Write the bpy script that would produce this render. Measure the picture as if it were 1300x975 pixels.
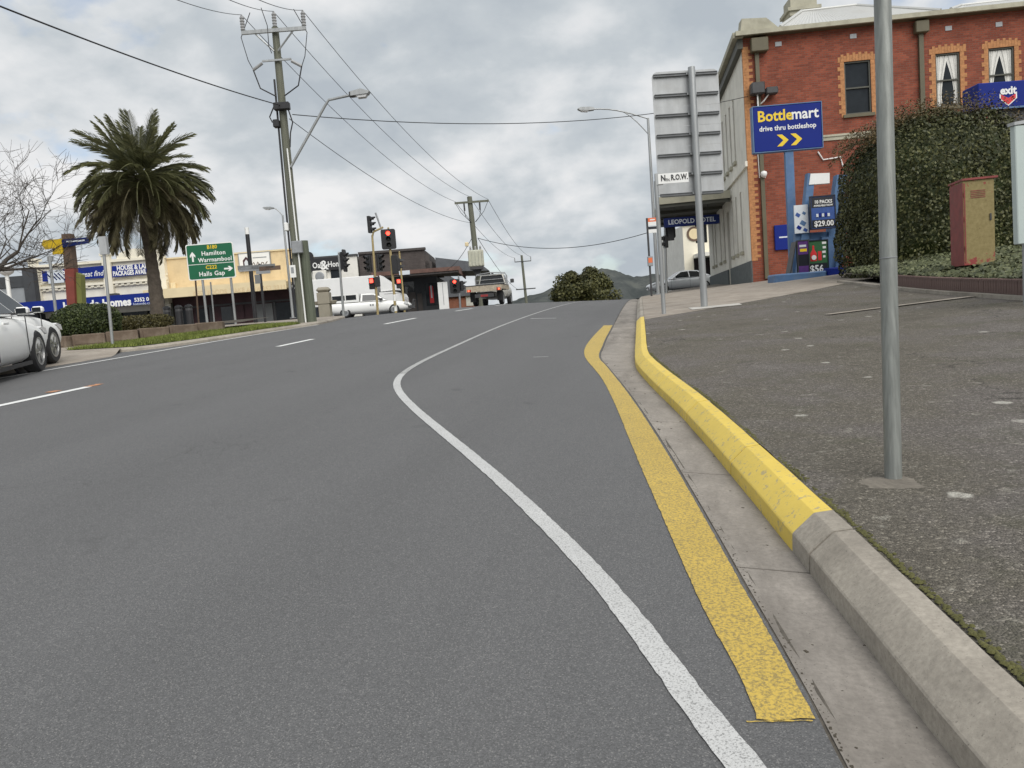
import bpy, bmesh, math, random
import numpy as np
from mathutils import Vector, Matrix, noise
random.seed(7); rng = np.random.default_rng(7)
R = math.radians
sc = bpy.context.scene
for o in list(bpy.data.objects): bpy.data.objects.remove(o)
col = sc.collection
# ------------------------------------------------------------------ camera
W, H, F, CX, CY = 1300., 975., 960., 650., 487.5
HOR, S, YAW, HC = 402., R(4.4), R(11.2), 1.08
PITCH = math.atan((CY-HOR)*math.cos(S)/F)
FW = Vector((-math.cos(PITCH)*math.sin(YAW), math.cos(PITCH)*math.cos(YAW), -math.sin(PITCH)))
_r0 = Vector((math.cos(YAW), math.sin(YAW), 0)); _u0 = _r0.cross(FW)
RT = _r0*math.cos(S)-_u0*math.sin(S); UP = _u0*math.cos(S)+_r0*math.sin(S)
CAM = Vector((0, 0, HC))
cd = bpy.data.cameras.new('camera'); cam = bpy.data.objects.new('camera', cd); col.objects.link(cam)
cd.sensor_fit = 'HORIZONTAL'; cd.sensor_width = 36; cd.lens = 36*F/W; cd.clip_start = .05; cd.clip_end = 9000
m = Matrix((RT, UP, -FW)).transposed().to_4x4(); m.translation = CAM; cam.matrix_world = m
sc.camera = cam
# ------------------------------------------------------------------ world, sun, exposure
SUN_EL, SUN_AZ = R(46), R(145)          # azimuth clockwise from +Y
world = bpy.data.worlds.new('World'); sc.world = world; world.use_nodes = True
nt = world.node_tree; N = nt.nodes; L = nt.links; N.clear()
def nd(t, **k):
    n = N.new(t)
    for a, b in k.items(): setattr(n, a, b)
    return n
out = nd('ShaderNodeOutputWorld'); bg = nd('ShaderNodeBackground'); bg.inputs[1].default_value = .1
sky = nd('ShaderNodeTexSky', sky_type='NISHITA', sun_disc=False, sun_elevation=SUN_EL, sun_rotation=SUN_AZ)
tc = nd('ShaderNodeTexCoord'); sep = nd('ShaderNodeSeparateXYZ'); L.new(tc.outputs['Generated'], sep.inputs[0])
zz = nd('ShaderNodeMath', operation='MAXIMUM'); L.new(sep.outputs[2], zz.inputs[0]); zz.inputs[1].default_value = 0
za = nd('ShaderNodeMath', operation='ADD'); L.new(zz.outputs[0], za.inputs[0]); za.inputs[1].default_value = .42
cmb = nd('ShaderNodeCombineXYZ')
for i in (0, 1):
    dv = nd('ShaderNodeMath', operation='DIVIDE'); L.new(sep.outputs[i], dv.inputs[0]); L.new(za.outputs[0], dv.inputs[1]); L.new(dv.outputs[0], cmb.inputs[i])
n1 = nd('ShaderNodeTexNoise'); n1.inputs['Scale'].default_value = 3.8; n1.inputs['Detail'].default_value = 9; n1.inputs['Roughness'].default_value = .52; n1.inputs['Distortion'].default_value = .1
n2 = nd('ShaderNodeTexNoise'); n2.inputs['Scale'].default_value = 5.2; n2.inputs['Detail'].default_value = 8; n2.inputs['Roughness'].default_value = .5
mp = nd('ShaderNodeMapping'); mp.inputs['Location'].default_value = (3.3, 1.7, .4); L.new(cmb.outputs[0], mp.inputs[0])
L.new(mp.outputs[0], n1.inputs['Vector'])
mp2 = nd('ShaderNodeMapping'); mp2.inputs['Location'].default_value = (7.3, 5.2, 2.4); L.new(cmb.outputs[0], mp2.inputs[0]); L.new(mp2.outputs[0], n2.inputs['Vector'])
def ramp(src, stops):
    r = nd('ShaderNodeValToRGB'); L.new(src, r.inputs[0]); e = r.color_ramp.elements
    while len(e) < len(stops): e.new(.5)
    for q, (p, c) in zip(e, stops): q.position = p; q.color = (*c, 1)
    return r
CB = 1.0
cr = ramp(n1.outputs['Fac'], [(.34, (.52, .575, .63)), (.46, (.63, .68, .72)), (.55, (.80, .83, .855)), (.66, (.98, .98, .985))])
sc10 = nd('ShaderNodeVectorMath', operation='SCALE'); L.new(cr.outputs[0], sc10.inputs[0]); sc10.inputs['Scale'].default_value = 4.75
hole = ramp(n2.outputs['Fac'], [(.31, (0, 0, 0)), (.40, (1, 1, 1))])
hol = nd('ShaderNodeMath', operation='MULTIPLY_ADD'); L.new(hole.outputs[0], hol.inputs[0]); hol.inputs[1].default_value = .5; hol.inputs[2].default_value = .5
skb = nd('ShaderNodeVectorMath', operation='SCALE'); L.new(sky.outputs[0], skb.inputs[0]); skb.inputs['Scale'].default_value = .8
mix = nd('ShaderNodeMixRGB'); L.new(hol.outputs[0], mix.inputs[0]); L.new(skb.outputs[0], mix.inputs[1]); L.new(sc10.outputs[0], mix.inputs[2])
L.new(mix.outputs[0], bg.inputs[0]); L.new(bg.outputs[0], out.inputs[0])
sl = bpy.data.lights.new('sun', 'SUN'); sl.energy = 1.5; sl.angle = R(55); sl.color = (1, .97, .92)
so = bpy.data.objects.new('sun', sl); col.objects.link(so)
so.rotation_euler = Vector((-math.sin(SUN_AZ)*math.cos(SUN_EL), -math.cos(SUN_AZ)*math.cos(SUN_EL), -math.sin(SUN_EL))).to_track_quat('-Z', 'Y').to_euler()
sc.view_settings.view_transform = 'Standard'; sc.view_settings.look = 'None'; sc.view_settings.gamma = 1; sc.view_settings.exposure = .9
try: sc.view_settings.use_curve_mapping = False
except Exception: pass
sc.render.engine = 'CYCLES'
sc.cycles.max_bounces = 6; sc.cycles.transparent_max_bounces = 6

# ------------------------------------------------------------------ pixel <-> place helpers
def ray(px, py): return FW+RT*((px-CX)/F)+UP*((CY-py)/F)
def P(px, py, d): return CAM+ray(px, py)*d
def sm(x, a, b):
    t = max(0., min(1., (x-a)/(b-a))); return t*t*(3-2*t)
def prof(Y):
    if Y < 15: return .05*Y
    t = Y-15
    if t < 30: return .75+.05*t-.05*t*t/60
    t -= 30
    return 1.5-.0009*t*t if t < 30 else 1.5-.81-.054*(t-30)
def zg(X, Y):
    p = prof(Y)
    if Y > 45:
        k = max(sm(-X, 11, 15), sm(X, 0, 3)); k *= 1-sm(Y, 90, 190)
        p = p*(1-k)+1.5*k
    a = -X-.3; a = 0. if a < 0 else (a*a/1.2 if a < .6 else a-.3); p += .042*min(a, 6.5)
    p += .04*max(0., min(12., X+.3))*sm(Y, 14, 26)+.32*sm(X, -2.5, 1.5)*sm(Y, 38, 52)
    return p
def G(px, py, dz=0.):
    d = ray(px, py); t = .6
    while t < 120:
        p = CAM+d*t
        if p.z < zg(p.x, p.y)+dz:
            a, b = t-(.02+t*.01)*1.1, t
            for _ in range(30):
                q = (a+b)/2; w = CAM+d*q
                if w.z < zg(w.x, w.y)+dz: b = q
                else: a = q
            return CAM+d*b
        t += .02+t*.01
    return None
def B(px, py, d, dz=0.):
    p = P(px, py, d); p.z = zg(p.x, p.y)+dz; return p
def dep(p): return (Vector(p)-CAM).dot(FW)
def cubic(pts):
    ys = [p[1] for p in pts]; xs = [p[0] for p in pts]; n = len(pts)
    sl_ = [(xs[i+1]-xs[i])/(ys[i+1]-ys[i]) for i in range(n-1)]
    tg = [sl_[0]]+[(sl_[i-1]*(ys[i+1]-ys[i])+sl_[i]*(ys[i]-ys[i-1]))/(ys[i+1]-ys[i-1]) for i in range(1, n-1)]+[sl_[-1]]
    def f(y):
        if y <= ys[0]: return xs[0]+tg[0]*(y-ys[0])
        if y >= ys[-1]: return xs[-1]+tg[-1]*(y-ys[-1])
        i = max(k for k in range(n-1) if ys[k] <= y); h = ys[i+1]-ys[i]; t = (y-ys[i])/h
        return (2*t**3-3*t*t+1)*xs[i]+(t**3-2*t*t+t)*h*tg[i]+(3*t*t-2*t**3)*xs[i+1]+(t**3-t*t)*h*tg[i+1]
    return f
# ------------------------------------------------------------------ materials
MAT = {}
def new_mat(name):
    mt = bpy.data.materials.new(name); mt.use_nodes = True; MAT[name] = mt
    t = mt.node_tree; return mt, t.nodes, t.links, t.nodes['Principled BSDF']
def mixc(n, l, fac, a, b, mode='MIX'):
    x = n.new('ShaderNodeMixRGB'); x.blend_type = mode
    for i, v in ((0, fac), (1, a), (2, b)):
        if hasattr(v, 'is_linked'): l.new(v, x.inputs[i])
        elif i == 0: x.inputs[0].default_value = v
        else: x.inputs[i].default_value = (*v, 1)
    return x.outputs[0]
def nz(n, l, scale, detail=4, rough=.55, vec=None, stretch=None):
    t = n.new('ShaderNodeTexNoise'); t.inputs['Scale'].default_value = scale; t.inputs['Detail'].default_value = detail; t.inputs['Roughness'].default_value = rough
    if vec is None: vec = n.new('ShaderNodeTexCoord').outputs['Object']
    if stretch:
        mpn = n.new('ShaderNodeMapping'); mpn.inputs['Scale'].default_value = stretch; l.new(vec, mpn.inputs[0]); vec = mpn.outputs[0]
    l.new(vec, t.inputs['Vector']); return t.outputs['Fac']
def rmp(n, l, src, stops):
    r = n.new('ShaderNodeValToRGB'); l.new(src, r.inputs[0]); e = r.color_ramp.elements
    while len(e) < len(stops): e.new(.5)
    for q, (p, c) in zip(e, stops):
        q.position = p; q.color = (*(c if isinstance(c, tuple) else (c, c, c)), 1)
    return r.outputs[0]
def bump(n, l, b, src, strength, dist=.01):
    x = n.new('ShaderNodeBump'); x.inputs['Strength'].default_value = strength; x.inputs['Distance'].default_value = dist
    l.new(src, x.inputs['Height'])
    if b.inputs['Normal'].is_linked: l.new(b.inputs['Normal'].links[0].from_socket, x.inputs['Normal'])
    l.new(x.outputs[0], b.inputs['Normal'])
def mk(name, c, rough=.6, var=.18, scale=3., bmp=0., bscale=30., metal=0., dirt=None, stretch=None, spec=.5, coat=0., emit=None):
    if name in MAT: return MAT[name]
    mt, n, l, b = new_mat(name)
    a = nz(n, l, scale, 5, .6, stretch=stretch)
    lo = tuple(x*(1-var) for x in c); hi = tuple(min(1, x*(1+var)) for x in c)
    cc = rmp(n, l, a, [(.28, lo), (.72, hi)])
    if dirt: cc = mixc(n, l, rmp(n, l, nz(n, l, dirt[1], 6, .65), [(.48, 0.), (.72, dirt[2])]), cc, dirt[0])
    l.new(cc, b.inputs['Base Color']); b.inputs['Roughness'].default_value = rough; b.inputs['Metallic'].default_value = metal
    b.inputs['Specular IOR Level'].default_value = spec; b.inputs['Coat Weight'].default_value = coat
    if bmp: bump(n, l, b, nz(n, l, bscale, 4), bmp)
    if emit: b.inputs['Emission Color'].default_value = (*emit[0], 1); b.inputs['Emission Strength'].default_value = emit[1]
    return mt
def leafmat(name, c1, c2, rough=.55, trans=.0, scale=1.2):
    mt, n, l, b = new_mat(name)
    g = n.new('ShaderNodeNewGeometry')
    a = rmp(n, l, g.outputs['Random Per Island'], [(0., c1), (1., c2)])
    k = rmp(n, l, nz(n, l, scale, 3), [(.3, .6), (.7, 1.25)])
    l.new(mixc(n, l, 1., a, k, 'MULTIPLY'), b.inputs['Base Color']); b.inputs['Roughness'].default_value = rough
    b.inputs['Specular IOR Level'].default_value = .3
    return mt
# asphalt of the road
def asphalt(name, base, chip, warm=0.):
    mt, n, l, b = new_mat(name)
    vo = n.new('ShaderNodeTexVoronoi'); vo.inputs['Scale'].default_value = 310; tcx = n.new('ShaderNodeTexCoord'); l.new(tcx.outputs['Object'], vo.inputs['Vector'])
    hv = n.new('ShaderNodeSeparateColor'); l.new(vo.outputs['Color'], hv.inputs[0])
    chipv = rmp(n, l, hv.outputs[0], [(0., tuple(x*.72 for x in base)), (.5, base), (.88, tuple(x*1.2 for x in base)), (.985, chip)])
    big = rmp(n, l, nz(n, l, .35, 5, .6), [(.3, .96), (.7, 1.04)])
    sx = n.new('ShaderNodeSeparateXYZ'); l.new(tcx.outputs['Object'], sx.inputs[0]); wv = n.new('ShaderNodeMath'); wv.operation = 'SINE'; ml = n.new('ShaderNodeMath'); ml.operation = 'MULTIPLY_ADD'; ml.inputs[1].default_value = 3.9; l.new(sx.outputs[0], ml.inputs[0]); l.new(nz(n, l, .25, 2), ml.inputs[2]); l.new(ml.outputs[0], wv.inputs[0])
    trk = rmp(n, l, wv.outputs[0], [(0., 1.01), (1., .975)])
    ve = n.new('ShaderNodeTexVoronoi'); ve.feature = 'DISTANCE_TO_EDGE'; ve.inputs['Scale'].default_value = .42; wb = n.new('ShaderNodeVectorMath'); wb.operation = 'ADD'; nn_ = n.new('ShaderNodeTexNoise'); nn_.inputs['Scale'].default_value = 2.2; nn_.inputs['Detail'].default_value = 6; l.new(tcx.outputs['Object'], nn_.inputs['Vector']); l.new(tcx.outputs['Object'], wb.inputs[0]); l.new(nn_.outputs['Color'], wb.inputs[1]); l.new(wb.outputs[0], ve.inputs['Vector'])
    ck = rmp(n, l, ve.outputs['Distance'], [(.0012, .55), (.004, 1.)]); ckm = rmp(n, l, nz(n, l, .22, 3), [(.52, 0.), (.60, .8)]); ck = mixc(n, l, ckm, (1., 1., 1.), ck)
    oil = rmp(n, l, nz(n, l, 2.3, 2, .4), [(.70, 1.), (.80, .72)])
    big = mixc(n, l, 1., mixc(n, l, 1., mixc(n, l, 1., big, trk, 'MULTIPLY'), ck, 'MULTIPLY'), oil, 'MULTIPLY')
    mid = rmp(n, l, nz(n, l, 1.1, 6, .7, stretch=(1.6, .25, 1)), [(.3, .95), (.7, 1.04)])
    c = mixc(n, l, 1., chipv, big, 'MULTIPLY'); c = mixc(n, l, 1., c, mid, 'MULTIPLY')
    l.new(c, b.inputs['Base Color']); b.inputs['Roughness'].default_value = .82; b.inputs['Specular IOR Level'].default_value = .35
    dmul = n.new('ShaderNodeMath'); dmul.operation = 'MULTIPLY'; dmul.inputs[1].default_value = -1; l.new(vo.outputs['Distance'], dmul.inputs[0])
    bump(n, l, b, dmul.outputs[0], .35, .004); bump(n, l, b, nz(n, l, 260, 3), .2, .003)
    return mt
asphalt('asphalt', (.118, .118, .1195), (.22, .215, .21))
def old_asphalt():
    mt, n, l, b = new_mat('old_asphalt'); tcx = n.new('ShaderNodeTexCoord')
    vo = n.new('ShaderNodeTexVoronoi'); vo.inputs['Scale'].default_value = 130; l.new(tcx.outputs['Object'], vo.inputs['Vector'])
    hv = n.new('ShaderNodeSeparateColor'); l.new(vo.outputs['Color'], hv.inputs[0])
    base = rmp(n, l, nz(n, l, .8, 6, .65), [(.28, (.096, .086, .070)), (.45, (.134, .121, .099)), (.58, (.142, .128, .115)), (.72, (.178, .163, .148))])
    ch = rmp(n, l, hv.outputs[0], [(0., .65), (.6, 1.), (.9, 1.35), (1., 2.4)])
    c = mixc(n, l, 1., base, ch, 'MULTIPLY')
    ve = n.new('ShaderNodeTexVoronoi'); ve.feature = 'DISTANCE_TO_EDGE'; ve.inputs['Scale'].default_value = .75; wb = n.new('ShaderNodeVectorMath'); wb.operation = 'ADD'; nn_ = n.new('ShaderNodeTexNoise'); nn_.inputs['Scale'].default_value = 2.6; nn_.inputs['Detail'].default_value = 7; l.new(tcx.outputs['Object'], nn_.inputs['Vector']); l.new(tcx.outputs['Object'], wb.inputs[0]); l.new(nn_.outputs['Color'], wb.inputs[1]); l.new(wb.outputs[0], ve.inputs['Vector'])
    ck = rmp(n, l, ve.outputs['Distance'], [(.003, .35), (.010, 1.)]); ckm = rmp(n, l, nz(n, l, .5, 3), [(.46, 0.), (.56, .85)]); c = mixc(n, l, 1., c, mixc(n, l, ckm, (1., 1., 1.), ck), 'MULTIPLY')
    c = mixc(n, l, rmp(n, l, nz(n, l, 1.7, 5, .7), [(.55, 0.), (.70, .45)]), c, (.075, .078, .045))
    lich = rmp(n, l, nz(n, l, 9, 6, .72), [(.60, 0.), (.68, .55)]); c = mixc(n, l, lich, c, (.36, .34, .29))
    v2 = n.new('ShaderNodeTexVoronoi'); v2.inputs['Scale'].default_value = 2.3; wob = n.new('ShaderNodeVectorMath'); wob.operation = 'ADD'
    l.new(tcx.outputs['Object'], wob.inputs[0]); nn = n.new('ShaderNodeTexNoise'); nn.inputs['Scale'].default_value = 14; l.new(tcx.outputs['Object'], nn.inputs['Vector'])
    sv = n.new('ShaderNodeVectorMath'); sv.operation = 'SCALE'; sv.inputs['Scale'].default_value = .08; l.new(nn.outputs['Color'], sv.inputs[0]); l.new(sv.outputs[0], wob.inputs[1]); l.new(wob.outputs[0], v2.inputs['Vector'])
    spot = rmp(n, l, v2.outputs['Distance'], [(.07, 1.), (.115, 0.)]); spot = mixc(n, l, 1., spot, rmp(n, l, nz(n, l, 38, 5, .7), [(.38, .4), (.55, 1.)]), 'MULTIPLY')
    pick = n.new('ShaderNodeSeparateColor'); l.new(v2.outputs['Color'], pick.inputs[0]); pk = rmp(n, l, pick.outputs[0], [(.25, 0.), (.29, 1.)])
    c = mixc(n, l, mixc(n, l, 1., spot, pk, 'MULTIPLY'), c, (.47, .45, .40))
    l.new(c, b.inputs['Base Color']); b.inputs['Roughness'].default_value = .9; b.inputs['Specular IOR Level'].default_value = .25
    dmul = n.new('ShaderNodeMath'); dmul.operation = 'MULTIPLY'; dmul.inputs[1].default_value = -1; l.new(vo.outputs['Distance'], dmul.inputs[0])
    bump(n, l, b, dmul.outputs[0], .8, .01); bump(n, l, b, nz(n, l, 22, 5, .7), .4, .02)
old_asphalt()
def concrete(name, c, stain=(.12, .10, .085), amt=.7, stretch=None):
    mt, n, l, b = new_mat(name)
    a = rmp(n, l, nz(n, l, 2.2, 7, .7), [(.3, tuple(x*.78 for x in c)), (.7, tuple(x*1.18 for x in c))])
    f = rmp(n, l, nz(n, l, 55, 4, .7), [(.3, .8), (.7, 1.15)]); a = mixc(n, l, 1., a, f, 'MULTIPLY')
    st = rmp(n, l, nz(n, l, 1.3, 7, .7, stretch=stretch), [(.46, 0.), (.66, amt)]); a = mixc(n, l, st, a, stain)
    pit = rmp(n, l, nz(n, l, 160, 2, .5), [(.24, .45), (.34, 1.)]); a = mixc(n, l, 1., a, pit, 'MULTIPLY')
    l.new(a, b.inputs['Base Color']); b.inputs['Roughness'].default_value = .85; b.inputs['Specular IOR Level'].default_value = .3
    bump(n, l, b, nz(n, l, 110, 5, .7), .3, .004)
    return mt
concrete('kerb_concrete', (.36, .325, .275), (.17, .15, .125), .6)
concrete('gutter_concrete', (.275, .25, .222), (.13, .116, .10), .75, (1.5, .4, 1))
concrete('path_concrete', (.33, .29, .245), (.20, .165, .13), .6)
concrete('pale_concrete', (.50, .48, .44), (.3, .27, .23), .4)
def paint(name, c, under, wear, scale, cov=(.30, .40)):
    mt, n, l, b = new_mat(name)
    a = rmp(n, l, nz(n, l, 3, 5, .6), [(.3, tuple(x*.86 for x in c)), (.7, c)])
    w = rmp(n, l, nz(n, l, scale, 3, .75), [(cov[0], wear), (cov[1], 0.)])
    f = rmp(n, l, nz(n, l, 7, 6, .75), [(.24, wear), (.36, 0.)]); w = mixc(n, l, 1., w, f, 'LIGHTEN')
    l.new(mixc(n, l, w, a, under), b.inputs['Base Color']); b.inputs['Roughness'].default_value = .6
    bump(n, l, b, nz(n, l, scale*1.5, 3, .7), .4, .006)
paint('yellow_paint', (.60, .42, .08), (.22, .17, .07), .85, 95, (.40, .55))
paint('kerb_yellow', (.76, .56, .10), (.40, .33, .19), .9, 26, (.34, .43))
paint('white_paint', (.58, .58, .57), (.17, .168, .165), .8, 150, (.37, .50))
paint('worn_white_paint', (.50, .50, .485), (.16, .158, .155), .8, 60, (.42, .56))
paint('bright_white_paint', (.80, .80, .78), (.3, .3, .3), .4, 80, (.25, .35))
paint('orange_paint', (.62, .26, .10), (.13, .12, .12), .7, 50, (.40, .55))
mk('galvanised', (.36, .37, .37), .42, .22, 6, metal=.55, stretch=(1, 1, .12))
mk('near_galv', (.225, .235, .22), .5, .26, 22, metal=.35, stretch=(3, 3, .15))
mk('alu_sheet', (.41, .42, .425), .5, .12, 4, metal=.25, dirt=((.25, .24, .22), 2.5, .35), stretch=(1.5, 1.5, .4))
mk('grey_steel', (.30, .31, .32), .5, .15, 5, metal=.3)
mk('dark_steel', (.05, .05, .052), .5, .2, 5)
mk('black_paint', (.018, .018, .02), .45, .2, 5)
mk('black_plastic', (.022, .022, .024), .5, .2, 5)
mk('rubber', (.022, .022, .023), .75, .25, 8)
mk('timber_pole', (.135, .138, .105), .85, .3, 5, .5, 30, stretch=(5, 5, .25))
mk('green_timber', (.105, .118, .085), .85, .3, 5, .5, 30, stretch=(5, 5, .25))
mk('insulator', (.30, .30, .30), .3, .15, 8)
mk('cable', (.02, .02, .022), .6, .1, 5)
mk('white_car', (.86, .86, .84), .5, .02, 2, coat=.12)
mk('silver_car', (.74, .75, .76), .35, .04, 2, metal=.2, coat=.5)
mk('cream_ute', (.62, .61, .56), .35, .08, 2, coat=.3, dirt=((.25, .2, .14), 3, .5))
mk('truck_white', (.78, .78, .77), .4, .04, 1.2)
mk('alloy', (.42, .42, .42), .3, .1, 8, metal=.8)
mk('chrome', (.6, .6, .6), .15, .05, 5, metal=.9)
mk('dark_glass', (.02, .023, .026), .06, .15, 2)
mk('pane_glass', (.022, .026, .030), .08, .3, 1.5, spec=.18)
mk('red_lens', (.35, .02, .015), .2, .1, 10)
mk('amber_lens', (.55, .2, .03), .2, .1, 10)
mk('clear_lens', (.6, .6, .6), .12, .1, 10)
mk('lit_red', (.6, .02, .01), .3, .1, 10, emit=((1., .05, .03), 3.2))
mk('lit_tail', (.6, .08, .04), .3, .1, 10, emit=((1., .18, .08), .9))
mk('off_lens', (.03, .032, .03), .2, .1, 10)
mk('cream_wall', (.80, .76, .66), .8, .08, 1.2, .1, 30, dirt=((.55, .5, .4), 1.5, .3))
mk('tan_wall', (.70, .55, .33), .85, .09, .8, .1, 30, dirt=((.38, .28, .16), 1.2, .35), stretch=(1, 1, .4))
mk('tan_pale', (.72, .60, .38), .8, .08, 1)
mk('white_wall', (.78, .76, .70), .8, .06, 1, dirt=((.45, .43, .37), 1.5, .3))
mk('cream_pale', (.78, .73, .60), .8, .08, 1.2)
mk('brown_wall', (.072, .062, .058), .8, .15, 1.2)
mk('charcoal_wall', (.05, .053, .058), .8, .2, 1.2)
mk('grey_wall', (.27, .285, .30), .8, .1, 1)
mk('maroon', (.05, .016, .02), .6, .3, 1.5)
mk('rust_fascia', (.14, .078, .062), .8, .3, 1.5)
mk('door_grey', (.17, .175, .175), .5, .1, 2)
mk('navy', (.010, .020, .10), .5, .12, 2, spec=.15)
mk('sign_blue', (.010, .026, .20), .5, .1, 1.5, spec=.15)
mk('bottle_blue', (.010, .024, .20), .5, .08, 1.2, spec=.15)
mk('steel_blue', (.075, .155, .30), .55, .2, 2.5, dirt=((.18, .22, .28), 3, .4))
mk('sign_green', (.006, .115, .05), .45, .08, 2)
mk('sign_white', (.80, .80, .78), .5, .04, 2)
mk('sign_yellow', (.80, .56, .02), .5, .06, 2)
mk('post_yellow', (.62, .42, .01), .6, .12, 3)
mk('post_red', (.23, .055, .04), .7, .2, 3)
mk('post_brown', (.13, .085, .06), .8, .2, 4)
mk('post_olive', (.19, .20, .055), .7, .15, 3)
mk('sign_orange', (.75, .17, .06), .5, .08, 3)
mk('signal_tan', (.36, .28, .13), .6, .15, 3)
mk('red_print', (.65, .03, .035), .5, .08, 3)
mk('purple_print', (.09, .03, .17), .5, .2, 8)
mk('green_print', (.03, .12, .045), .5, .15, 6)
mk('dark_print', (.012, .014, .022), .45, .15, 6)
mk('blue_print', (.03, .08, .28), .5, .2, 10)
mk('pale_print', (.62, .66, .70), .5, .06, 10)
mk('hotel_render', (.80, .77, .68), .85, .1, 1.2, .15, 40, dirt=((.42, .39, .33), .9, .4), stretch=(1, 1, .35))
mk('bluestone', (.10, .115, .115), .85, .25, 5, .4, 18)
mk('orange_brick', (.44, .205, .085), .85, .28, 9, .3, 60)
mk('olive_trim', (.115, .10, .06), .6, .15, 2)
mk('trim_dark', (.075, .075, .06), .6, .15, 2)
mk('parapet', (.43, .41, .32), .85, .12, 1.4, .15, 40, dirt=((.22, .2, .15), 2, .5))
mk('roof_iron', (.55, .55, .53), .45, .06, 1.2, metal=.2, dirt=((.38, .36, .32), 1.2, .4))
mk('tile_roof', (.10, .105, .115), .7, .2, 2)
mk('curtain', (.75, .74, .70), .9, .06, 5)
mk('timber_white', (.55, .54, .48), .6, .1, 3)
mk('sleeper', (.135, .10, .072), .9, .25, 4, .5, 25, dirt=((.22, .19, .15), 4, .5))
mk('edge_brick', (.150, .098, .085), .88, .22, 14, .3, 60)
mk('moss', (.088, .085, .028), .95, .35, 30, .5, 80)
mk('soil', (.06, .05, .035), .95, .3, 6, .4, 30)
mk('grass_base', (.10, .13, .035), .95, .3, 5, .4, 60)
mk('panel_green', (.46, .52, .50), .5, .05, 2)
mk('monument_stone', (.30, .275, .22), .9, .15, 3, .3, 30, dirt=((.16, .14, .1), 3, .5))
mk('trunk_palm', (.085, .07, .055), .95, .35, 6, .8, 20)
mk('bark', (.06, .05, .042), .9, .3, 6, .4, 30)
mk('transformer', (.50, .50, .41), .5, .1, 2, dirt=((.3, .27, .2), 3, .5), stretch=(1, 1, .3))
mk('tray_timber', (.40, .345, .265), .85, .3, 5, .3, 30, stretch=(.3, 3, 3))
mk('ground_dirt', (.10, .10, .06), .95, .3, .05)
mk('old_red', (.28, .03, .03), .6, .2, 5)
leafmat('hedge_leaf', (.03, .038, .015), (.13, .13, .05), .5)
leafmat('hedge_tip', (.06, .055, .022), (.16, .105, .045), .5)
leafmat('ivy', (.05, .062, .028), (.16, .17, .085), .5)
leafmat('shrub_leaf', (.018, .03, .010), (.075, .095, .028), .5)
leafmat('low_hedge', (.04, .035, .012), (.115, .10, .035), .5)
leafmat('grass', (.10, .13, .025), (.22, .255, .06), .7)
leafmat('tree_leaf', (.036, .042, .015), (.125, .12, .04), .6, scale=.15)
leafmat('palm_leaf', (.065, .072, .03), (.18, .18, .085), .5)
leafmat('palm_old', (.075, .068, .036), (.18, .16, .09), .6)
def brick_mat(name, c1, c2, mortar):
    mt, n, l, b = new_mat(name); tcx = n.new('ShaderNodeTexCoord'); sp = n.new('ShaderNodeSeparateXYZ'); l.new(tcx.outputs['Object'], sp.inputs[0])
    cb = n.new('ShaderNodeCombineXYZ'); ad = n.new('ShaderNodeMath'); ad.operation = 'ADD'; l.new(sp.outputs[0], ad.inputs[0]); l.new(sp.outputs[1], ad.inputs[1]); l.new(ad.outputs[0], cb.inputs[0]); l.new(sp.outputs[2], cb.inputs[1])
    br = n.new('ShaderNodeTexBrick'); l.new(cb.outputs[0], br.inputs['Vector']); br.inputs['Scale'].default_value = 1; br.inputs['Brick Width'].default_value = .24; br.inputs['Row Height'].default_value = .086; br.inputs['Mortar Size'].default_value = .008; br.inputs['Mortar Smooth'].default_value = .3
    br.inputs['Color1'].default_value = (*c1, 1); br.inputs['Color2'].default_value = (*c2, 1); br.inputs['Mortar'].default_value = (*mortar, 1); br.inputs['Bias'].default_value = -.1
    k = rmp(n, l, nz(n, l, .9, 6, .7), [(.3, .75), (.7, 1.2)]); l.new(mixc(n, l, 1., br.outputs['Color'], k, 'MULTIPLY'), b.inputs['Base Color']); b.inputs['Roughness'].default_value = .9
    inv = n.new('ShaderNodeMath'); inv.operation = 'SUBTRACT'; inv.inputs[0].default_value = 1; l.new(br.outputs['Fac'], inv.inputs[1]); bump(n, l, b, inv.outputs[0], .5, .01)
brick_mat('red_brick', (.20, .047, .025), (.31, .080, .042), (.17, .10, .075))
brick_mat('house_brick', (.25, .085, .045), (.31, .11, .06), (.3, .2, .15))
brick_mat('dark_brick', (.075, .062, .058), (.10, .084, .078), (.06, .05, .047))
def hill_mat():
    mt, n, l, b = new_mat('hazed_hill_bush')
    c = rmp(n, l, nz(n, l, .022, 8, .75), [(.36, (.055, .062, .062)), (.5, (.08, .087, .085)), (.66, (.125, .13, .118))])  # bush tones greyed: slight distance haze is put into the colour
    l.new(c, b.inputs['Base Color']); b.inputs['Roughness'].default_value = 1; b.inputs['Specular IOR Level'].default_value = 0
hill_mat()
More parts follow.
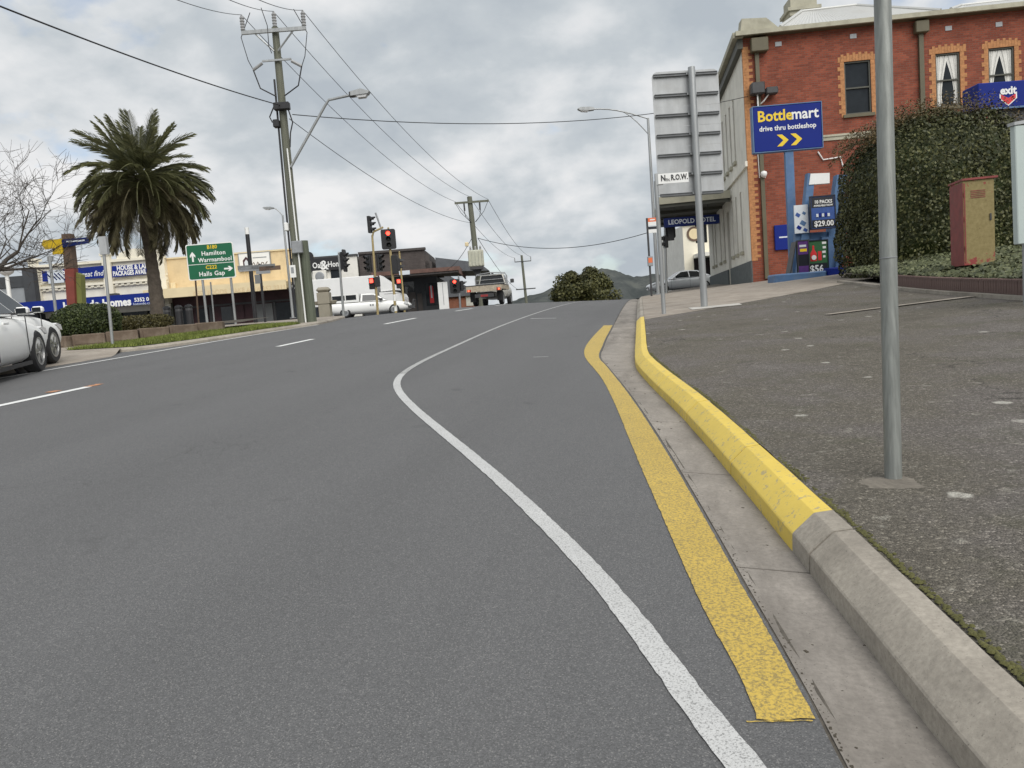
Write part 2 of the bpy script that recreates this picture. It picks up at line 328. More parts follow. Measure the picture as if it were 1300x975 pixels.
def cabinet_mat():
    mt, n, l, b = new_mat('peeling_cabinet'); tcx = n.new('ShaderNodeTexCoord'); sp = n.new('ShaderNodeSeparateXYZ'); l.new(tcx.outputs['Object'], sp.inputs[0])
    a = rmp(n, l, nz(n, l, 14, 6, .65), [(.3, (.20, .155, .055)), (.7, (.30, .24, .105))])
    nn = nz(n, l, 5, 6, .7)
    edge = n.new('ShaderNodeMath'); edge.operation = 'ABSOLUTE'; s2 = n.new('ShaderNodeMath'); s2.operation = 'SUBTRACT'; l.new(sp.outputs[2], s2.inputs[0]); s2.inputs[1].default_value = .62; l.new(s2.outputs[0], edge.inputs[0])
    ad = n.new('ShaderNodeMath'); ad.operation = 'MULTIPLY_ADD'; l.new(nn, ad.inputs[0]); ad.inputs[1].default_value = 2.2; l.new(edge.outputs[0], ad.inputs[2])
    f = rmp(n, l, ad.outputs[0], [(1.08, 0.), (1.12, 1.)]) if False else None
    m1 = n.new('ShaderNodeMapRange'); m1.inputs[1].default_value = 1.86; m1.inputs[2].default_value = 1.95; l.new(ad.outputs[0], m1.inputs[0])
    c = mixc(n, l, m1.outputs[0], a, (.27, .045, .04))
    rs = rmp(n, l, nz(n, l, 26, 5, .7), [(.60, 0.), (.70, .8)]); c = mixc(n, l, rs, c, (.09, .04, .02))
    l.new(c, b.inputs['Base Color']); b.inputs['Roughness'].default_value = .7
cabinet_mat()
mk('rail_dark', (.13, .135, .14), .5, .2, 5, metal=.3)
mk('joint_dirt', (.10, .088, .072), .95, .35, 40, .5, 120)
mk('tar_smear', (.072, .071, .070), .8, .2, 20)
mk('pale_scratch', (.145, .142, .138), .85, .2, 20)
mk('footing', (.19, .168, .138), .95, .3, 12, .6, 60, dirt=((.07, .062, .052), 7, .8))
mk('cabinet_red', (.24, .045, .04), .6, .25, 6, dirt=((.12, .05, .03), 8, .6))
# ------------------------------------------------------------------ mesh helpers
def setp(o, label=None, cat=None, group=None, kind=None):
    if label: o['label'] = label
    if cat: o['category'] = cat
    if group: o['group'] = group
    if kind: o['kind'] = kind
    return o
def link(name, me, mat, parent=None):
    o = bpy.data.objects.new(name, me); col.objects.link(o)
    if mat is not None and not me.materials:
        for q in (mat if isinstance(mat, (list, tuple)) else [mat]): me.materials.append(MAT[q])
    if parent is not None: o.parent = parent
    return o
def thing(name, label, cat, loc=(0, 0, 0), rz=0., group=None):
    o = bpy.data.objects.new(name, None); col.objects.link(o); o.empty_display_size = .2
    o.location = loc; o.rotation_euler = (0, 0, rz); return setp(o, label, cat, group)
def copy_tree(o, parent=None):
    c = o.copy(); col.objects.link(c); c.parent = parent
    for ch in list(o.children): copy_tree(ch, c)
    return c
class MB:
    def __init__(s): s.v = []; s.f = []; s.mi = []
    def add(s, vs, fs, mi=0):
        k = len(s.v); s.v += [tuple(v) for v in vs]; s.f += [tuple(i+k for i in f) for f in fs]; s.mi += [mi]*len(fs); return s
    def box(s, x0, x1, y0, y1, z0, z1, M=None, mi=0):
        vs = [Vector((x, y, z)) for z in (z0, z1) for y in (y0, y1) for x in (x0, x1)]
        if M is not None: vs = [M @ v for v in vs]
        return s.add(vs, [(0, 2, 3, 1), (4, 5, 7, 6), (0, 1, 5, 4), (2, 6, 7, 3), (0, 4, 6, 2), (1, 3, 7, 5)], mi)
    def cbox(s, x0, x1, y0, y1, z0, z1, c=.01, M=None, mi=0):
        # box with chamfered vertical+horizontal edges (convex 24-vert)
        vs = []; 
        for sz in (0, 1):
            for sy in (0, 1):
                for sx in (0, 1):
                    X, Y, Z = (x0, x1)[sx], (y0, y1)[sy], (z0, z1)[sz]; ix, iy, iz = (c, -c)[sx], (c, -c)[sy], (c, -c)[sz]
                    vs += [Vector((X, Y+iy, Z+iz)), Vector((X+ix, Y, Z+iz)), Vector((X+ix, Y+iy, Z))]
        bm = bmesh.new(); [bm.verts.new(v) for v in vs]; bmesh.ops.convex_hull(bm, input=bm.verts)
        bmesh.ops.dissolve_limit(bm, angle_limit=.01, verts=bm.verts, edges=bm.edges)
        bm.verts.index_update(); V = [v.co.copy() for v in bm.verts]; Fs = [[v.index for v in f.verts] for f in bm.faces]; bm.free()
        if M is not None: V = [M @ v for v in V]
        return s.add(V, Fs, mi)
    def cyl(s, p0, p1, r0, r1=None, n=10, cap=True, mi=0):
        p0, p1 = Vector(p0), Vector(p1); r1 = r0 if r1 is None else r1
        q = (p1-p0).to_track_quat('Z', 'Y'); a = [q @ Vector((math.cos(2*math.pi*i/n), math.sin(2*math.pi*i/n), 0)) for i in range(n)]
        vs = [p0+x*r0 for x in a]+[p1+x*r1 for x in a]; fs = [(i, (i+1) % n, n+(i+1) % n, n+i) for i in range(n)]
        if cap: fs += [tuple(range(n-1, -1, -1)), tuple(range(n, 2*n))]
        return s.add(vs, fs, mi)
    def tube(s, pts, r, n=6, mi=0, cap=True):
        pts = [Vector(p) for p in pts]; k = len(pts); rs = r if isinstance(r, (list, tuple)) else [r]*k; vs = []
        prev = None
        for i, p in enumerate(pts):
            d = (pts[min(i+1, k-1)]-pts[max(i-1, 0)]).normalized()
            if prev is None:
                ref = Vector((0, 0, 1)) if abs(d.z) < .9 else Vector((1, 0, 0)); a = d.cross(ref).normalized()
            else: a = (prev-d*prev.dot(d)).normalized()
            prev = a; b = d.cross(a)
            vs += [p+(a*math.cos(2*math.pi*j/n)+b*math.sin(2*math.pi*j/n))*rs[i] for j in range(n)]
        fs = [(i*n+j, i*n+(j+1) % n, (i+1)*n+(j+1) % n, (i+1)*n+j) for i in range(k-1) for j in range(n)]
        if cap: fs += [tuple(range(n-1, -1, -1)), tuple(range((k-1)*n, k*n))]
        return s.add(vs, fs, mi)
    def prism(s, poly, y0, y1, M=None, mi=0):
        # poly in (x,z), extruded along y
        n = len(poly); vs = [Vector((x, y0, z)) for x, z in poly]+[Vector((x, y1, z)) for x, z in poly]
        if M is not None: vs = [M @ v for v in vs]
        ar = sum(poly[i][0]*poly[(i+1) % n][1]-poly[(i+1) % n][0]*poly[i][1] for i in range(n))
        fs = [tuple(range(n)), tuple(range(2*n-1, n-1, -1))]+[((i+1) % n, i, n+i, n+(i+1) % n) for i in range(n)]
        if ar*(y1-y0) < 0: fs = [f[::-1] for f in fs]
        return s.add(vs, fs, mi)
    def lathe(s, prof_, n=16, M=None, mi=0, cap=True):
        # prof (r,z) about local z
        k = len(prof_); vs = [Vector((r*math.cos(2*math.pi*i/n), r*math.sin(2*math.pi*i/n), z)) for r, z in prof_ for i in range(n)]
        if M is not None: vs = [M @ v for v in vs]
        fs = [(a*n+i, a*n+(i+1) % n, (a+1)*n+(i+1) % n, (a+1)*n+i) for a in range(k-1) for i in range(n)]
        if cap: fs += [tuple(range(n-1, -1, -1)), tuple(range((k-1)*n, k*n))]
        return s.add(vs, fs, mi)
    def mesh(s, name, smooth=None):
        me = bpy.data.meshes.new(name); me.from_pydata([tuple(v) for v in s.v], [], s.f)
        if any(s.mi): me.polygons.foreach_set('material_index', s.mi)
        if smooth is not None:
            me.polygons.foreach_set('use_smooth', [True]*len(me.polygons))
            if smooth < 3.1: me.set_sharp_from_angle(angle=smooth)
        me.update(); return me
    def build(s, name, mat, parent=None, smooth=None): return link(name, s.mesh(name, smooth), mat, parent)
def sheet(name, mat, xs, ys, zf, kind='structure', parent=None):
    v = []; f = []; nx = len(xs)
    for y in ys:
        for x in xs:
            X = x(y) if callable(x) else x; v.append((X, y, zf(X, y)))
    for j in range(len(ys)-1):
        for i in range(nx-1): f.append((j*nx+i, j*nx+i+1, (j+1)*nx+i+1, (j+1)*nx+i))
    me = bpy.data.meshes.new(name); me.from_pydata(v, [], f); me.polygons.foreach_set('use_smooth', [True]*len(f)); me.update()
    o = link(name, me, mat, parent)
    if kind: o['kind'] = kind
    return o
def poly_sheet(name, mat, pts, zf, kind='structure', step=1.0, thick=0.):
    """flat polygon in plan, cut into a grid so that it follows the ground"""
    bm = bmesh.new(); vs = [bm.verts.new((p[0], p[1], 0)) for p in pts]; bm.faces.new(vs)
    for ax in (0, 1):
        lo = min(p[ax] for p in pts); hi = max(p[ax] for p in pts); c = lo+step
        while c < hi:
            no = (1, 0, 0) if ax == 0 else (0, 1, 0); co = (c, 0, 0) if ax == 0 else (0, c, 0)
            bmesh.ops.bisect_plane(bm, geom=bm.verts[:]+bm.edges[:]+bm.faces[:], plane_co=co, plane_no=no); c += step
    for v in bm.verts: v.co.z = zf(v.co.x, v.co.y)
    bmesh.ops.recalc_face_normals(bm, faces=bm.faces)
    if sum(f.normal.z for f in bm.faces) < 0: bmesh.ops.reverse_faces(bm, faces=bm.faces)
    for f in bm.faces: f.smooth = True
    me = bpy.data.meshes.new(name); bm.to_mesh(me); bm.free(); o = link(name, me, mat)
    if kind: o['kind'] = kind
    return o
def lin(a, b, n): return [a+(b-a)*i/(n-1) for i in range(n)]
def bake(o):
    bpy.context.view_layer.update(); dg = bpy.context.evaluated_depsgraph_get()
    me = bpy.data.meshes.new_from_object(o.evaluated_get(dg)); o.modifiers.clear(); o.data = me; return o
_fontcache = {}
def text(body, mat, parent, loc, size, name='lettering', rot=(R(90), 0, 0), align='CENTER', bold=0., sx=1., shear=0., ext=.003, spacing=1.):
    cu = bpy.data.curves.new('txt', 'FONT'); cu.body = body; cu.size = size; cu.align_x = align; cu.align_y = 'CENTER'; cu.extrude = ext; cu.offset = bold; cu.shear = shear; cu.resolution_u = 2; cu.space_character = spacing
    o = bpy.data.objects.new('txt', cu); col.objects.link(o); bpy.context.view_layer.update()
    me = bpy.data.meshes.new_from_object(o.evaluated_get(bpy.context.evaluated_depsgraph_get())); bpy.data.objects.remove(o); bpy.data.curves.remove(cu)
    if sx != 1: me.transform(Matrix.Diagonal((sx, 1, 1, 1)))
    me.materials.clear(); r = link(name, me, mat, parent); r.location = loc; r.rotation_euler = rot; return r
def leaves(name, mat, pts, nrm, size, parent=None, aspect=.55, jitter=.8, fold=.0):
    """one mesh of many small leaf faces"""
    n = len(pts); pts = np.asarray(pts, float); nrm = np.asarray(nrm, float)+rng.normal(0, jitter, (n, 3)); nrm /= np.linalg.norm(nrm, axis=1)[:, None]+1e-9
    t = rng.normal(0, 1, (n, 3)); t -= nrm*(t*nrm).sum(1)[:, None]; t /= np.linalg.norm(t, axis=1)[:, None]+1e-9; b = np.cross(nrm, t)
    sz = (np.asarray(size)*(.6+.8*rng.random(n)))[:, None]
    v = np.stack([pts-t*sz*.5, pts+b*sz*aspect*.5+nrm*sz*.08, pts+t*sz*.5, pts-b*sz*aspect*.5+nrm*sz*.08], 1).reshape(-1, 3)
    me = bpy.data.meshes.new(name); me.vertices.add(4*n); me.vertices.foreach_set('co', v.ravel()); me.loops.add(4*n); me.loops.foreach_set('vertex_index', np.arange(4*n, dtype=np.int32))
    me.polygons.add(n); me.polygons.foreach_set('loop_start', np.arange(0, 4*n, 4, dtype=np.int32)); me.update(calc_edges=True)
    return link(name, me, mat, parent)
def LOC(o, rz, yo=0.):
    o = Vector(o); ax = Vector((math.cos(rz), math.sin(rz), 0)); ay = Vector((-math.sin(rz), math.cos(rz), 0)); o2 = o+ay*yo
    def f(px, py):
        d = ray(px, py); t = (o2-CAM).dot(ay)/d.dot(ay); p = CAM+d*t-o2; return p.dot(ax), p.z
    return f
# ================================================================== THE SETTING
# right kerb: asphalt edge, gutter, kerb face as curves X(Y)
XG = cubic([(.46, -3), (.36, 1.3), (.34, 1.61), (.23, 2.67), (.06, 4.16), (-.27, 6.64), (-.56, 8.5), (-.72, 9.5), (-.78, 11.0), (-.84, 14.5), (-1.13, 34), (-1.22, 44)])
XK = cubic([(.98, -3), (.60, 1.4), (.575, 1.62), (.48, 2.58), (.33, 3.96), (.15, 5.46), (-.15, 7.54), (-.265, 8.5), (-.31, 9.6), (-.33, 10.68), (-.42, 15.3), (-.69, 29.5), (-.82, 44)])
XL = cubic([(p.x, p.y) for p in [G(152, 447.5), G(175, 445.3), G(230, 438.6), G(290, 430), G(340, 422.2), G(390, 414.6)]]+[(-10.9, 25), (-12, 28), (-13.8, 31)])
def zs(X, Y): return zg(X, Y)+.09                       # left pavements
def zf(X, Y): return zg(X, Y)+.122+.012*max(0, X-XK(min(Y, 44))-.16)   # right footpath
big = [-2500, -1200, -600, -300, -150]+lin(-90, 60, 51)+[90, 150, 300, 600, 1200, 2500]
bigy = [-300, -100, -40]+lin(-20, 110, 53)+[130, 160, 200, 260, 350, 500, 800, 1500, 3000]
sheet('ground', 'ground_dirt', big, bigy, lambda x, y: max(-28., zg(max(-60, min(60, x)), min(y, 400)))-.16)
ry = lin(-8, 0, 9)+lin(.1, 3.9, 39)+lin(4, 16, 49)+lin(16.5, 46, 60)+lin(47, 90, 30)
rx = [-11.6, -10.6, -9.5, -8.4, -7.4, -6.7, -6, -5, -4, -3.2, -2.6, -2.2, -1.9, -1.6]
def redge(y):
    if y > 46: return min(6., XG(44)-.014+(y-46)*1.2)
    return XG(y)-.005-.008*abs(noise.noise((y*4., .3, 0)))-.006*abs(noise.noise((y*17., 1.3, 0)))
road = sheet('road', 'asphalt', rx+[(lambda y, t=t: -1.6+(redge(y)+1.6)*t) for t in (.14, .28, .42, .56, .7, .84, .96, 1.)], [y for y in ry if y <= 46.1]+[48, 51, 54, 58, 64, 72, 82, 95, 120], zg)
sheet('cross_street', 'asphalt', lin(-75, -10.8, 40), lin(40, 57, 18), lambda x, y: zg(x, y)+.004)
poly_sheet('cross_street', 'asphalt', [(-1.15, 46.3), (30, 52), (30, 63), (-1.15, 61)], lambda x, y: zg(x, y)+.004)
KL0 = G(152, 447.5).y; KX0 = G(152, 447.5).x
poly_sheet('driveway_apron', 'path_concrete', [(-10.15, 6), (-10.15, 12.6), (KX0+.02, KL0+.02), (KX0-.16, KL0+.1), (-30, 12.55), (-30, 6)], lambda x, y: zg(x, y)+.004+.088*sm(y, KL0-1.3, KL0-.25)*sm(-x, 10.3, 11.0), step=.5)
sheet('asphalt_shoulder', 'asphalt', lin(-32, -11.4, 12), lin(-8, 6, 8), lambda x, y: zg(x, y)+.002)
# left paved ground behind the kerb
poly_sheet('footpath', 'path_concrete', [(XL(y)-.14, y) for y in lin(G(152, 447.5).y, 30, 18)]+[(-16, 33), (-22, 36), (-75, 24), (-75, 12.9), (-30, 12.4)], lambda x, y: zs(x, y)-.004, step=1.5)
lk = setp(bpy.data.objects.new('kerb', None), kind='structure'); col.objects.link(lk)
KP = [(0, -.12), (.006, .045), (.015, .058), (.05, .08), (.075, .09), (.145, .093), (.145, -.12)]
def kerb_piece(path, zfun, prof_, mat, parent, side=1, name='kerb_stone'):
    mb = MB(); n = len(prof_); vs = []
    for i, (x, y) in enumerate(path):
        a = path[max(i-1, 0)]; b = path[min(i+1, len(path)-1)]; d = Vector((b[0]-a[0], b[1]-a[1])).normalized(); nn = Vector((d.y, -d.x))*side
        for s_, h in prof_: vs.append((x+nn.x*s_, y+nn.y*s_, zfun(x, y)+h))
    fs = []
    for i in range(len(path)-1):
        for j in range(n): 
            q = (i*n+j, i*n+(j+1) % n, (i+1)*n+(j+1) % n, (i+1)*n+j); fs.append(q if side < 0 else q[::-1])
    fs += [tuple(range(n)), tuple(range(len(vs)-1, len(vs)-n-1, -1))]
    mb.add(vs, fs); return mb.build(name, mat, parent, smooth=R(14))
KL0 = G(152, 447.5).y
for y0 in [KL0+1.6*i for i in range(11)]:
    kerb_piece([(XL(y), y) for y in lin(y0, y0+1.59, 6)], zg, KP, 'kerb_concrete', lk, side=-1)
kx0 = XL(KL0)-.14
for i in range(8):
    u0, u1 = i/8, (i+.99)/8; q0, q1 = (kx0, KL0), (-30, 12.4)
    kerb_piece([(q0[0]+(q1[0]-q0[0])*u, q0[1]+(q1[1]-q0[1])*u) for u in lin(u0, u1, 5)], zg, KP, 'kerb_concrete', lk, side=1)
# right kerb, gutter slabs and footpath
JT = [-2.2, -.6, .9, 2.72, 4.02, 5.42, 6.8, 8.22, 9.9, 11.6, 13.4, 15.25]+[17.6+2.4*i for i in range(12)]
KR = [(0, -.14), (.007, .068), (.011, .074), (.085, .141), (.092, .145), (.158, .152), (.158, -.14)]
rk = setp(bpy.data.objects.new('kerb', None), kind='structure'); col.objects.link(rk)
rg = setp(bpy.data.objects.new('gutter', None), kind='structure'); col.objects.link(rg)
def zk(x, y): return prof(y)+(.04*max(0., min(12., x+.3))*sm(y, 14, 26)+.0)-.03
for a, b in zip(JT[:-1], JT[1:]):
    n = max(5, int((b-a)/.16)); g = .0065
    segs = [(a+g, b-g, None)]
    if a <= 2.9 < b: segs = [(a+g, 2.93, 'kerb_concrete'), (2.931, b-g, 'kerb_yellow')]
    for (p, q, mt) in segs:
        ys = lin(p, q, n); mt = mt or ('kerb_yellow' if 2.9 < a < 15 else 'kerb_concrete')
        kerb_piece([(XK(y)+.003*noise.noise((y*3, 7, 0)), y) for y in ys], zk, KR, mt, rk)
    ys = lin(a+g*.8, b-g*.8, n); mb = MB(); vs = []
    for y in ys:
        xa, xb = XG(y)+.001, XK(y)+.03
        for t in (0, .12, .5, .88, 1.):
            x = xa+(xb-xa)*t; vs.append((x, y, zg(XG(y), y)*(1-t)+prof(y)*t-.004-.028*t+.0015*noise.noise((x*6, y*6, 2))))
        vs.append((xb, y, prof(y)-.16)); vs.append((xa, y, prof(y)-.16))
    fs = [(j*7+i, j*7+(i+1) % 7, (j+1)*7+(i+1) % 7, (j+1)*7+i) for j in range(n-1) for i in range(7)]+[tuple(range(6, -1, -1)), tuple(range((n-1)*7, n*7))]
    mb.add(vs, fs).build('gutter_slab', 'gutter_concrete', rg, smooth=R(30))
fy = lin(-6, 0, 10)+lin(.2, 20, 80)
BND = lambda x: 14.45+(x+.25)*1.2
fxs = [lambda y: XK(y)+.163, lambda y: XK(y)+.3, lambda y: XK(y)+.6, lambda y: XK(y)+1.1]+[1.7, 2.3, 3., 3.7, 4.4, 5.1]
def footbump(x, y): return .006*noise.noise((x*2.2, y*2.2, 4))+.010*noise.noise((x*.7, y*.7, 9))
xx_ = lambda y: XK(y)+.163
pts = [(xx_(y), y) for y in lin(-6, 14.4, 90)]+[(5.2, 20.9), (5.2, -6)]
poly_sheet('footpath_asphalt', 'old_asphalt', pts, lambda x, y: zf(x, y)+footbump(x, y)-.006, step=.45)
pts = [(xx_(y), y) for y in lin(14.42, 44.5, 40)]+[(0, 47.5), (6, 50), (24, 52.5), (24, 21.1), (5.2, 20.92)]
poly_sheet('footpath_concrete', 'path_concrete', pts, lambda x, y: zf(x, y)-.004, step=.9)
# slab of pale new concrete round the big sign's post
c = G(893, 391, .125); poly_sheet('concrete_patch', 'pale_concrete', [(c.x-.25, c.y-.5), (c.x+.75, c.y-.35), (c.x+.75, c.y+.25), (c.x-.3, c.y+.3)], lambda x, y: zf(x, y)+.006, step=.4)
# faint saw line / strip across the asphalt footpath
a, b = G(1050, 402, .13), G(1235, 381, .13)
d = (b-a); nn = Vector((-d.y, d.x, 0)).normalized()*.07
poly_sheet('pavement_strip', 'path_concrete', [(a.x-nn.x, a.y-nn.y), (b.x-nn.x, b.y-nn.y), (b.x+nn.x, b.y+nn.y), (a.x+nn.x, a.y+nn.y)], lambda x, y: zf(x, y)+.012, step=.3)
sheet('joint_filler', 'joint_dirt', [lambda y: XG(y)-.035, lambda y: XG(y)+.03], lin(-2, 16, 180), lambda x, y: zg(x, y)-.007-.003*noise.noise((x*20, y*20, 1)))
# ---- painted markings
def ribbon(name, mat, cl, width, label, jit=.004, dz=.004, y_step=.05, round_end=False):
    """cl: list of (x,y); painted strip with slightly ragged edges"""
    v = []; f = []; n = len(cl)
    for i, (x, y) in enumerate(cl):
        a = cl[max(i-1, 0)]; b = cl[min(i+1, n-1)]; d = Vector((b[0]-a[0], b[1]-a[1])).normalized(); nn = Vector((d.y, -d.x)); w = width(y) if callable(width) else width
        for s_ in (-.5, -.25, 0, .25, .5):
            e = jit*(.3*noise.noise((x*25+s_*40, y*25, s_))+noise.noise((x*90, y*90+s_*31, s_))) if abs(s_) == .5 else 0
            en = (.010*noise.noise((s_*9, y*3, 4)) if (i == 0 and n > 200) else 0)
            X, Y = x+nn.x*(w*s_+e)+d.x*en, y+nn.y*(w*s_+e)+d.y*en; v.append((X, Y, zg(X, Y)+dz))
    for i in range(n-1):
        for j in range(4): f.append((i*5+j, i*5+j+1, (i+1)*5+j+1, (i+1)*5+j))
    me = bpy.data.meshes.new(name); me.from_pydata(v, [], f); me.update(); o = link(name, me, mat); o['kind'] = 'structure'; o['label'] = label; return o
WL = cubic([(.62, .6), (.30, 1.2), (.125, 1.6), (.03, 1.85), (-.07, 2.13), (-.225, 2.54), (-.50, 3.15), (-.84, 3.84), (-1.33, 4.75), (-1.95, 5.88), (-2.47, 6.9), (-2.82, 7.75), (-2.98, 8.5), (-3.06, 9.31), (-3.16, 11.7), (-3.26, 15.1), (-3.27, 18), (-3.29, 24), (-3.35, 44)])
def smooth(fn, k0, k1):
    def g(y):
        w = k0+k1*abs(y); return sum(fn(y+w*t)*c for t, c in zip((-1, -.66, -.33, 0, .33, .66, 1), (.06, .13, .2, .22, .2, .13, .06)))
    return g
WL = smooth(WL, .10, .10)
def dense(fn, y0, y1, st): return [(fn(y), y) for y in np.arange(y0, y1, st)]
ribbon('edge_line', 'white_paint', dense(WL, .7, 8.41, .03), lambda y: .084-.001*y, 'near part of the white edge line curving across the road'); ribbon('edge_line', 'worn_white_paint', dense(WL, 8.4, 14, .03)+dense(WL, 14, 43, .3), lambda y: .076-.012*min(1, (y-8.4)/6), 'worn far part of the white edge line running to the crest')
YL = cubic([(.185, 1.5), (.19, 1.77), (.10, 2.36), (0., 3.14), (-.155, 4.37), (-.385, 6.28), (-.63, 8.0), (-.80, 8.9), (-.945, 9.75), (-1.03, 10.8), (-1.05, 11.9), (-1.03, 15.05)])
YL = smooth(YL, .1, .06)
YR = lambda y: XG(y)-.020 if y < 9 else max(XG(y)-.024, YL(y)+.13)
ribbon('no_stopping_line', 'yellow_paint', [((YL(y)-.01+YR(y))/2, y) for y in np.arange(1.775, 15, .025)], lambda y: YR(y)-YL(y)+.01, 'yellow painted line beside the gutter', jit=.003)
for (y0, y1) in ((4.1, 7.75), (12.35, 13.75), (17.8, 20.3), (24.6, 27.0), (31, 33.4), (37.5, 39.9)):
    ribbon('centre_line_dash', 'bright_white_paint', [(-6.6, y) for y in lin(y0, y1, 40)], .11, 'white centre line dash')
for (x0, y0, y1) in ((-6.62, 7.76, 7.98), (-6.78, 7.35, 7.5)):
    ribbon('orange_survey_mark', 'orange_paint', [(x0, y) for y in lin(y0, y1, 12)], .10, 'orange survey paint at end of dash', jit=.02)
ribbon('edge_line', 'bright_white_paint', [(-9.62, y) for y in lin(4, 20.5, 60)], .10, 'thin white edge line in front of the white cars')
a = G(692, 409.5); b = G(655, 408)
ribbon('parking_tick', 'white_paint', [(-2.35, 17.9), (-2.7, 18.0), (-3.0, 18.1)], .1, 'short white tick joining the edge line', jit=.02)
ribbon('paint_fleck', 'white_paint', [(-1.62, 9.75), (-1.5, 9.76), (-1.42, 9.75)], .03, 'small white fleck of paint on the asphalt', jit=.01)
for (x0, x1, y0) in ((.150, .30, 1.762),):
    ribbon('paint_overspray', 'yellow_paint', [(x0+(x1-x0)*u, y0+(.012*u if x0 < .3 else .13*u)) for u in lin(0, 1, 24)], .004 if x0 < .3 else .009, 'thin yellow paint overspray at the end of the line', jit=.005, dz=.0035)
# moss along the back of the kerb
mb = MB()
for i in range(2600):
    y = 1.2+7.5*(rng.random()**1.5); 
    if noise.noise((y*1.7, 3.3, 0)) < -.12 and rng.random() < .85: continue
    x = XK(y)+.172+abs(rng.normal(0, .011)); r = .002+.0075*rng.random()**1.5; z = zf(x, y)-.004
    bm = [(r*math.cos(k*1.047)*(.8+.4*rng.random()), r*math.sin(k*1.047)*(.8+.4*rng.random()), 0) for k in range(6)]
    mb.add([(x+p[0], y+p[1], z) for p in bm]+[(x+p[0]*.6, y+p[1]*.6, z+r*.55) for p in bm]+[(x, y, z+r*.75)], [(k, (k+1) % 6, 6+(k+1) % 6, 6+k) for k in range(6)]+[(6+k, 6+(k+1) % 6, 12) for k in range(6)])
setp(mb.build('moss', 'moss', smooth=3.14), 'green moss tufts along the back of the kerb', 'moss', kind='stuff')
# gutter grit and leaf litter
mb = MB()
for i in range(260):
    y = 1.0+14*(rng.random()**1.6); x = XK(y)-abs(rng.normal(0, .035)) if rng.random() < .7 else XG(y)+rng.random()*.25; r = .0012+.0035*rng.random()**3
    z = zg(XG(y), y)*.3+prof(y)*.7-.024+.0; t = (x-XG(y))/max(.05, XK(y)-XG(y)); z = zg(XG(y), y)*(1-t)+prof(y)*t-.004-.028*t
    M = Matrix.Translation((x, y, z+r*.4)) @ Matrix.Rotation(rng.random()*6, 4, 'Z'); mb.box(-r*1.6, r*1.6, -r, r, -r*.5, r*.5, M)
setp(mb.build('gutter_litter', 'soil'), 'specks of grit and leaf litter lying in the gutter', 'litter', kind='stuff')
mb = MB()
for i in range(3600):
    y = .9+9*(rng.random()**1.7); x = XK(y)-abs(rng.normal(0, .016))-.001 if rng.random() < .85 else XG(y)+.004+abs(rng.normal(0, .012)); r = .0007+.0014*rng.random()**2
    t_ = (x-XG(y))/max(.05, XK(y)-XG(y)); z = zg(XG(y), y)*(1-t_)+prof(y)*t_-.004-.028*t_
    mb.box(x-r*1.4, x+r*1.4, y-r*1.8, y+r*1.8, z-r, z+r*.6)
setp(mb.build('gutter_silt', 'soil'), 'fine dark silt gathered along the foot of the kerb', 'silt', kind='stuff')
# hills and far trees
def hill(name, pts, d, depth, seed):
    v = []; f = []; nx, ny = 90, 14
    X = [p[0] for p in pts]; Yp = [p[1] for p in pts]
    for j in range(ny):
        t = j/(ny-1)
        for i in range(nx):
            px = X[0]+(X[-1]-X[0])*i/(nx-1); py = np.interp(px, X, Yp)
            top = P(px, py, d); base = P(px, 400, d*.75); 
            q = base.lerp(top, t) if t < .999 else top
            s_ = math.sin(t*math.pi/2); z = -25+(top.z+25)*s_**1.2
            h = 5*noise.noise((px*.05, t*6, seed))+(2.4*noise.noise((px*.35, t*14, seed)) if t > .3 else 0)
            v.append((q.x, q.y, z+h*min(1, t*2)))
    for j in range(ny-1):
        for i in range(nx-1): f.append((j*nx+i, j*nx+i+1, (j+1)*nx+i+1, (j+1)*nx+i))
    # back slope
    k = len(v)
    for i in range(nx): b_ = v[(ny-1)*nx+i]; dd = Vector((b_[0], b_[1], 0)).normalized()*depth; v.append((b_[0]+dd.x, b_[1]+dd.y, -30))
    for i in range(nx-1): f.append(((ny-1)*nx+i, (ny-1)*nx+i+1, k+i+1, k+i))
    me = bpy.data.meshes.new(name); me.from_pydata(v, [], f); me.polygons.foreach_set('use_smooth', [True]*len(f)); me.update()
    return setp(link(name, me, 'hazed_hill_bush'), 'wooded grey green hill', None, None, 'structure')
hill('hill', [(560, 392), (640, 386), (672, 377), (705, 366), (740, 360), (800, 364), (860, 372), (960, 380)], 1500, 600, 3)
hill('hill', [(690, 390), (725, 364), (752, 347), (768, 342), (785, 344), (806, 352), (830, 349), (870, 345), (920, 352), (990, 372)], 1000, 400, 8)
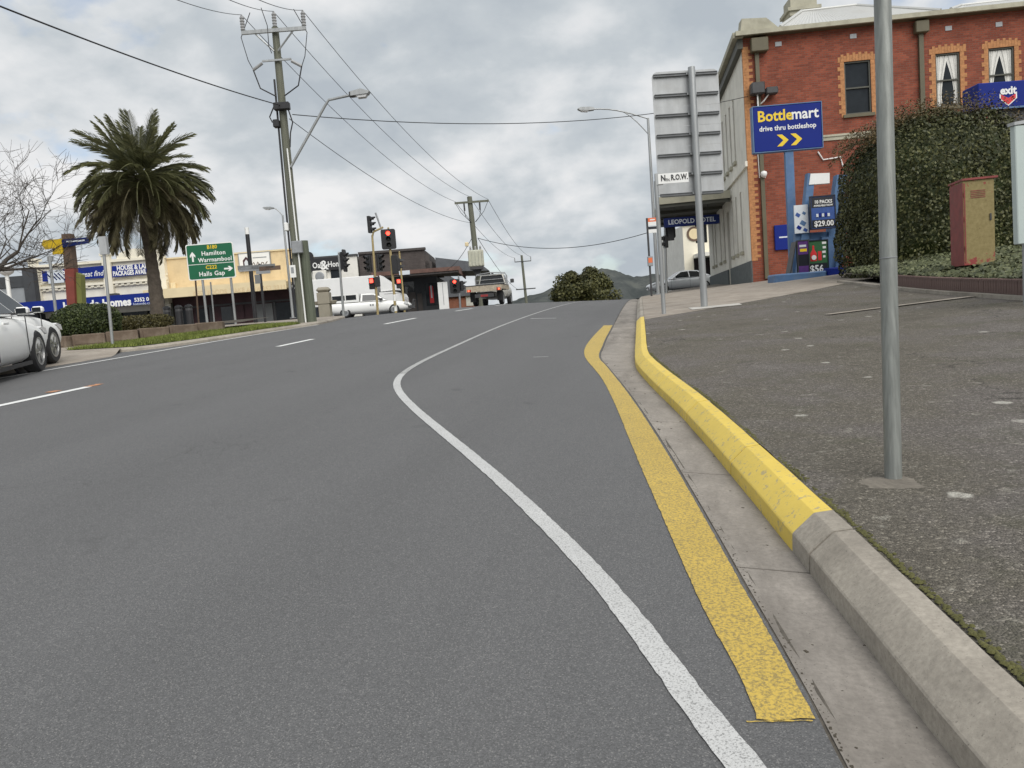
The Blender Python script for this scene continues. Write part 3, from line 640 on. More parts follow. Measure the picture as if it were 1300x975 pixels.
# trees on the ridge of the nearer hill
# ================================================================== RIGHT SIDE
# ---- near steel pole by the kerb
b = G(1134, 608, .125); b.z = zf(b.x, b.y)
t = thing('steel_pole', 'bare galvanised steel pole standing closest, set in the asphalt footpath', 'pole', b, 0)
kd = F/dep(b); pr = 10.2/kd
lean = Matrix.Rotation(R(1.2), 3, Vector((math.sin(YAW)*0+0, 1, 0)))
top = P(1119, -60, dep(b)); tl = top-b
MB().cyl((0, 0, -.05), tl, pr, n=28).build('shaft', 'near_galv', t, smooth=R(60))
mb = MB(); e = [(tl*f) for f in (.42,)]
c = tl*.42; mb.cyl(c+Vector((0, 0, -.002)), c+Vector((0, 0, .002)), pr+.0006, n=28); mb.build('weld_seam', 'grey_steel', t, smooth=R(60))
mb = MB(); n = 40; vs = [(0, 0, .006)]
for i in range(n):
    a = 2*math.pi*i/n; rr = 1+.25*noise.noise((math.cos(a)*1.5, math.sin(a)*1.5, 3))+.10*noise.noise((math.cos(a)*5, math.sin(a)*5, 7)); vs.append((.17*rr*math.cos(a)-.01, .125*rr*math.sin(a), -.010+.004*noise.noise((a*3, 5, 1))))
mb.add(vs, [(0, 1+i, 1+(i+1) % n) for i in range(n)]); mb.build('concrete_footing', 'footing', t, smooth=3.14)
# ---- back of the big direction sign
o = B(893, 390, 16.2); o.z = zf(o.x, o.y); rz = YAW+R(3); f = LOC(o, rz)
t = thing('direction_sign', 'tall grey sign board seen from behind, rails across it, on one post', 'sign', o, rz)
x0, z1 = f(828, 91); x1, _ = f(910, 88); xb, z0 = f(838, 251)
x0 = (x0+xb)/2-.01; x1 = f(915, 170)[0]+.03; pt = f(876, 88); hgt = pt[1]
MB().cyl((0, -.07, -.05), (pt[0]*.35, -.07, hgt+.02), .073, n=18).build('post', 'galvanised', t, smooth=R(50))
rails = [(z1-.085)-i*(z1-z0-.13)/6.0 for i in range(7)]
edges = [z1]+[(rails[i]+rails[i+1])/2-.02 for i in range(1, 5)]+[z0]
r_ = .12
def rrect(x0, x1, z0, z1, tl=0, tr=0, bl=0, br=0):
    p = []
    for cx, cz, r, a0 in ((x1, z0, br, -90), (x1, z1, tr, 0), (x0, z1, tl, 90), (x0, z0, bl, 180)):
        if r == 0: p.append((cx, cz)); continue
        mx = cx-r if cx == x1 else cx+r; mz = cz-r if cz == z1 else cz+r
        p += [(mx+r*math.cos(R(a0+k*18)), mz+r*math.sin(R(a0+k*18))) for k in range(6)]
    return p
for i in range(5):
    a, bz = edges[i], edges[i+1]; MB().prism(rrect(x0, x1, bz+.003, a, r_ if i == 0 else 0, r_ if i == 0 else 0, r_*.8 if i == 4 else 0, r_*.8 if i == 4 else 0), .05, .056).build('sheet_panel', 'alu_sheet', t)
for z in rails:
    MB().box(x0+.03, x1-.03, .014, .048, z-.028, z+.028).box(x0+.03, x1-.03, -.002, .014, z-.028, z-.018).box(x0+.03, x1-.03, -.002, .014, z+.018, z+.028).build('rail', 'rail_dark', t)
    q = pt[0]*.35*z/hgt; MB().box(q-.10, q+.10, -.02, .012, z-.02, z+.02).build('clamp', 'galvanised', t)
# ---- small street-name blade on pole
o = B(843, 398, 15.2); o.z = zf(o.x, o.y); f = LOC(o, YAW)
t = thing('street_sign', 'thin grey pole carrying a white blade lettered NTH. R.O.W.', 'sign', o, YAW)
q = f(832, 232); MB().cyl((0, 0, -.05), (q[0]*.5, 0, q[1]+.03), .042, n=14).build('pole', 'galvanised', t, smooth=R(50))
a = f(834, 235); c_ = f(873, 219); xm = a[0]+.02
MB().box(xm, c_[0], -.05, -.038, a[1]+.01, a[1]+.205).build('blade', 'sign_white', t)
MB().box(xm-.05, xm+.10, -.046, .05, a[1]-.0, a[1]+.22).build('bracket', 'galvanised', t)
text('N', 'black_paint', t, (xm+.10, -.054, a[1]+.112), .16, bold=.004, sx=.8); text('TH.', 'black_paint', t, (xm+.19, -.054, a[1]+.075), .075, sx=.8, bold=.001)
text('R.O.W.', 'black_paint', t, (xm+.42, -.054, a[1]+.112), .15, bold=.004, sx=.72)
# ---- bus stop flag
o = B(827, 371, 30); o.z = zf(o.x, o.y); f = LOC(o, YAW)
t = thing('bus_stop_pole', 'slim pole with orange and white stop flag and a timetable box', 'pole', o, YAW)
q = f(821, 277); MB().cyl((0, 0, 0), (q[0]*.7, 0, q[1]), .04, n=10).build('pole', 'dark_steel', t, smooth=R(50))
a = f(823, 296); c_ = f(834, 276)
zz0, zz1 = a[1], c_[1]; hh = zz1-zz0
for nm, mt_, u, v in (('flag_header', 'sign_orange', .74, 1.), ('flag_panel', 'sign_white', .5, .738), ('flag_panel', 'pale_print', .42, .498), ('flag_stripe', 'dark_print', .24, .418), ('flag_panel', 'sign_white', 0., .238)):
    MB().box(a[0], c_[0], -.012, .012, zz0+hh*u, zz0+hh*v).build(nm, mt_, t)
MB().box(a[0]+.09, c_[0]-.09, -.016, -.0121, zz0+hh*.83, zz0+hh*.91).build('printed_mark', 'sign_white', t)
q = f(825.5, 332); MB().cbox(q[0]-.11, q[0]+.09, -.1, .03, q[1]-.18, q[1]+.2, .015).build('timetable_box', 'grey_steel', t); MB().box(q[0]-.09, q[0]+.07, -.104, -.1, q[1]-.05, q[1]+.14).build('timetable', 'sign_orange', t)
# ---- street light on the right footpath
def street_light(o, rz, H_, arm, label, r=.075, side=-1, double=True, head='galvanised', rise=.55, hs=1.):
    t = thing('street_lamp', label, 'street lamp', o, rz, 'street lamps')
    MB().cyl((0, 0, 0), (0, 0, H_), r*1.25, r*.75, 14).build('pole', 'galvanised', t, smooth=R(50))
    MB().box(-r*2.2, r*2.2, -r*2.2, r*2.2, 0, .03).build('base_plate', 'grey_steel', t)
    pts = [(side*arm*u, 0, H_-.02+rise*math.sin(u*math.pi/2)) for u in lin(0, 1, 8)]; MB().tube(pts, r*.42, 8).build('arm', 'galvanised', t, smooth=R(60))
    if double:
        pts = [(side*arm*u*.62, 0, H_-.75+(rise*math.sin(.62*math.pi/2)+.73)*math.sin(u*math.pi/2)) for u in lin(0, 1, 7)]; MB().tube(pts, r*.32, 8).build('brace', 'galvanised', t, smooth=R(60))
    e = Vector((side*arm, 0, H_-.02+rise)); M = Matrix.Translation(e) @ Matrix.Rotation(side*R(-4), 4, 'Y') @ Matrix.Scale(hs, 4)
    hd = MB().prism([(side*-.05, -.04), (side*.18, -.075), (side*.62, -.06), (side*.72, 0), (side*.60, .07), (side*.15, .085), (side*-.05, .05)], -.13, .13, M).build('lamp_head', head, t)
    MB().prism([(side*.2, -.078), (side*.6, -.064), (side*.55, -.11), (side*.26, -.125)], -.10, .10, M).build('lens', 'clear_lens', hd)
    return t
o = B(835, 362, 36); o.z = zf(o.x, o.y); f = LOC(o, YAW); q = f(823, 150); ax_ = f(748, 138)
street_light(o, YAW, q[1], abs(ax_[0]-q[0])*.93, 'tall steel street lamp behind the grey sign board, arm reaching left over the road', rise=.62)
# ---- hedge, ivy bed, brick edging, cabinet
def hedge_pts(n, cx, ax_, cz, bx, shell=.25, pw=3.2):
    """points in the outer shell of a superellipsoid bush; returns pts, normals"""
    d = rng.normal(0, 1, (n, 3)); d /= np.linalg.norm(d, axis=1)[:, None]
    r = (np.abs(d)**pw).sum(1)**(-1/pw); nrm = np.sign(d)*np.abs(d*r[:, None])**(pw-1)
    k = 1-shell*rng.random(n)**2.2
    lump = np.array([noise.noise(Vector(v)*2.2)*.06+noise.noise(Vector(v)*6)*.05 for v in d])
    k = k-.03
    p = d*(r*(k+lump))[:, None]*np.array([ax_[0], ax_[1], ax_[2]])+np.array(cx)
    return p, nrm/(np.linalg.norm(nrm, axis=1)[:, None]+1e-9)
o = G(1180, 352, .3); o = B(1185, 352, 17.8, .30); f = LOC(o, YAW)
x0 = LOC(o, YAW, 3.6)(1050, 250)[0]; f = LOC(o, YAW, 1.2); x1 = f(1322, 250)[0]; top = f(1200, 130)[1]
t = thing('hedge', 'big dense dark clipped bush behind the steel pole', 'bush', o, YAW)
cxm, hw, hh = (x0+x1)/2, (x1-x0)/2, top/2
p, nr = hedge_pts(80000, (cxm, 2.2, hh*.80), (hw, 2.1, hh*1.16), 0, 0, .26, 3.6); keep = p[:, 2] > -.05
p = p[keep]; nr = nr[keep]; u_ = (p[:, 0]-cxm)/hw; p[:, 2] *= 1-.34*np.clip((u_-.35)/.65, 0, 1)**1.5-.20*np.clip((-u_-.45)/.55, 0, 1)**2
fl = leaves('foliage', 'hedge_leaf', p, nr, .08, t, .6, .75); fl['kind'] = 'stuff'
m_ = rng.random(len(p)) < .0
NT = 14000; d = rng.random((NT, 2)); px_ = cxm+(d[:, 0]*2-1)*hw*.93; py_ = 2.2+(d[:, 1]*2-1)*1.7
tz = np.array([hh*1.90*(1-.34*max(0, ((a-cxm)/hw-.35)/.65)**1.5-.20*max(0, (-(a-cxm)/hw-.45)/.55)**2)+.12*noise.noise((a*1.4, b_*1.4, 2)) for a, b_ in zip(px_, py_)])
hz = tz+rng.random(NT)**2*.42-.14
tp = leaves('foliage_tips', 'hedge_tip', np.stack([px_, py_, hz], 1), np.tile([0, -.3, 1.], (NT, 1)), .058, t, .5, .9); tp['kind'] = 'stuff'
mb = MB()
for i in range(14):
    a = cxm+(rng.random()*2-1)*hw*.5; mb.tube([(a, 2.2, -.1), (a+rng.normal(0, .3), 2.2+rng.normal(0, .3), hh*.8), (a+rng.normal(0, .6), 2.2+rng.normal(0, .6), hh*1.7)], [.06, .04, .015], 6)
mb.build('stems', 'bark', t)
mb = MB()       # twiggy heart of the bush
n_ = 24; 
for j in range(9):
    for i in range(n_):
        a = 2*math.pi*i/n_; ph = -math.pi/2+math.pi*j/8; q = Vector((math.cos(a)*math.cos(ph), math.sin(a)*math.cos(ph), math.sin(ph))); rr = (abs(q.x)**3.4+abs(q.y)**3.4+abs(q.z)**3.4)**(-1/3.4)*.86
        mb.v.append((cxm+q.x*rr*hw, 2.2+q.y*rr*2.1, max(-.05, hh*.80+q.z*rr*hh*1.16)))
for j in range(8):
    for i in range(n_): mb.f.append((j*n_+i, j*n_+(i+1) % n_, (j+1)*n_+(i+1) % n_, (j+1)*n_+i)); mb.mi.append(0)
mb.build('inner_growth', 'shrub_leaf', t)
# bed
bx = [G(1068, 367, .13), G(1190, 372, .13), G(1330, 389, .13)]
edge = [(4.62, 20.9), (4.72, 18.6), (4.86, 15), (5.0, 11.6), (5.06, 6.0)]
edge = cubic(edge[::-1]); 
poly_sheet('garden_bed', 'soil', [(edge(y)+.12, y) for y in lin(6, 20.9, 24)]+[(16, 20.9), (16, 6)], lambda x, y: zf(min(x, 5), y)+.20+.05*max(0, min(5, x-5))+.05*noise.noise((x, y, 1)), step=.7)
be = thing('brick_edging', 'low edging of upright dark red bricks round the ivy bed', 'edging', (edge(6), 6, zf(edge(6), 6)))
mbrick = MB().cbox(-.055, .055, -.036, .036, 0, .22, .006).mesh('brick'); mbrick.materials.append(MAT['edge_brick'])
y = 6.05
while y < 17.0:
    x = edge(y)+.06; b_ = bpy.data.objects.new('brick', mbrick); col.objects.link(b_); b_.parent = be; dx = edge(y+.05)-edge(y-.05)
    b_.location = (x-edge(6), y-6, zf(x, y)+.055+.004*random.random()-zf(edge(6), 6)); b_.rotation_euler = (random.gauss(0, .01), random.gauss(0, .01), math.atan2(.1, dx)-math.pi/2+random.gauss(0, .02)); y += .0795
kb = thing('garden_kerb', 'pale concrete strip kerb at the foot of the brick edging', 'kerb', (edge(6), 6, zf(edge(6), 6)))
ys = lin(6, 20.8, 14)
for a, b_ in zip(ys[:-1], ys[1:]):
    seg = lin(a+.006, b_-.006, 5); oz = Vector((edge(6), 6, zf(edge(6), 6)))
    mb = MB(); vs = []
    for yy in seg:
        for (s_, h) in ((-.06, -.05), (-.05, .05), (-.02, .058), (.13, .058), (.13, -.05)): vs.append(Vector((edge(yy)+s_, yy, zf(edge(yy), yy)+h))-oz)
    fs = [(j*5+i, (j+1)*5+i, (j+1)*5+(i+1) % 5, j*5+(i+1) % 5) for j in range(4) for i in range(5)]+[(0, 1, 2, 3, 4), (24, 23, 22, 21, 20)]
    mb.add(vs, fs).build('kerb_stone', 'kerb_concrete', kb)
n_ = 26000; yv = 6.2+14.3*rng.random(n_); xv = np.array([edge(a) for a in yv])+.10+rng.random(n_)**1.3*3.4
zv = np.array([zf(min(a, 5), b_)+.22+.05*max(0, min(5, a-5))+.10*rng.random()+.10*max(0, noise.noise((a*1.5, b_*1.5, 5)))+.09*min(1, (a-edge(b_))*.6) for a, b_ in zip(xv, yv)])
iv = leaves('ivy_ground_cover', 'ivy', np.stack([xv, yv, zv], 1), np.tile([-.3, -.5, 1.], (n_, 1)), .075, None, .8, .6); setp(iv, 'grey green ivy covering the bed in front of the bush', 'ivy', kind='stuff')
o = B(1240, 322, 13.6, 0); o.z = P(1240, 325, 13.6).z; rz = R(0); f = LOC(o, rz)
t = thing('metal_cabinet', 'rusty red and mustard metal cabinet in the ivy against the bush', 'cabinet', o, rz)
xa = f(1224, 300)[0]; xb = f(1263, 300)[0]; h = f(1238, 228)[1]
MB().box(xa, xb, 0, .62, -.15, h).build('body', 'peeling_cabinet', t)
MB().box(xa-.008, xa-.001, 0, .62, -.15, h-.03).build('side_panel', 'cabinet_red', t)
MB().box(xa-.02, xb+.06, -.03, .65, h, h+.035).build('lid', 'cabinet_red', t)
MB().box(xa+.01, xa+.03, -.008, -.001, -.1, h-.05).build('door_edge', 'cabinet_red', t)
for z_ in (.15, h*.5, h-.25): MB().cyl((xa+.012, -.012, z_-.04), (xa+.012, -.012, z_+.04), .010, n=8).build('hinge', 'cabinet_red', t)
MB().cbox(xb-.08, xb-.05, -.02, -.001, h*.5-.06, h*.5+.06, .005).build('handle', 'dark_steel', t)
for k_ in range(5): MB().box(xa+.12, xb-.14, -.006, -.0008, h-.20-.03*k_, h-.188-.03*k_).build('vent_slot', 'cabinet_red', t)
o = B(1296, 330, 9.6, .3); f = LOC(o, YAW+R(15))
t = thing('notice_stand', 'pale grey green panel edge at the right border beside the bush', 'sign', o, YAW+R(15))
a = f(1288, 160); b_ = f(1297, 300)
M = Matrix.Rotation(R(-1), 4, 'Y')
MB().cbox(a[0], a[0]+1.1, -.04, .04, b_[1]-.1, a[1], .01, M).build('panel', 'panel_green', t)
MB().prism([(a[0]-.02, a[1]), (a[0]+1.12, a[1]+.12), (a[0]+1.12, a[1]+.16), (a[0]-.02, a[1]+.04)], -.05, .05, M).build('cap', 'alu_sheet', t)
for dx in (.2, .9): MB().cyl((a[0]+dx, .06, -.2), (a[0]+dx, .06, a[1]-.1), .03, n=10).build('leg', 'galvanised', t, smooth=R(50))
# ================================================================== HOTEL
o = P(957, 358, 32.6); o.z = min(o.z, zf(o.x, o.y)+.25); HB = o.copy()
WA = YAW+R(-4.5)                   # direction of the camera-facing wall
FA = YAW-R(9.35)                   # the street front runs away along this heading
t = thing('hotel', 'two storey red brick hotel with pale rendered street front and iron roof', 'building', o, WA)
f = LOC(o, WA)
EH = f(946, 49)[1]; LEN = 26.
wd = [(1072.5, 1106, 77, 149), (1188, 1219, 67, 130), (1255, 1288, 60, 122)]
wins = []
for (pa, pb, ya, yb) in wd:
    a = f(pa, (ya+yb)/2); c_ = f(pb, (ya+yb)/2); zt = f((pa+pb)/2, ya)[1]; wins.append((a[0], c_[0], zt-2.15, zt))
wins.append((wins[2][0]+4.2, wins[2][1]+4.2, wins[2][2], wins[2][3])); wins.append((wins[2][0]+7.2, wins[2][1]+7.2, wins[2][2], wins[2][3]))
def wall_with_holes(L0, L1, z0, z1, holes, y0, y1):
    mb = MB(); xs = sorted({L0, L1, *[h[0] for h in holes], *[h[1] for h in holes]}); zs_ = sorted({z0, z1, *[h[2] for h in holes], *[h[3] for h in holes]})
    for i in range(len(xs)-1):
        for j in range(len(zs_)-1):
            cx_, cz = (xs[i]+xs[i+1])/2, (zs_[j]+zs_[j+1])/2
            if any(h[0] < cx_ < h[1] and h[2] < cz < h[3] for h in holes): continue
            mb.add([(xs[i], y0, zs_[j]), (xs[i+1], y0, zs_[j]), (xs[i+1], y0, zs_[j+1]), (xs[i], y0, zs_[j+1])], [(0, 1, 2, 3)])
    for h in holes:
        a, b, c, d = h; mb.add([(a, y0, c), (a, y1, c), (a, y1, d), (a, y0, d)], [(0, 1, 2, 3)]); mb.add([(b, y0, c), (b, y1, c), (b, y1, d), (b, y0, d)], [(3, 2, 1, 0)])
        mb.add([(a, y0, d), (a, y1, d), (b, y1, d), (b, y0, d)], [(0, 1, 2, 3)]); mb.add([(a, y0, c), (a, y1, c), (b, y1, c), (b, y0, c)], [(3, 2, 1, 0)])
    return mb
wall_with_holes(.52, LEN, -.6, EH, wins, 0, .18).build('wall', 'red_brick', t)
for (a, b_, c_, d_) in wins:
    w = MB().box(a, b_, .12, .14, c_, d_).build('window', 'pane_glass', t)
    fr = MB(); fw = .06
    fr.box(a, a+fw, .04, .12, c_, d_).box(b_-fw, b_, .04, .12, c_, d_).box(a+fw, b_-fw, .04, .12, d_-fw, d_).box(a+fw, b_-fw, .04, .12, c_, c_+fw).box(a+fw, b_-fw, .05, .12, (c_+d_)/2-.03, (c_+d_)/2+.03)
    fr.build('frame', 'trim_dark', w)
    MB().box(a-.1, b_+.1, -.09, .12, c_-.13, c_-.002).build('sill', 'olive_trim', w)
    # toothed orange brick surround
    q = MB(); k = 0; z = c_-.1; n_ = int((d_-c_+.1)/.172)
    for i in range(n_+1):
        wdt = .27 if i % 2 else .17; zz0 = c_-.1+i*.172; zz1 = min(zz0+.168, d_)
        if zz1 <= zz0: continue
        q.box(a-wdt, a-.002, -.012, .1, zz0, zz1); q.box(b_+.002, b_+wdt, -.012, .1, zz0, zz1)
    nx = int((b_-a+.5)/.115); st = (b_-a+.5)/nx
    for i in range(nx):
        xa = a-.25+i*st; rise = .10*(1-((i+.5)/nx*2-1)**2); q.box(xa+.003, xa+st-.003, -.014, .1, d_+.002, d_+.19+rise*.8+(.08 if i % 2 else 0))
    q.build('brick_surround', 'orange_brick', w)
for i, (a, b_, c_, d_) in enumerate(wins):
    if i == 0:
        continue
    w = [o_ for o_ in t.children if o_.name.startswith('window')][i]
    for sgn, xe in ((1, a+.06), (-1, b_-.06)):
        mb = MB(); n_ = 12; vs = []
        for j in range(9):
            u = j/8; wid = (b_-a)*(.50-(.30+.07*((i*7+sgn*3) % 5)/5)*math.sin(min(1, u*(1.05+.12*((i*5+sgn) % 3)))*math.pi/2))*(1 if u < .8 else 1+.5*(u-.8)*5*.5)
            for k in range(n_+1):
                x = xe+sgn*wid*k/n_; vs.append((x, .112-.012*math.sin(k*2.6), d_-.08-u*(d_-c_-.15)))
        mb.add(vs, [(j*(n_+1)+k, j*(n_+1)+k+1, (j+1)*(n_+1)+k+1, (j+1)*(n_+1)+k) for j in range(8) for k in range(n_)]).build('curtain', 'curtain', w)
# corner quoins and downpipes
q = MB(); z = .9; i = 0
while z < EH-.35:
    q.box(-.03, .36+(.0 if i % 2 else -.15), -.02, .1, z, z+.125); z += .129; i += 1
q.build('quoins', 'orange_brick', t)
MB().box(-.02, .52, -.004, .1, -.6, EH).build('corner_pier', 'red_brick', t)
MB().box(.46, .62, -.14, -.02, .1, EH-.55).build('downpipe', 'olive_trim', t)
MB().cbox(.28, .98, -.34, -.02, EH-.66, EH-.10, .03).build('rainwater_head', 'olive_trim', t)
xp = f(1168, 60)[0]; MB().box(xp-.09, xp+.09, -.14, -.02, .1, EH-.5).build('downpipe', 'olive_trim', t); MB().cbox(xp-.27, xp+.27, -.3, -.02, EH-.55, EH-.08, .03).build('rainwater_head', 'olive_trim', t)
MB().box(-.35, LEN, -.30, .2, EH, EH+.12).build('eave_soffit', 'olive_trim', t)
MB().box(-.35, LEN, -.42, -.28, EH+.02, EH+.20).build('roof_gutter', 'parapet', t)
bz = f(1060, 173)[1]; MB().box(.9, LEN, -.05, .02, bz-.16, bz-.01).box(.9, LEN, -.09, .02, bz-.01, bz+.07).build('string_course', 'parapet', t)
for px_, py_ in ((988, 56), (1083, 46), (1204, 36), (1268, 31)):
    a = f(px_, py_); MB().box(a[0]-.13, a[0]+.13, -.02, .03, a[1]-.09, a[1]+.09).build('air_vent', 'grey_steel', t)
# floodlights, camera, conduit
a = f(959, 115); fl = MB().cbox(a[0]-.28, a[0]+.28, -.5, -.08, a[1]-.26, a[1]+.22, .05).build('floodlight', 'dark_steel', t); MB().cyl((a[0], -.3, a[1]-.75), (a[0], -.3, a[1]-.2), .03, n=8).build('bracket', 'sign_white', fl)
a = f(977, 118); fl = MB().cbox(a[0]-.25, a[0]+.25, -.45, -.08, a[1]-.14, a[1]+.14, .04).build('floodlight', 'dark_steel', t); MB().tube([(a[0]-.1, -.3, a[1]-.1), (a[0]-.3, -.2, a[1]-.35), (a[0]-.5, -.05, a[1]-.5)], .03, 6).build('bracket', 'sign_white', fl)
a = f(968, 222); cm = MB().lathe([(.02, -.16), (.11, -.1), (.14, 0), (.12, .08), (.05, .12)], 14, Matrix.Translation((a[0], -.22, a[1]))).build('security_camera', 'sign_white', t, smooth=3.1)
a = f(962, 196); b_ = f(964, 226); MB().tube([(a[0], -.04, a[1]), (b_[0], -.04, b_[1]), (b_[0]+.25, -.1, b_[1]-.02)], .022, 6).build('conduit', 'sign_white', t)
a = f(1038, 193); MB().tube([(a[0], -.04, a[1]), (a[0]+.2, -.05, a[1]-.35), (a[0]+.9, -.05, a[1]-.3), (a[0]+1.0, -.05, a[1]-.7)], .03, 6).build('conduit', 'sign_white', t)
# roof: two corrugated hips behind the gutter
def corr_face(name, A, B_, C_, D_, parent, pitch=.16, amp=.022):
    """corrugated sheet, ribs running from edge AB up to edge DC"""
    A, B_, C_, D_ = map(Vector, (A, B_, C_, D_)); nn = (B_-A).cross(D_-A).normalized(); n_ = max(4, int((B_-A).length/pitch*4)); mb = MB(); vs = []
    for i in range(n_+1):
        u = i/n_; off = nn*amp*math.sin(i*math.pi/2)
        vs += [A.lerp(B_, u)+off, D_.lerp(C_, u)+off]
    mb.add(vs, [(2*i, 2*i+2, 2*i+3, 2*i+1) for i in range(n_)]); return mb.build(name, 'roof_iron', parent, smooth=3.1)
Y0 = -.25; RZ = EH+.2
def hip(x0, x1, pxy):
    ap = f(*pxy); xr = ap[0]; dpt = (x1-x0)/2; 
    zr = RZ+1.75
    r1 = Vector((x0+dpt*.62, dpt, zr)); r2 = Vector((x1-dpt*.62, dpt, zr))
    corr_face('roof_sheet', (x0, Y0, RZ), (x1, Y0, RZ), r2, r1, t); corr_face('roof_sheet', (x0, 2*dpt, RZ), (x0, Y0, RZ), r1, r1+Vector((0, .01, 0)), t)
    corr_face('roof_sheet', (x1, Y0, RZ), (x1, 2*dpt, RZ), r2+Vector((0, .01, 0)), r2, t); corr_face('roof_sheet', (x1, 2*dpt, RZ), (x0, 2*dpt, RZ), r1, r2, t)
    mb = MB()
    for p_, q_ in (((x0, Y0, RZ+.03), r1), ((x1, Y0, RZ+.03), r2), (r1, r2)): mb.tube([Vector(p_)+Vector((0, 0, .02)), Vector(q_)+Vector((0, 0, .04))], .07, 6)
    mb.build('ridge_capping', 'roof_iron', t)
hip(1.5, 7.9, (1047, 6)); hip(8.3, 17.5, (1300, -30))
# parapet at the street corner and chimney
fd = Vector((math.cos(math.pi/2+FA-WA), math.sin(math.pi/2+FA-WA), 0))   # street front direction in local coordinates
nl = Vector((-fd.y, fd.x, 0))                                            # outward (towards the street), local
MB().prism([(-.12, EH+.2), (1.45, EH+.2), (.95, EH+.66), (-.05, EH+.72)], -.28, .25).build('parapet', 'parapet', t)
cx_ = LOC(HB, WA, 4.7)(1016, 20)[0]
ch = MB().box(cx_-.55, cx_+.55, 4.2, 5.2, EH, EH+2.15).build('chimney', 'parapet', t)
MB().box(cx_-.66, cx_+.66, 4.1, 5.3, EH+2.15, EH+2.35).box(cx_-.76, cx_+.76, 4.0, 5.4, EH+2.35, EH+2.5).box(cx_-.60, cx_+.60, 4.15, 5.25, EH+2.5, EH+3.0).build('chimney_cap', 'parapet', ch)
# street front: local frame s along fd, outward nl
FL = 17.6
def front(mb, s0, s1, n0, n1, z0, z1):
    M = Matrix(((fd.x, nl.x, 0, 0), (fd.y, nl.y, 0, 0), (0, 0, 1, 0), (0, 0, 0, 1))); return mb.box(s0, s1, n0, n1, z0, z1, M)
def s_at(px, h):
    """distance along the street front that shows at column px"""
    lo, hi = 0., FL
    Mw = Matrix.Rotation(WA, 3, 'Z'); 
    for _ in range(40):
        mid = (lo+hi)/2; w = HB+Mw @ (fd*mid)+Vector((0, 0, h))-CAM; x = CX+F*w.dot(RT)/w.dot(FW)
        if x > px: lo = mid
        else: hi = mid
    return mid
GS = .95
Mf = Matrix(((fd.x, -nl.x, 0, 0), (fd.y, -nl.y, 0, 0), (0, 0, 1, 0), (0, 0, 0, 1)))
fh = []
for px_, zb, zt in ((923, 5.75, 8.6), (927.6, 5.75, 8.6), (932.4, 5.75, 8.6), (914, 5.75, 8.6), (918.5, 5.75, 8.6), (910, 5.75, 8.6)): s_ = s_at(px_, 7); fh.append((s_-.22, s_+.22, zb, zt))
for px_ in (930.8, 936, 942, 905.8, 909, 915, 920): s_ = s_at(px_, 2.6); fh.append((s_-.22, s_+.22, 1.5, 4.2))
s_ = s_at(926, 2); fh.append((s_-.5, s_+.5, .0, 3.9))
mb = wall_with_holes(.02, FL, -.6, EH, sorted(fh), 0, .22)
mb.v = [tuple(Mf @ Vector(v)) for v in mb.v]; mb.build('street_front', 'hotel_render', t)
for (a, b_, c_, d_) in fh:
    w = front(MB(), a, b_, -.22, -.18, c_, d_).build('window' if c_ > .5 else 'door', 'pane_glass' if c_ > .5 else 'dark_steel', t)
    if c_ > .5: front(MB(), a-.1, b_+.1, .0, .12, c_-.16, c_-.01).build('sill', 'parapet', w); front(MB(), a, b_, -.18, -.12, (c_+d_)/2-.03, (c_+d_)/2+.03).build('meeting_rail', 'timber_white', w)
front(MB(), .0, s_at(926, 2)-.5, .003, .07, -.6, .92).build('plinth', 'bluestone', t); front(MB(), s_at(926, 2)+.5, FL, .003, .07, -.6, .92).build('plinth', 'bluestone', t)
front(MB(), -.02, FL, .002, .12, 4.9, 5.12).build('string_course', 'hotel_render', t)
front(MB(), -.3, FL+.2, .0, .42, EH-.02, EH+.2).build('cornice', 'parapet', t); front(MB(), -.1, FL+.1, .0, .22, EH-.42, EH-.03).build('frieze', 'trim_dark', t)
front(MB(), -.1, FL, -.35, .02, EH+.2, EH+.62).build('parapet', 'parapet', t)
front(MB(), 9.2, 10.2, -.5, .12, EH+.62, EH+1.3).build('parapet_pier', 'parapet', t); front(MB(), FL-.3, FL, -9, -.01, -.6, EH).build('end_wall', 'hotel_render', t)
s0 = s_at(926.5, 4.6); aw0 = s0-.6
vr = front(MB(), aw0, FL, .05, 3.5, 4.42, 4.55).build('verandah_roof', 'trim_dark', t)
front(MB(), aw0-.05, FL, 3.5, 3.6, 4.38, 4.75).build('fascia', 'parapet', vr); front(MB(), aw0-.06, aw0-.001, .05, 3.6, 4.38, 4.75).build('fascia', 'parapet', vr)
for k in range(4): front(MB(), aw0+.5+k*2.9, aw0+.62+k*2.9, .05, 3.5, 4.28, 4.42).build('rafter', 'trim_dark', vr)
front(MB(), aw0+.05, aw0+.2, .07, 3.5, 4.22, 4.38).build('edge_beam', 'trim_dark', vr)
Mw = Matrix.Translation(HB) @ Matrix.Rotation(WA, 4, 'Z')
o = Mw @ (fd*(aw0+.9)+nl*1.9+Vector((0, 0, 0))); dd = dep(o); f2 = LOC(o, YAW)
ht = thing('hanging_sign', 'dark blue lettered hotel name board hanging under the verandah', 'sign', o, YAW)
a = f2(843, 289); b_ = f2(913, 272)
zc = (a[1]+b_[1])/2; MB().cbox(a[0], b_[0], -.04, .04, zc-.24, zc+.24, .012).build('board', 'navy', ht)
text('LEOPOLD HOTEL', 'pale_print', ht, ((a[0]+b_[0])/2, -.046, zc), .33, bold=.004, sx=.95)
for u in (.2, .8):
    x = a[0]+(b_[0]-a[0])*u; MB().cyl((x, 0, zc+.24), (x, 0, HB.z+4.3-o.z), .012, n=6).build('hanger', 'dark_steel', ht)
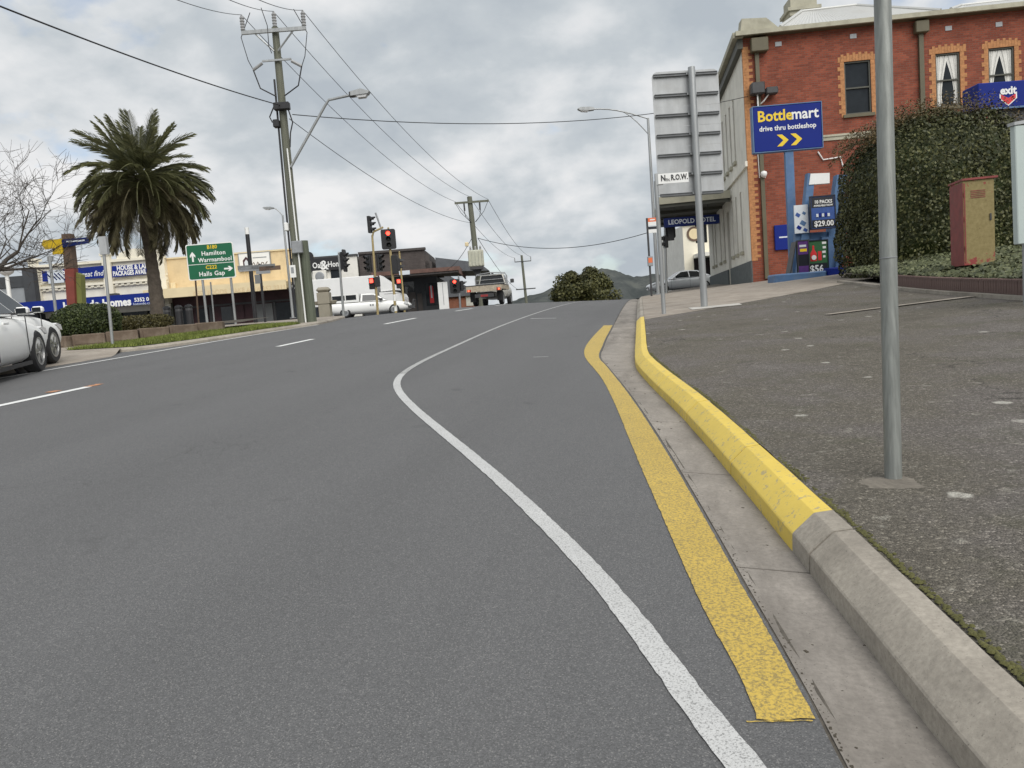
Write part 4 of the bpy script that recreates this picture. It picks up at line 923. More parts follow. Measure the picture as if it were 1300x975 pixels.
# ================================================================== BOTTLE SHOP FRONTAGE
o = B(1008, 352, 26.5); o.z = zf(o.x, o.y); rz = YAW+R(-2); f = LOC(o, rz)
t = thing('pylon_sign', 'blue rectangular Bottlemart drive thru sign on a blue post beside the hotel', 'sign', o, rz)
t['label'] = 'blue rectangular sign with yellow chevrons on a blue post beside the hotel wall'
tl_ = f(954, 138); br_ = f(1042, 187); tr_ = f(1041, 130); bl_ = f(957, 195)
xa, xb = (tl_[0]+bl_[0])/2, (tr_[0]+br_[0])/2; za_, zb_ = (bl_[1]+br_[1])/2, (tl_[1]+tr_[1])/2
MB().cbox(xa, xb, -.12, .12, za_, zb_, .02).build('sign_box', 'bottle_blue', t)
MB().box(xa-.03, xa-.001, -.13, .13, za_-.02, zb_+.02).box(xb+.001, xb+.03, -.13, .13, za_-.02, zb_+.02).box(xa, xb, -.13, .13, zb_+.001, zb_+.03).box(xa, xb, -.13, .13, za_-.03, za_-.001).build('trim', 'steel_blue', t)
w_, h_ = xb-xa, zb_-za_
text('Bottle', 'sign_yellow', t, (xa+.06*w_, -.126, za_+.77*h_), .50*h_/1.5, align='LEFT', bold=.012, sx=w_/2.55*1.06)
text('mart', 'sign_white', t, (xa+.555*w_, -.126, za_+.77*h_), .50*h_/1.5, align='LEFT', bold=.010, sx=w_/2.55*1.06)
text('drive thru bottleshop', 'sign_white', t, ((xa+xb)/2, -.126, za_+.50*h_), .235*h_/1.5, bold=.004, sx=w_/2.45)
for cx_ in (.42, .62):
    x = xa+cx_*w_; u = .085*w_; v = .13*h_; z = za_+.22*h_
    MB().prism([(x-u, z+v), (x-u*.1, z+v), (x+u, z), (x-u*.1, z-v), (x-u, z-v), (x+u*.1, z)], -.130, -.12).build('chevron', 'sign_yellow', t)
pz = f(1001, 192); MB().box(pz[0]-.14, pz[0]+.14, -.08, .08, -.1, za_).build('post', 'steel_blue', t)
# leaning blue entry portal
o = B(1050, 352, 25.2); o.z = zf(o.x, o.y); f = LOC(o, YAW)
t = thing('entry_portal', 'leaning steel blue portal frame of the drive through, half hidden by the bush', 'portal', o, YAW)
def quad(pts, y0, y1): return MB().prism([f(*p) for p in pts], y0, y1)
quad([(1012, 352), (1022, 352), (1034, 222), (1025, 220)], -.05, .2).build('leaning_post', 'steel_blue', t)
quad([(1044, 353), (1056, 353), (1075, 222), (1062, 222)], -.05, .25).build('leaning_post', 'steel_blue', t)
quad([(1056, 353), (1067, 352), (1080, 250), (1072, 250)], .0, .25).build('leaning_post', 'steel_blue', t)
MB().tube([(f(1058, 350)[0], -.15, f(1058, 350)[1]), (f(1072, 275)[0], -.15, f(1072, 275)[1])], .07, 10).build('rail', 'steel_blue', t, smooth=R(50))
quad([(1026, 235), (1052, 233), (1052, 220), (1028, 221)], -.08, .1).build('header_panel', 'sign_white', t)
quad([(1010, 314), (1052, 312), (1052, 294), (1010, 296)], .02, .2).build('crossbeam', 'steel_blue', t)
quad([(1041, 350), (1052, 350), (1054, 301), (1042, 301)], -.1, .05).build('infill_panel', 'steel_blue', t)
t2 = thing('island_kerb', 'blue painted kerb island below the drive through posters', 'kerb', o, YAW)
a = f(972, 366); b_ = f(1036, 358); c_ = f(1072, 352)
MB().cbox(a[0], b_[0], -.9, -.2, -.25, .12, .04).build('kerb_section', 'steel_blue', t2)
MB().cbox(b_[0]+.01, c_[0]+.6, -1.0, .6, -.25, .2, .04).build('kerb_section', 'bottle_blue', t2)
def board(name, label, pts, yo, mat, frame='dark_print', lean=0., cat='poster'):
    xs = [f(*p)[0] for p in pts]; zs_ = [f(*p)[1] for p in pts]; x0, x1, z0, z1 = min(xs), max(xs), min(zs_), max(zs_)
    base = Vector(o)+Matrix.Rotation(YAW, 3, 'Z') @ Vector((x0, yo, z0)); b = thing(name, label, cat, base, YAW)
    M = Matrix.Rotation(lean, 4, 'Y'); w, h = x1-x0, z1-z0
    MB().box(0, w, 0, .05, 0, h, M).build('panel', mat, b)
    if frame:
        for q in ((-.03, 0, 0, h), (w, w+.03, 0, h), (-.03, w+.03, h, h+.03), (-.03, w+.03, -.03, 0)): MB().box(q[0], q[1], -.02, .07, q[2], q[3], M).build('frame_bar', frame, b)
    return b, w, h
b, w, h = board('poster_board', 'black and blue price poster reading 10 PACKS AVAILABLE NOW at the drive through', [(1026, 292), (1054, 250)], -.3, 'blue_print')
MB().box(.02, w-.02, -.006, 0, .02, h*.27).build('price_strip', 'dark_print', b); MB().box(.02, w-.02, -.005, 0, h*.66, h-.02).build('heading_strip', 'dark_print', b)
text('$29.00', 'sign_white', b, (w*.52, -.01, h*.14), h*.24, bold=.006, sx=.95); text('10 PACKS', 'sign_white', b, (w*.52, -.01, h*.83), h*.15, bold=.004, sx=.9); text('AVAILABLE NOW', 'sign_white', b, (w*.52, -.01, h*.715), h*.082, bold=.002, sx=.95)
for i in range(5): MB().cbox(w*(.2+.12*i), w*(.2+.12*i)+w*.10, -.02, -.004, h*.36, h*(.46+.03*(i % 2)), .004).build('printed_can', ('pale_print', 'sign_blue')[i % 2], b)
b, w, h = board('poster_board', 'white poster with blue pack pictures behind the blue sign post', [(1008, 297), (1024, 260)], -.1, 'pale_print', None)
for (u, v, r, mt_) in ((.25, .65, .2, 'blue_print'), (.6, .35, .25, 'steel_blue'), (.3, .2, .2, 'sign_blue'), (.75, .1, .18, 'blue_print'), (.7, .7, .15, 'steel_blue')):
    M = Matrix.Translation((u*w, -.004, v*h)) @ Matrix.Rotation(.6, 4, 'Y'); MB().box(-r*w*.8, r*w*.8, -.004, .003, -r*w*.6, r*w*.6, M).build('printed_pack', mt_, b)
b, w, h = board('poster_board', 'green poster with a red bottle and white price 56 at the drive through', [(1018, 352), (1041, 307)], -.55, 'green_print')
MB().box(.02, w-.02, -.006, 0, .02, h*.36).build('price_strip', 'dark_print', b); text('$56-', 'sign_white', b, (w*.5, -.01, h*.19), h*.29, bold=.008, sx=.9)
MB().lathe([(.001, 0), (w*.16, .01), (w*.165, h*.22), (w*.05, h*.34), (w*.05, h*.45), (.001, h*.46)], 12, Matrix.Translation((w*.3, -.002, h*.42)) @ Matrix.Diagonal((1, .1, 1, 1))).build('printed_bottle', 'red_print', b)
MB().cyl((w*.3, -.03, h*.53), (w*.3, -.024, h*.53), w*.12, n=14).build('printed_label', 'sign_white', b)
MB().box(w*.52, w*.7, -.006, 0, h*.44, h*.7).build('printed_pack', 'red_print', b)
for i in range(4): MB().box(w*(.74+.03*(i % 2)), w*(.95-.02*i), -.006, 0, h*(.90-.13*i), h*(.965-.13*i)).build('printed_bar', 'sign_white', b)
b, w, h = board('a_frame_board', 'narrow purple and dark sandwich board left of the green poster', [(1004, 353), (1015, 308)], -.7, 'dark_print', 'dark_steel', 0, 'sign')
MB().box(.01, w-.01, -.006, 0, .02, h*.3).build('printed_band', 'purple_print', b); MB().box(.01, w-.01, -.006, 0, h*.62, h-.01).build('printed_band', 'purple_print', b)
MB().box(w*.15, w*.8, -.010, -.0061, h*.83, h*.89).build('printed_bar', 'pale_print', b); MB().box(w*.2, w*.85, -.010, -.0061, h*.70, h*.78).build('printed_bar', 'sign_yellow', b)
MB().prism([(-.32, -.02), (-.28, -.02), (-.02, h), (-.05, h)], .0, .4).build('back_leg', 'dark_steel', b); MB().prism([(-.28, -.02), (-.06, -.02), (-.03, h*.95)], .38, .40).build('back_panel', 'grey_steel', b)
o2 = Mw @ Vector((LOC(HB, WA)(985, 318)[0]-.05, -.06, LOC(HB, WA)(985, 318)[1])); b = thing('wall_sign', 'small blue noticeboard fixed to the brick wall behind the blue post', 'sign', o2, WA)
MB().cbox(0, 1.0, -.05, .05, 0, 1.05, .015).build('board', 'bottle_blue', b); MB().box(.18, .9, -.058, -.05, .5, .56).build('printed_line', 'pale_print', b)
# exit sign box over the drive through lane
o = B(1275, 345, 22.0); o.z = zf(o.x, o.y); f = LOC(o, YAW); t = thing('exit_sign', 'blue box sign with exit and a red down chevron above the bush', 'sign', o, YAW)
a = f(1238, 140); b_ = f(1330, 105)
z0, z1 = f(1240, 140)[1], f(1240, 110)[1]
MB().cbox(a[0], b_[0]+2.5, -.15, .6, z0-.02, z1+.05, .02).build('sign_box', 'bottle_blue', t); MB().box(a[0], b_[0]+2.5, -.17, -.151, z0-.05, z0+.0).build('trim', 'steel_blue', t)
q = f(1275.5, 117); text('exit', 'sign_white', t, (q[0], -.156, q[1]), .30, bold=.012)
q = f(1275.5, 126); u = .21
for s_, mt_, y_ in ((1.18, 'sign_white', -.158), (1., 'red_print', -.162)):
    MB().prism([(q[0]-u*s_, q[1]+.10*s_), (q[0], q[1]-.03*s_+.02), (q[0]+u*s_, q[1]+.10*s_), (q[0]+u*s_, q[1]-.02*s_), (q[0], q[1]-.19*s_), (q[0]-u*s_, q[1]-.02*s_)], y_, -.15).build('chevron', mt_, t)
MB().box(a[0]+.6, b_[0]+2.3, .0, .4, z0-1.3, z0-.03).build('canopy_edge', 'dark_steel', t)
for x in (a[0]+1.2, b_[0]+1.9): MB().cyl((x, .2, -.2), (x, .2, z0-1.3), .07, n=10).build('column', 'steel_blue', t, smooth=R(50))
# cream building across the side street
o = B(905, 358, 72); o.z = zg(3, 56)+.1; f = LOC(o, YAW)
t = thing('corner_shop', 'cream two storey corner building with white verandah beyond the silver car', 'building', o, YAW)
x0 = f(868, 320)[0]; zt = f(870, 286)[1]
wall_with_holes(x0, x0+16, -1, zt, [(x0+1.2+3*i, x0+2.3+3*i, 4.6, 6.4) for i in range(4)], 0, .2).build('wall', 'cream_pale', t); MB().box(x0-.003, x0+.12, 0.002, 10, -1, zt-.02).build('end_wall', 'white_wall', t)
for i in range(4): MB().box(x0+1.2+3*i, x0+2.3+3*i, .15, .2, 4.6, 6.4).build('window', 'pane_glass', t)
MB().box(x0-.2, x0+16, -.25, .1, zt, zt+.25).build('cornice', 'white_wall', t); vz = f(885, 323)[1]
MB().box(x0+.9, x0+16, -2.6, -.02, vz-.35, vz).build('verandah_roof', 'white_wall', t); MB().box(x0+.9, x0+16, -.05, -.005, -1, vz-.36).build('shopfront', 'dark_glass', t)
for i in range(4): MB().cyl((x0+1.2+3.5*i, -2.4, -1), (x0+1.2+3.5*i, -2.4, vz-.35), .08, n=8).build('verandah_post', 'timber_white', t)
q = f(881, 297); MB().lathe([(.7, 0), (.7, .05)], 20, Matrix.Translation((q[0], -.02, q[1])) @ Matrix.Rotation(R(90), 4, 'X')).build('roundel', 'post_brown', t)
MB().lathe([(.5, 0), (.5, .03)], 20, Matrix.Translation((q[0], -.05, q[1])) @ Matrix.Rotation(R(90), 4, 'X')).build('roundel_face', 'tan_pale', t)
# ================================================================== LEFT SIDE BUILDINGS (facing the camera across the cross street)
DB = 63.
def bld(px, label, d=DB, rz=YAW, name='shop_building'):
    o = P(px, 405, d); o.z = zg(o.x, o.y)+.08; return thing(name, label, 'building', o, rz), LOC(o, rz), o
# cream parapet building with blue signs
t, f, o = bld(125, 'cream parapet shop with two blue signs and a long blue awning sign')
x0, x1 = f(46, 360)[0], f(212, 350)[0]; zt = f(125, 334.5)[1]; zs_ = f(125, 380)[1]; zl = f(125, 393)[1]
MB().box(x0, x1, 0, 10, zl-.4, zt).build('parapet_wall', 'cream_wall', t)
for z, dpt, hh_ in ((zt, .28, .22), (f(125, 356)[1], .16, .12), (f(125, 362)[1], .30, .18), (f(125, 365.5)[1], .18, .12)): MB().box(x0-.1, x1+.1, -dpt, -.003, z, z+hh_).build('moulding', 'cream_pale', t)
nden = int((x1-x0)/.5); mb = MB()
for i in range(nden): mb.box(x0+.1+i*.5, x0+.35+i*.5, -.25, -.17, f(125, 362)[1]-.16, f(125, 362)[1]-.002)
mb.build('dentils', 'cream_pale', t)['kind'] = 'stuff'
for px_ in (46, 139, 207):
    a = f(px_, 350)[0]; p_ = MB().box(a-.35, a+.35, -.34, -.02, zl, zt+.55).build('pilaster', 'cream_pale', t); MB().box(a-.45, a+.45, -.42, .3, zt+.55, zt+.75).build('pilaster_cap', 'cream_pale', p_)
a = f(172, 325); c0 = a[0]; pts = [(c0+1.5*math.cos(R(k*15)), zt+.22+.75*math.sin(R(k*15))) for k in range(13)]
MB().prism(pts, -.2, .2).build('pediment', 'cream_pale', t)
def sgn(name, pts, dy, mat, par):
    return MB().prism([f(*p) for p in pts], -dy-.06, -dy).build(name, mat, par)
s1 = sgn('sign_board', [(58, 358), (135, 353), (135, 337.5), (57, 345)], .36, 'sign_blue', t)
a = f(75, 350); MB().box(a[0]-.7, a[0]+.6, -.435, -.425, a[1]-.62, a[1]+.42).build('logo_plate', 'pale_print', s1)
for k in range(4): M = Matrix.Translation((a[0]-.5+.3*k, -.437, a[1]-.1)) @ Matrix.Rotation(R(50), 4, 'Y'); MB().box(-.36, .36, -.004, .003, -.05, .05, M).build('logo_stroke', 'navy', s1)
a = f(86, 346.2); text('Homebuilt', 'sign_white', s1, (f(79, 347)[0], -.43, f(86, 345.2)[1]), .52, align='LEFT', bold=.03, sx=.8) if False else None
a = f(85, 345.7); text('Hotondo', 'sign_white', s1, (a[0]-.45, -.43, a[1]), .55, align='LEFT', bold=.025, sx=.75); a = f(85, 351.3); text('Homes', 'sign_white', s1, (a[0]-.45, -.43, a[1]), .55, align='LEFT', bold=.025, sx=.75)
a = f(116, 348.5); text('a great find', 'sign_white', s1, (a[0], -.43, a[1]), .62, shear=.35, bold=.004, sx=.85)
s2 = sgn('sign_board', [(146, 352.5), (203, 347), (203, 333.5), (145, 338.5)], .36, 'sign_blue', t)
a = f(174, 339.5); text('HOUSE & LAND', 'sign_white', s2, (a[0], -.43, a[1]), .52, bold=.02, sx=.8); a = f(174, 346.2); text('PACKAGES AVAILABLE', 'sign_white', s2, (a[0], -.43, a[1]), .52, bold=.02, sx=.68)
aw = MB().box(x0, x1-.3, -2.8, -.01, zl+.1, zs_).build('awning', 'navy', t); MB().box(x0, x1-.3, -2.86, -2.801, zl, zs_+.04).build('awning_sign', 'sign_blue', aw)
D0 = DB; q = LOC(o, YAW, -2.87); a = q(127, 386); text('Hotondo Homes', 'sign_white', aw, (q(80, 389)[0], -2.87, a[1]), .85, align='LEFT', bold=.04, sx=.92)
a = q(172, 381); text('5352 0400', 'sign_white', aw, (a[0]+.8, -2.87, a[1]), .42, bold=.012); a = q(172, 386); text('hotondo.com.au', 'pale_print', aw, (a[0]+.8, -2.87, a[1]), .3)
zb = 0
MB().box(x0, x1, .3, .5, -.2, zl+.1).build('shopfront', 'pane_glass', t)
for i in range(6): u = x0+(x1-x0)*i/5; MB().box(u-.12, u+.12, .1, .32, -.2, zl+.1).build('shopfront_mullion', 'trim_dark', t)
MB().box(x0, x1, .05, .29, -.2, .45).build('stall_riser', 'brown_wall', t)
a = f(148, 375); MB().cbox(a[0]-.3, a[0]+.3, -.6, -.01, a[1]-.15, a[1]+.15, .03).build('lamp_box', 'dark_steel', t)
# tan building with hoarding
t, f, o = bld(295, 'tan flat fronted take away shop with a white hoarding and long cream fascia')
x0, x1 = f(213, 370)[0], f(373, 350)[0]; zt = f(295, 322.5)[1]; fa, fb = f(295, 373.2)[1], f(295, 364.5)[1]
MB().box(x0+.02, x1, .3, 10, fb-.3, zt).build('upper_wall', 'tan_wall', t); MB().box(x0, x1+.1, .2, .5, zt, zt+.12).build('coping', 'tan_pale', t)
aw = MB().box(x0-.8, x1, -2.6, .29, fa+.05, fb).build('awning', 'tan_pale', t); MB().box(x0-.8, x1+.05, -2.68, -2.601, fa-.08, fb+.1).build('fascia', 'tan_pale', aw)
q = LOC(o, YAW, -2.69); a = q(290, 369.7); text('BEST FOODS  TAKE AWAY', 'tan_wall', aw, (a[0], -2.69, a[1]), .50, bold=.012, sx=.95); a = q(346, 365.6); text('5352 3311', 'tan_wall', aw, (a[0], -2.69, a[1]), .50, bold=.012)
hb_ = thing('hoarding', 'white hoarding with faint pictures on the tan wall', 'sign', Vector(o)+Matrix.Rotation(YAW, 3, 'Z') @ Vector((f(304, 340)[0], .2, f(323, 342)[1])), YAW)
w, h = f(343, 335)[0]-f(304, 335)[0], f(323, 321)[1]-f(323, 342)[1]
MB().box(0, w, -.08, .08, 0, h).build('board', 'sign_white', hb_)
for q_ in ((-.06, 0, 0, h), (w, w+.06, 0, h), (-.06, w+.06, h, h+.06), (-.06, w+.06, -.06, 0)): MB().box(q_[0], q_[1], -.1, .1, q_[2], q_[3]).build('frame_bar', 'grey_steel', hb_)
MB().prism([(.3, .2), (.85, .2), (.85, h*.6), (.58, h*.82), (.3, h*.6)], -.088, -.08).build('printed_arch', 'maroon', hb_); MB().prism([(.42, .2), (.73, .2), (.73, h*.5), (.58, h*.65), (.42, h*.5)], -.092, -.0881).build('printed_door', 'pale_print', hb_)
MB().tube([(w*(.42+.045*k), -.085, h*(.32+.13*math.sin(k*1.9))) for k in range(12)], .035, 5).build('printed_scrawl', 'post_brown', hb_); MB().box(w*.45, w*.9, -.088, -.081, h*.68, h*.74).build('printed_line', 'grey_steel', hb_)
MB().box(x0, x1, .5, .7, -.2, fa+.06).build('shopfront', 'maroon', t)
zd = f(320, 385)[1]
for (pa, pb, mt_) in ((214, 225, 'brown_wall'), (226, 239, 'pane_glass'), (247, 262, 'pane_glass'), (279, 292, 'dark_glass'), (296, 308, 'maroon'), (324, 333, 'door_grey'), (335, 345, 'door_grey'), (349, 368, 'pane_glass')):
    u, v = f(pa, 400)[0], f(pb, 400)[0]; MB().box(u, v, .40, .48, -.1, zd-.1).build('door' if 'door' in mt_ else 'shop_window', mt_, t)
for px_ in (240, 265, 293, 322, 347): u = f(px_, 395)[0]; MB().box(u-.1, u+.1, .36, .5, -.2, zd+.1).build('shopfront_mullion', 'dark_steel', t)
MB().box(x0, x1, .36, .5, zd, zd+.15).build('transom', 'dark_steel', t)
for px_ in (310, 356): u, z = f(px_, 352); MB().cyl((u, .28, fb), (u, .28, z+.6), .03, n=6).build('conduit', 'tan_pale', t)
u, z = f(219, 362); MB().cbox(u-.2, u+.2, .05, .29, z-.3, z+.2, .03).build('meter_box', 'tan_pale', t)
# white building with black sign
t, f, o = bld(418, 'white shop with a black sign and white lettering behind the white truck', 60)
x0, x1 = f(372, 370)[0], f(455.5, 360)[0]; zt = f(418, 327)[1]
MB().box(x0, x1, .2, 10, -.2, zt).build('wall', 'white_wall', t); MB().box(x0, x1+.05, .1, .5, zt, zt+.15).build('coping', 'dark_steel', t)
sb = MB().prism([f(394, 345), f(434, 341.5), f(434, 325.5), f(394, 329)], .0, .19).build('sign_board', 'black_paint', t)
a = f(399, 337.5); text('Oak', 'sign_white', sb, (a[0]-.15, -.005, a[1]), .62, align='LEFT', bold=.012, sx=.8); a = f(411.5, 337); text('&', 'sign_white', sb, (a[0], -.005, a[1]), 1.0, bold=.02); a = f(416, 336); text('Home', 'sign_white', sb, (a[0], -.005, a[1]), .62, align='LEFT', bold=.012, sx=.8)
a = f(392, 327); MB().lathe([(.36, 0), (.36, .06)], 20, Matrix.Translation((a[0], .1, a[1]+.1)) @ Matrix.Rotation(R(90), 4, 'X')).build('round_sign', 'black_paint', t)
a = f(407, 351); ac = MB().cbox(a[0]-.55, a[0]+.5, -.25, .19, a[1]-.45, a[1]+.45, .04).build('air_conditioner', 'white_wall', t); MB().lathe([(.32, 0), (.36, .03), (.30, .05), (.1, .06)], 18, Matrix.Translation((a[0], -.25, a[1])) @ Matrix.Rotation(R(90), 4, 'X')).build('fan_grille', 'grey_steel', ac)
u, z = f(426, 349); MB().box(u-.4, u+.4, .15, .199, z-.75, z+.65).build('window', 'pane_glass', t)
za2, zb2 = f(395, 367)[1], f(395, 358)[1]; u0, u1 = f(370, 365)[0], f(408, 362)[0]
MB().box(u0, u1, .05, .19, za2, zb2).build('sign_board', 'black_paint', t); a = f(398, 361.5); text('Oak & Home', 'sign_white', t, (a[0]-.4, .044, a[1]), .55, bold=.01, sx=.9)
MB().box(u0, u1, .08, .19, -.2, za2).build('shopfront', 'dark_glass', t)
# dark brown corner building
t, f, o = bld(500, 'dark brown corner shop with a rust red awning behind the traffic signals', 60)
x0, x1 = f(455.8, 340)[0], f(540, 340)[0]; zt = f(500, 319.5)[1]; aw0_ = f(510, 349)[1]
MB().box(x0, x1, .25, 9, aw0_-.2, zt).build('upper_wall', 'dark_brick', t); MB().box(x0, x1+.1, .1, .6, zt, zt+.18).build('coping', 'brown_wall', t)
for i, (w_, zz_) in enumerate(((.35, .78), (.5, .5), (.8, .2))): MB().box(x1+.002, x1+w_, .3, 8, aw0_+.0, aw0_+(zt-aw0_)*zz_).build('end_scroll', 'brown_wall', t)
MB().prism([(x1+.8, aw0_+.1), (x1+5, aw0_-.15), (x1+4.2, aw0_+.55), (x1+.8, aw0_+1.2)], .5, 8).build('side_roof', 'tile_roof', t)
u0, u1 = f(479, 350)[0], f(585, 345)[0]; zz1 = f(520, 346.5)[1]; zz0_ = f(520, 354.5)[1]
aw = MB().box(u0, u1, -2.6, .24, zz0_+.1, zz1).build('awning', 'brown_wall', t); MB().box(u0, u1, -2.68, -2.601, zz0_+.25, zz1+.05).build('fascia', 'rust_fascia', aw); MB().box(u1+.001, u1+.07, -2.68, 6, zz0_, zz1+.05).build('fascia', 'rust_fascia', aw)
MB().box(f(513, 350)[0], f(526, 350)[0], -2.74, -2.681, zz0_+.2, zz1+.02).build('fascia_sign', 'pale_print', aw)
xw = f(556, 380)[0]; MB().box(x0, xw, .4, 9, -.3, zz0_+.1).build('wall', 'charcoal_wall', t)
for pa, pb, pc in ((516, 528, 371), (530, 536, 373)): u, v = f(pa, 385)[0], f(pb, 385)[0]; MB().box(u, v, .33, .399, -.2, f(522, pc)[1]).build('door', 'brown_wall', t)
u, v = f(545, 375)[0], f(550, 375)[0]; MB().box(u-.3, v+.3, .36, .399, .6, f(547, 364)[1]+.3).build('shop_window', 'pane_glass', t); MB().box(u, v, .34, .359, .8, f(547, 363)[1]).build('poster', 'red_print', t); MB().box(u+.1, v-.1, .33, .339, 1.2, 2.2).build('poster', 'pale_print', t)
for px_ in (500, 512): u = f(px_, 380)[0]; MB().box(u, u+.9, .36, .399, .5, 2.6).build('shop_window', 'dark_glass', t)
# white panel + brick house
t, f, o = bld(585, 'small red brick house with grey roof beyond the corner shop awning', 74, YAW, 'brick_house')
x0, x1 = f(566, 380)[0], f(606, 380)[0]; zt = f(580, 374)[1]
MB().box(x0, x1, 0, 8, -.8, zt-.2).build('wall', 'house_brick', t); MB().prism([(x0-.4, zt-.2), (x1+.3, zt-.2), ((x0+x1)/2-1, zt+1.9), (x0-.4, zt+1.9)], -.3, 8).build('roof', 'tile_roof', t)
u = f(592, 385)[0]; MB().box(u, u+.7, -.05, -.001, .6, 1.6).build('window', 'timber_white', t); MB().cyl((f(584, 380)[0], -.1, -.8), (f(584, 380)[0], -.1, zt-.2), .07, n=8).build('downpipe', 'tan_pale', t)
t, f, o = bld(563, 'white vertical banner panel beside the brown shop', 58, YAW, 'banner_panel'); t['category'] = 'banner'
x0, x1 = f(557, 380)[0], f(569.5, 380)[0]; MB().box(x0, x1, -.03, .03, .15, f(563, 358)[1]).build('panel', 'sign_white', t); MB().box(x0, x1, -.08, .08, -.1, .149).build('base', 'grey_steel', t); MB().box(x0+.35, x0+.39, -.035, -.031, .5, 2.2).build('printed_line', 'grey_steel', t)
# grey building at far left
t, f, o = bld(10, 'grey shop with dark end pier at the far left behind the cars', 62)
x0, x1 = f(-60, 370)[0], f(44, 365)[0]; zt = f(20, 352)[1]
MB().box(x0, x1-.9, .2, 8, -.3, zt-.8).build('wall', 'grey_wall', t); MB().box(x0, x1-.9, .1, .8, zt-.8, zt+.1).build('parapet', 'charcoal_wall', t); MB().box(x1-.88, x1, .0, 8, -.3, zt+.7).build('end_pier', 'charcoal_wall', t)
MB().box(x0, x1-1, .12, .19, .2, 2.6).build('shop_window', 'pane_glass', t)
# ================================================================== LEFT VERGE: planter wall, hedges, signs, palm
wp = [G(-10, 445, .15), G(78, 438, .15), G(170, 429, .15), G(260, 419.5, .15), G(306, 415, .16)]
wl = thing('retaining_wall', 'low planter wall of brown split blocks behind the grass verge', 'wall', wp[0])
path = []
for a, b_ in zip(wp[:-1], wp[1:]): path.append((a, b_, (b_-a).length))
tot = sum(p[2] for p in path)
def on_path(s):
    for a, b_, l_ in path:
        if s <= l_ or (a, b_, l_) == path[-1]: return a.lerp(b_, s/l_), math.atan2(b_.y-a.y, b_.x-a.x)
        s -= l_
bl_me = MB().cbox(-.365, .365, -.13, .13, -.15, .27, .02).box(-.30, .30, -.142, -.128, .03, .20).mesh('block'); bl_me.materials.append(MAT['sleeper'])
s_ = .37
while s_ < tot-.3:
    p_, an = on_path(s_); b_ = bpy.data.objects.new('block', bl_me); col.objects.link(b_); b_.parent = wl
    b_.location = p_-wp[0]; b_.location.z = zs(p_.x, p_.y)-wp[0].z; b_.rotation_euler = (0, 0, an+random.gauss(0, .01)); s_ += .745
back = [(p.x-2.2, p.y+6) for p in wp]
poly_sheet('garden_bed', 'soil', [(p.x-.05, p.y+.13) for p in wp]+back[::-1], lambda x, y: zs(x, y)+.2, step=1.5)
# concrete path in front of the wall and grass strip
cp = [G(62, 443, .14), G(140, 437, .14), G(200, 431, .14), G(260, 424, .14), G(330, 414.5, .14)]
# (the footpath sheet shows between wall and grass)
gr_px = [(82, 445.0), (112, 441.5), (143, 437.6), (200, 430), (240, 424.2), (300, 416.5), (330, 413.8), (378, 411.2), (384, 413.2), (352, 418.6), (300, 425.6), (240, 433.6), (200, 438.6), (172, 442.3), (148, 444.6), (110, 446)]
gw = [G(*p, .09) for p in gr_px[:8]]; y_a, y_b = G(390, 414.6).y, G(152, 447.5).y; gw += [Vector((XL(y)-.15, y, 0)) for y in lin(y_a-.1, y_b+.15, 14)]
poly_sheet('verge', 'grass_base', [(p.x, p.y) for p in gw], lambda x, y: zs(x, y)+.008, step=.6)
def inpoly(x, y, pl):
    r_ = False; j = len(pl)-1
    for i in range(len(pl)):
        if (pl[i][1] > y) != (pl[j][1] > y) and x < (pl[j][0]-pl[i][0])*(y-pl[i][1])/(pl[j][1]-pl[i][1])+pl[i][0]: r_ = not r_
        j = i
    return r_
pl = [(p.x, p.y) for p in gw]; xs = [p[0] for p in pl]; ys = [p[1] for p in pl]; v = []; fcs = []
while len(v) < 3*22000:
    x = random.uniform(min(xs), max(xs)); y = random.uniform(min(ys), max(ys))
    if not inpoly(x, y, pl): continue
    z = zs(x, y)+.005; h = random.uniform(.03, .10); a = random.random()*6.28; dx, dy = math.cos(a)*.012, math.sin(a)*.012; lx, ly = random.gauss(0, .03), random.gauss(0, .03); k = len(v)
    v += [(x-dx, y-dy, z), (x+dx, y+dy, z), (x+lx, y+ly, z+h)]; fcs.append((k, k+1, k+2))
me = bpy.data.meshes.new('grass'); me.from_pydata(v, [], fcs); me.update(); setp(link('grass', me, 'grass'), 'strip of short green grass between kerb and planter wall', 'grass', kind='stuff')
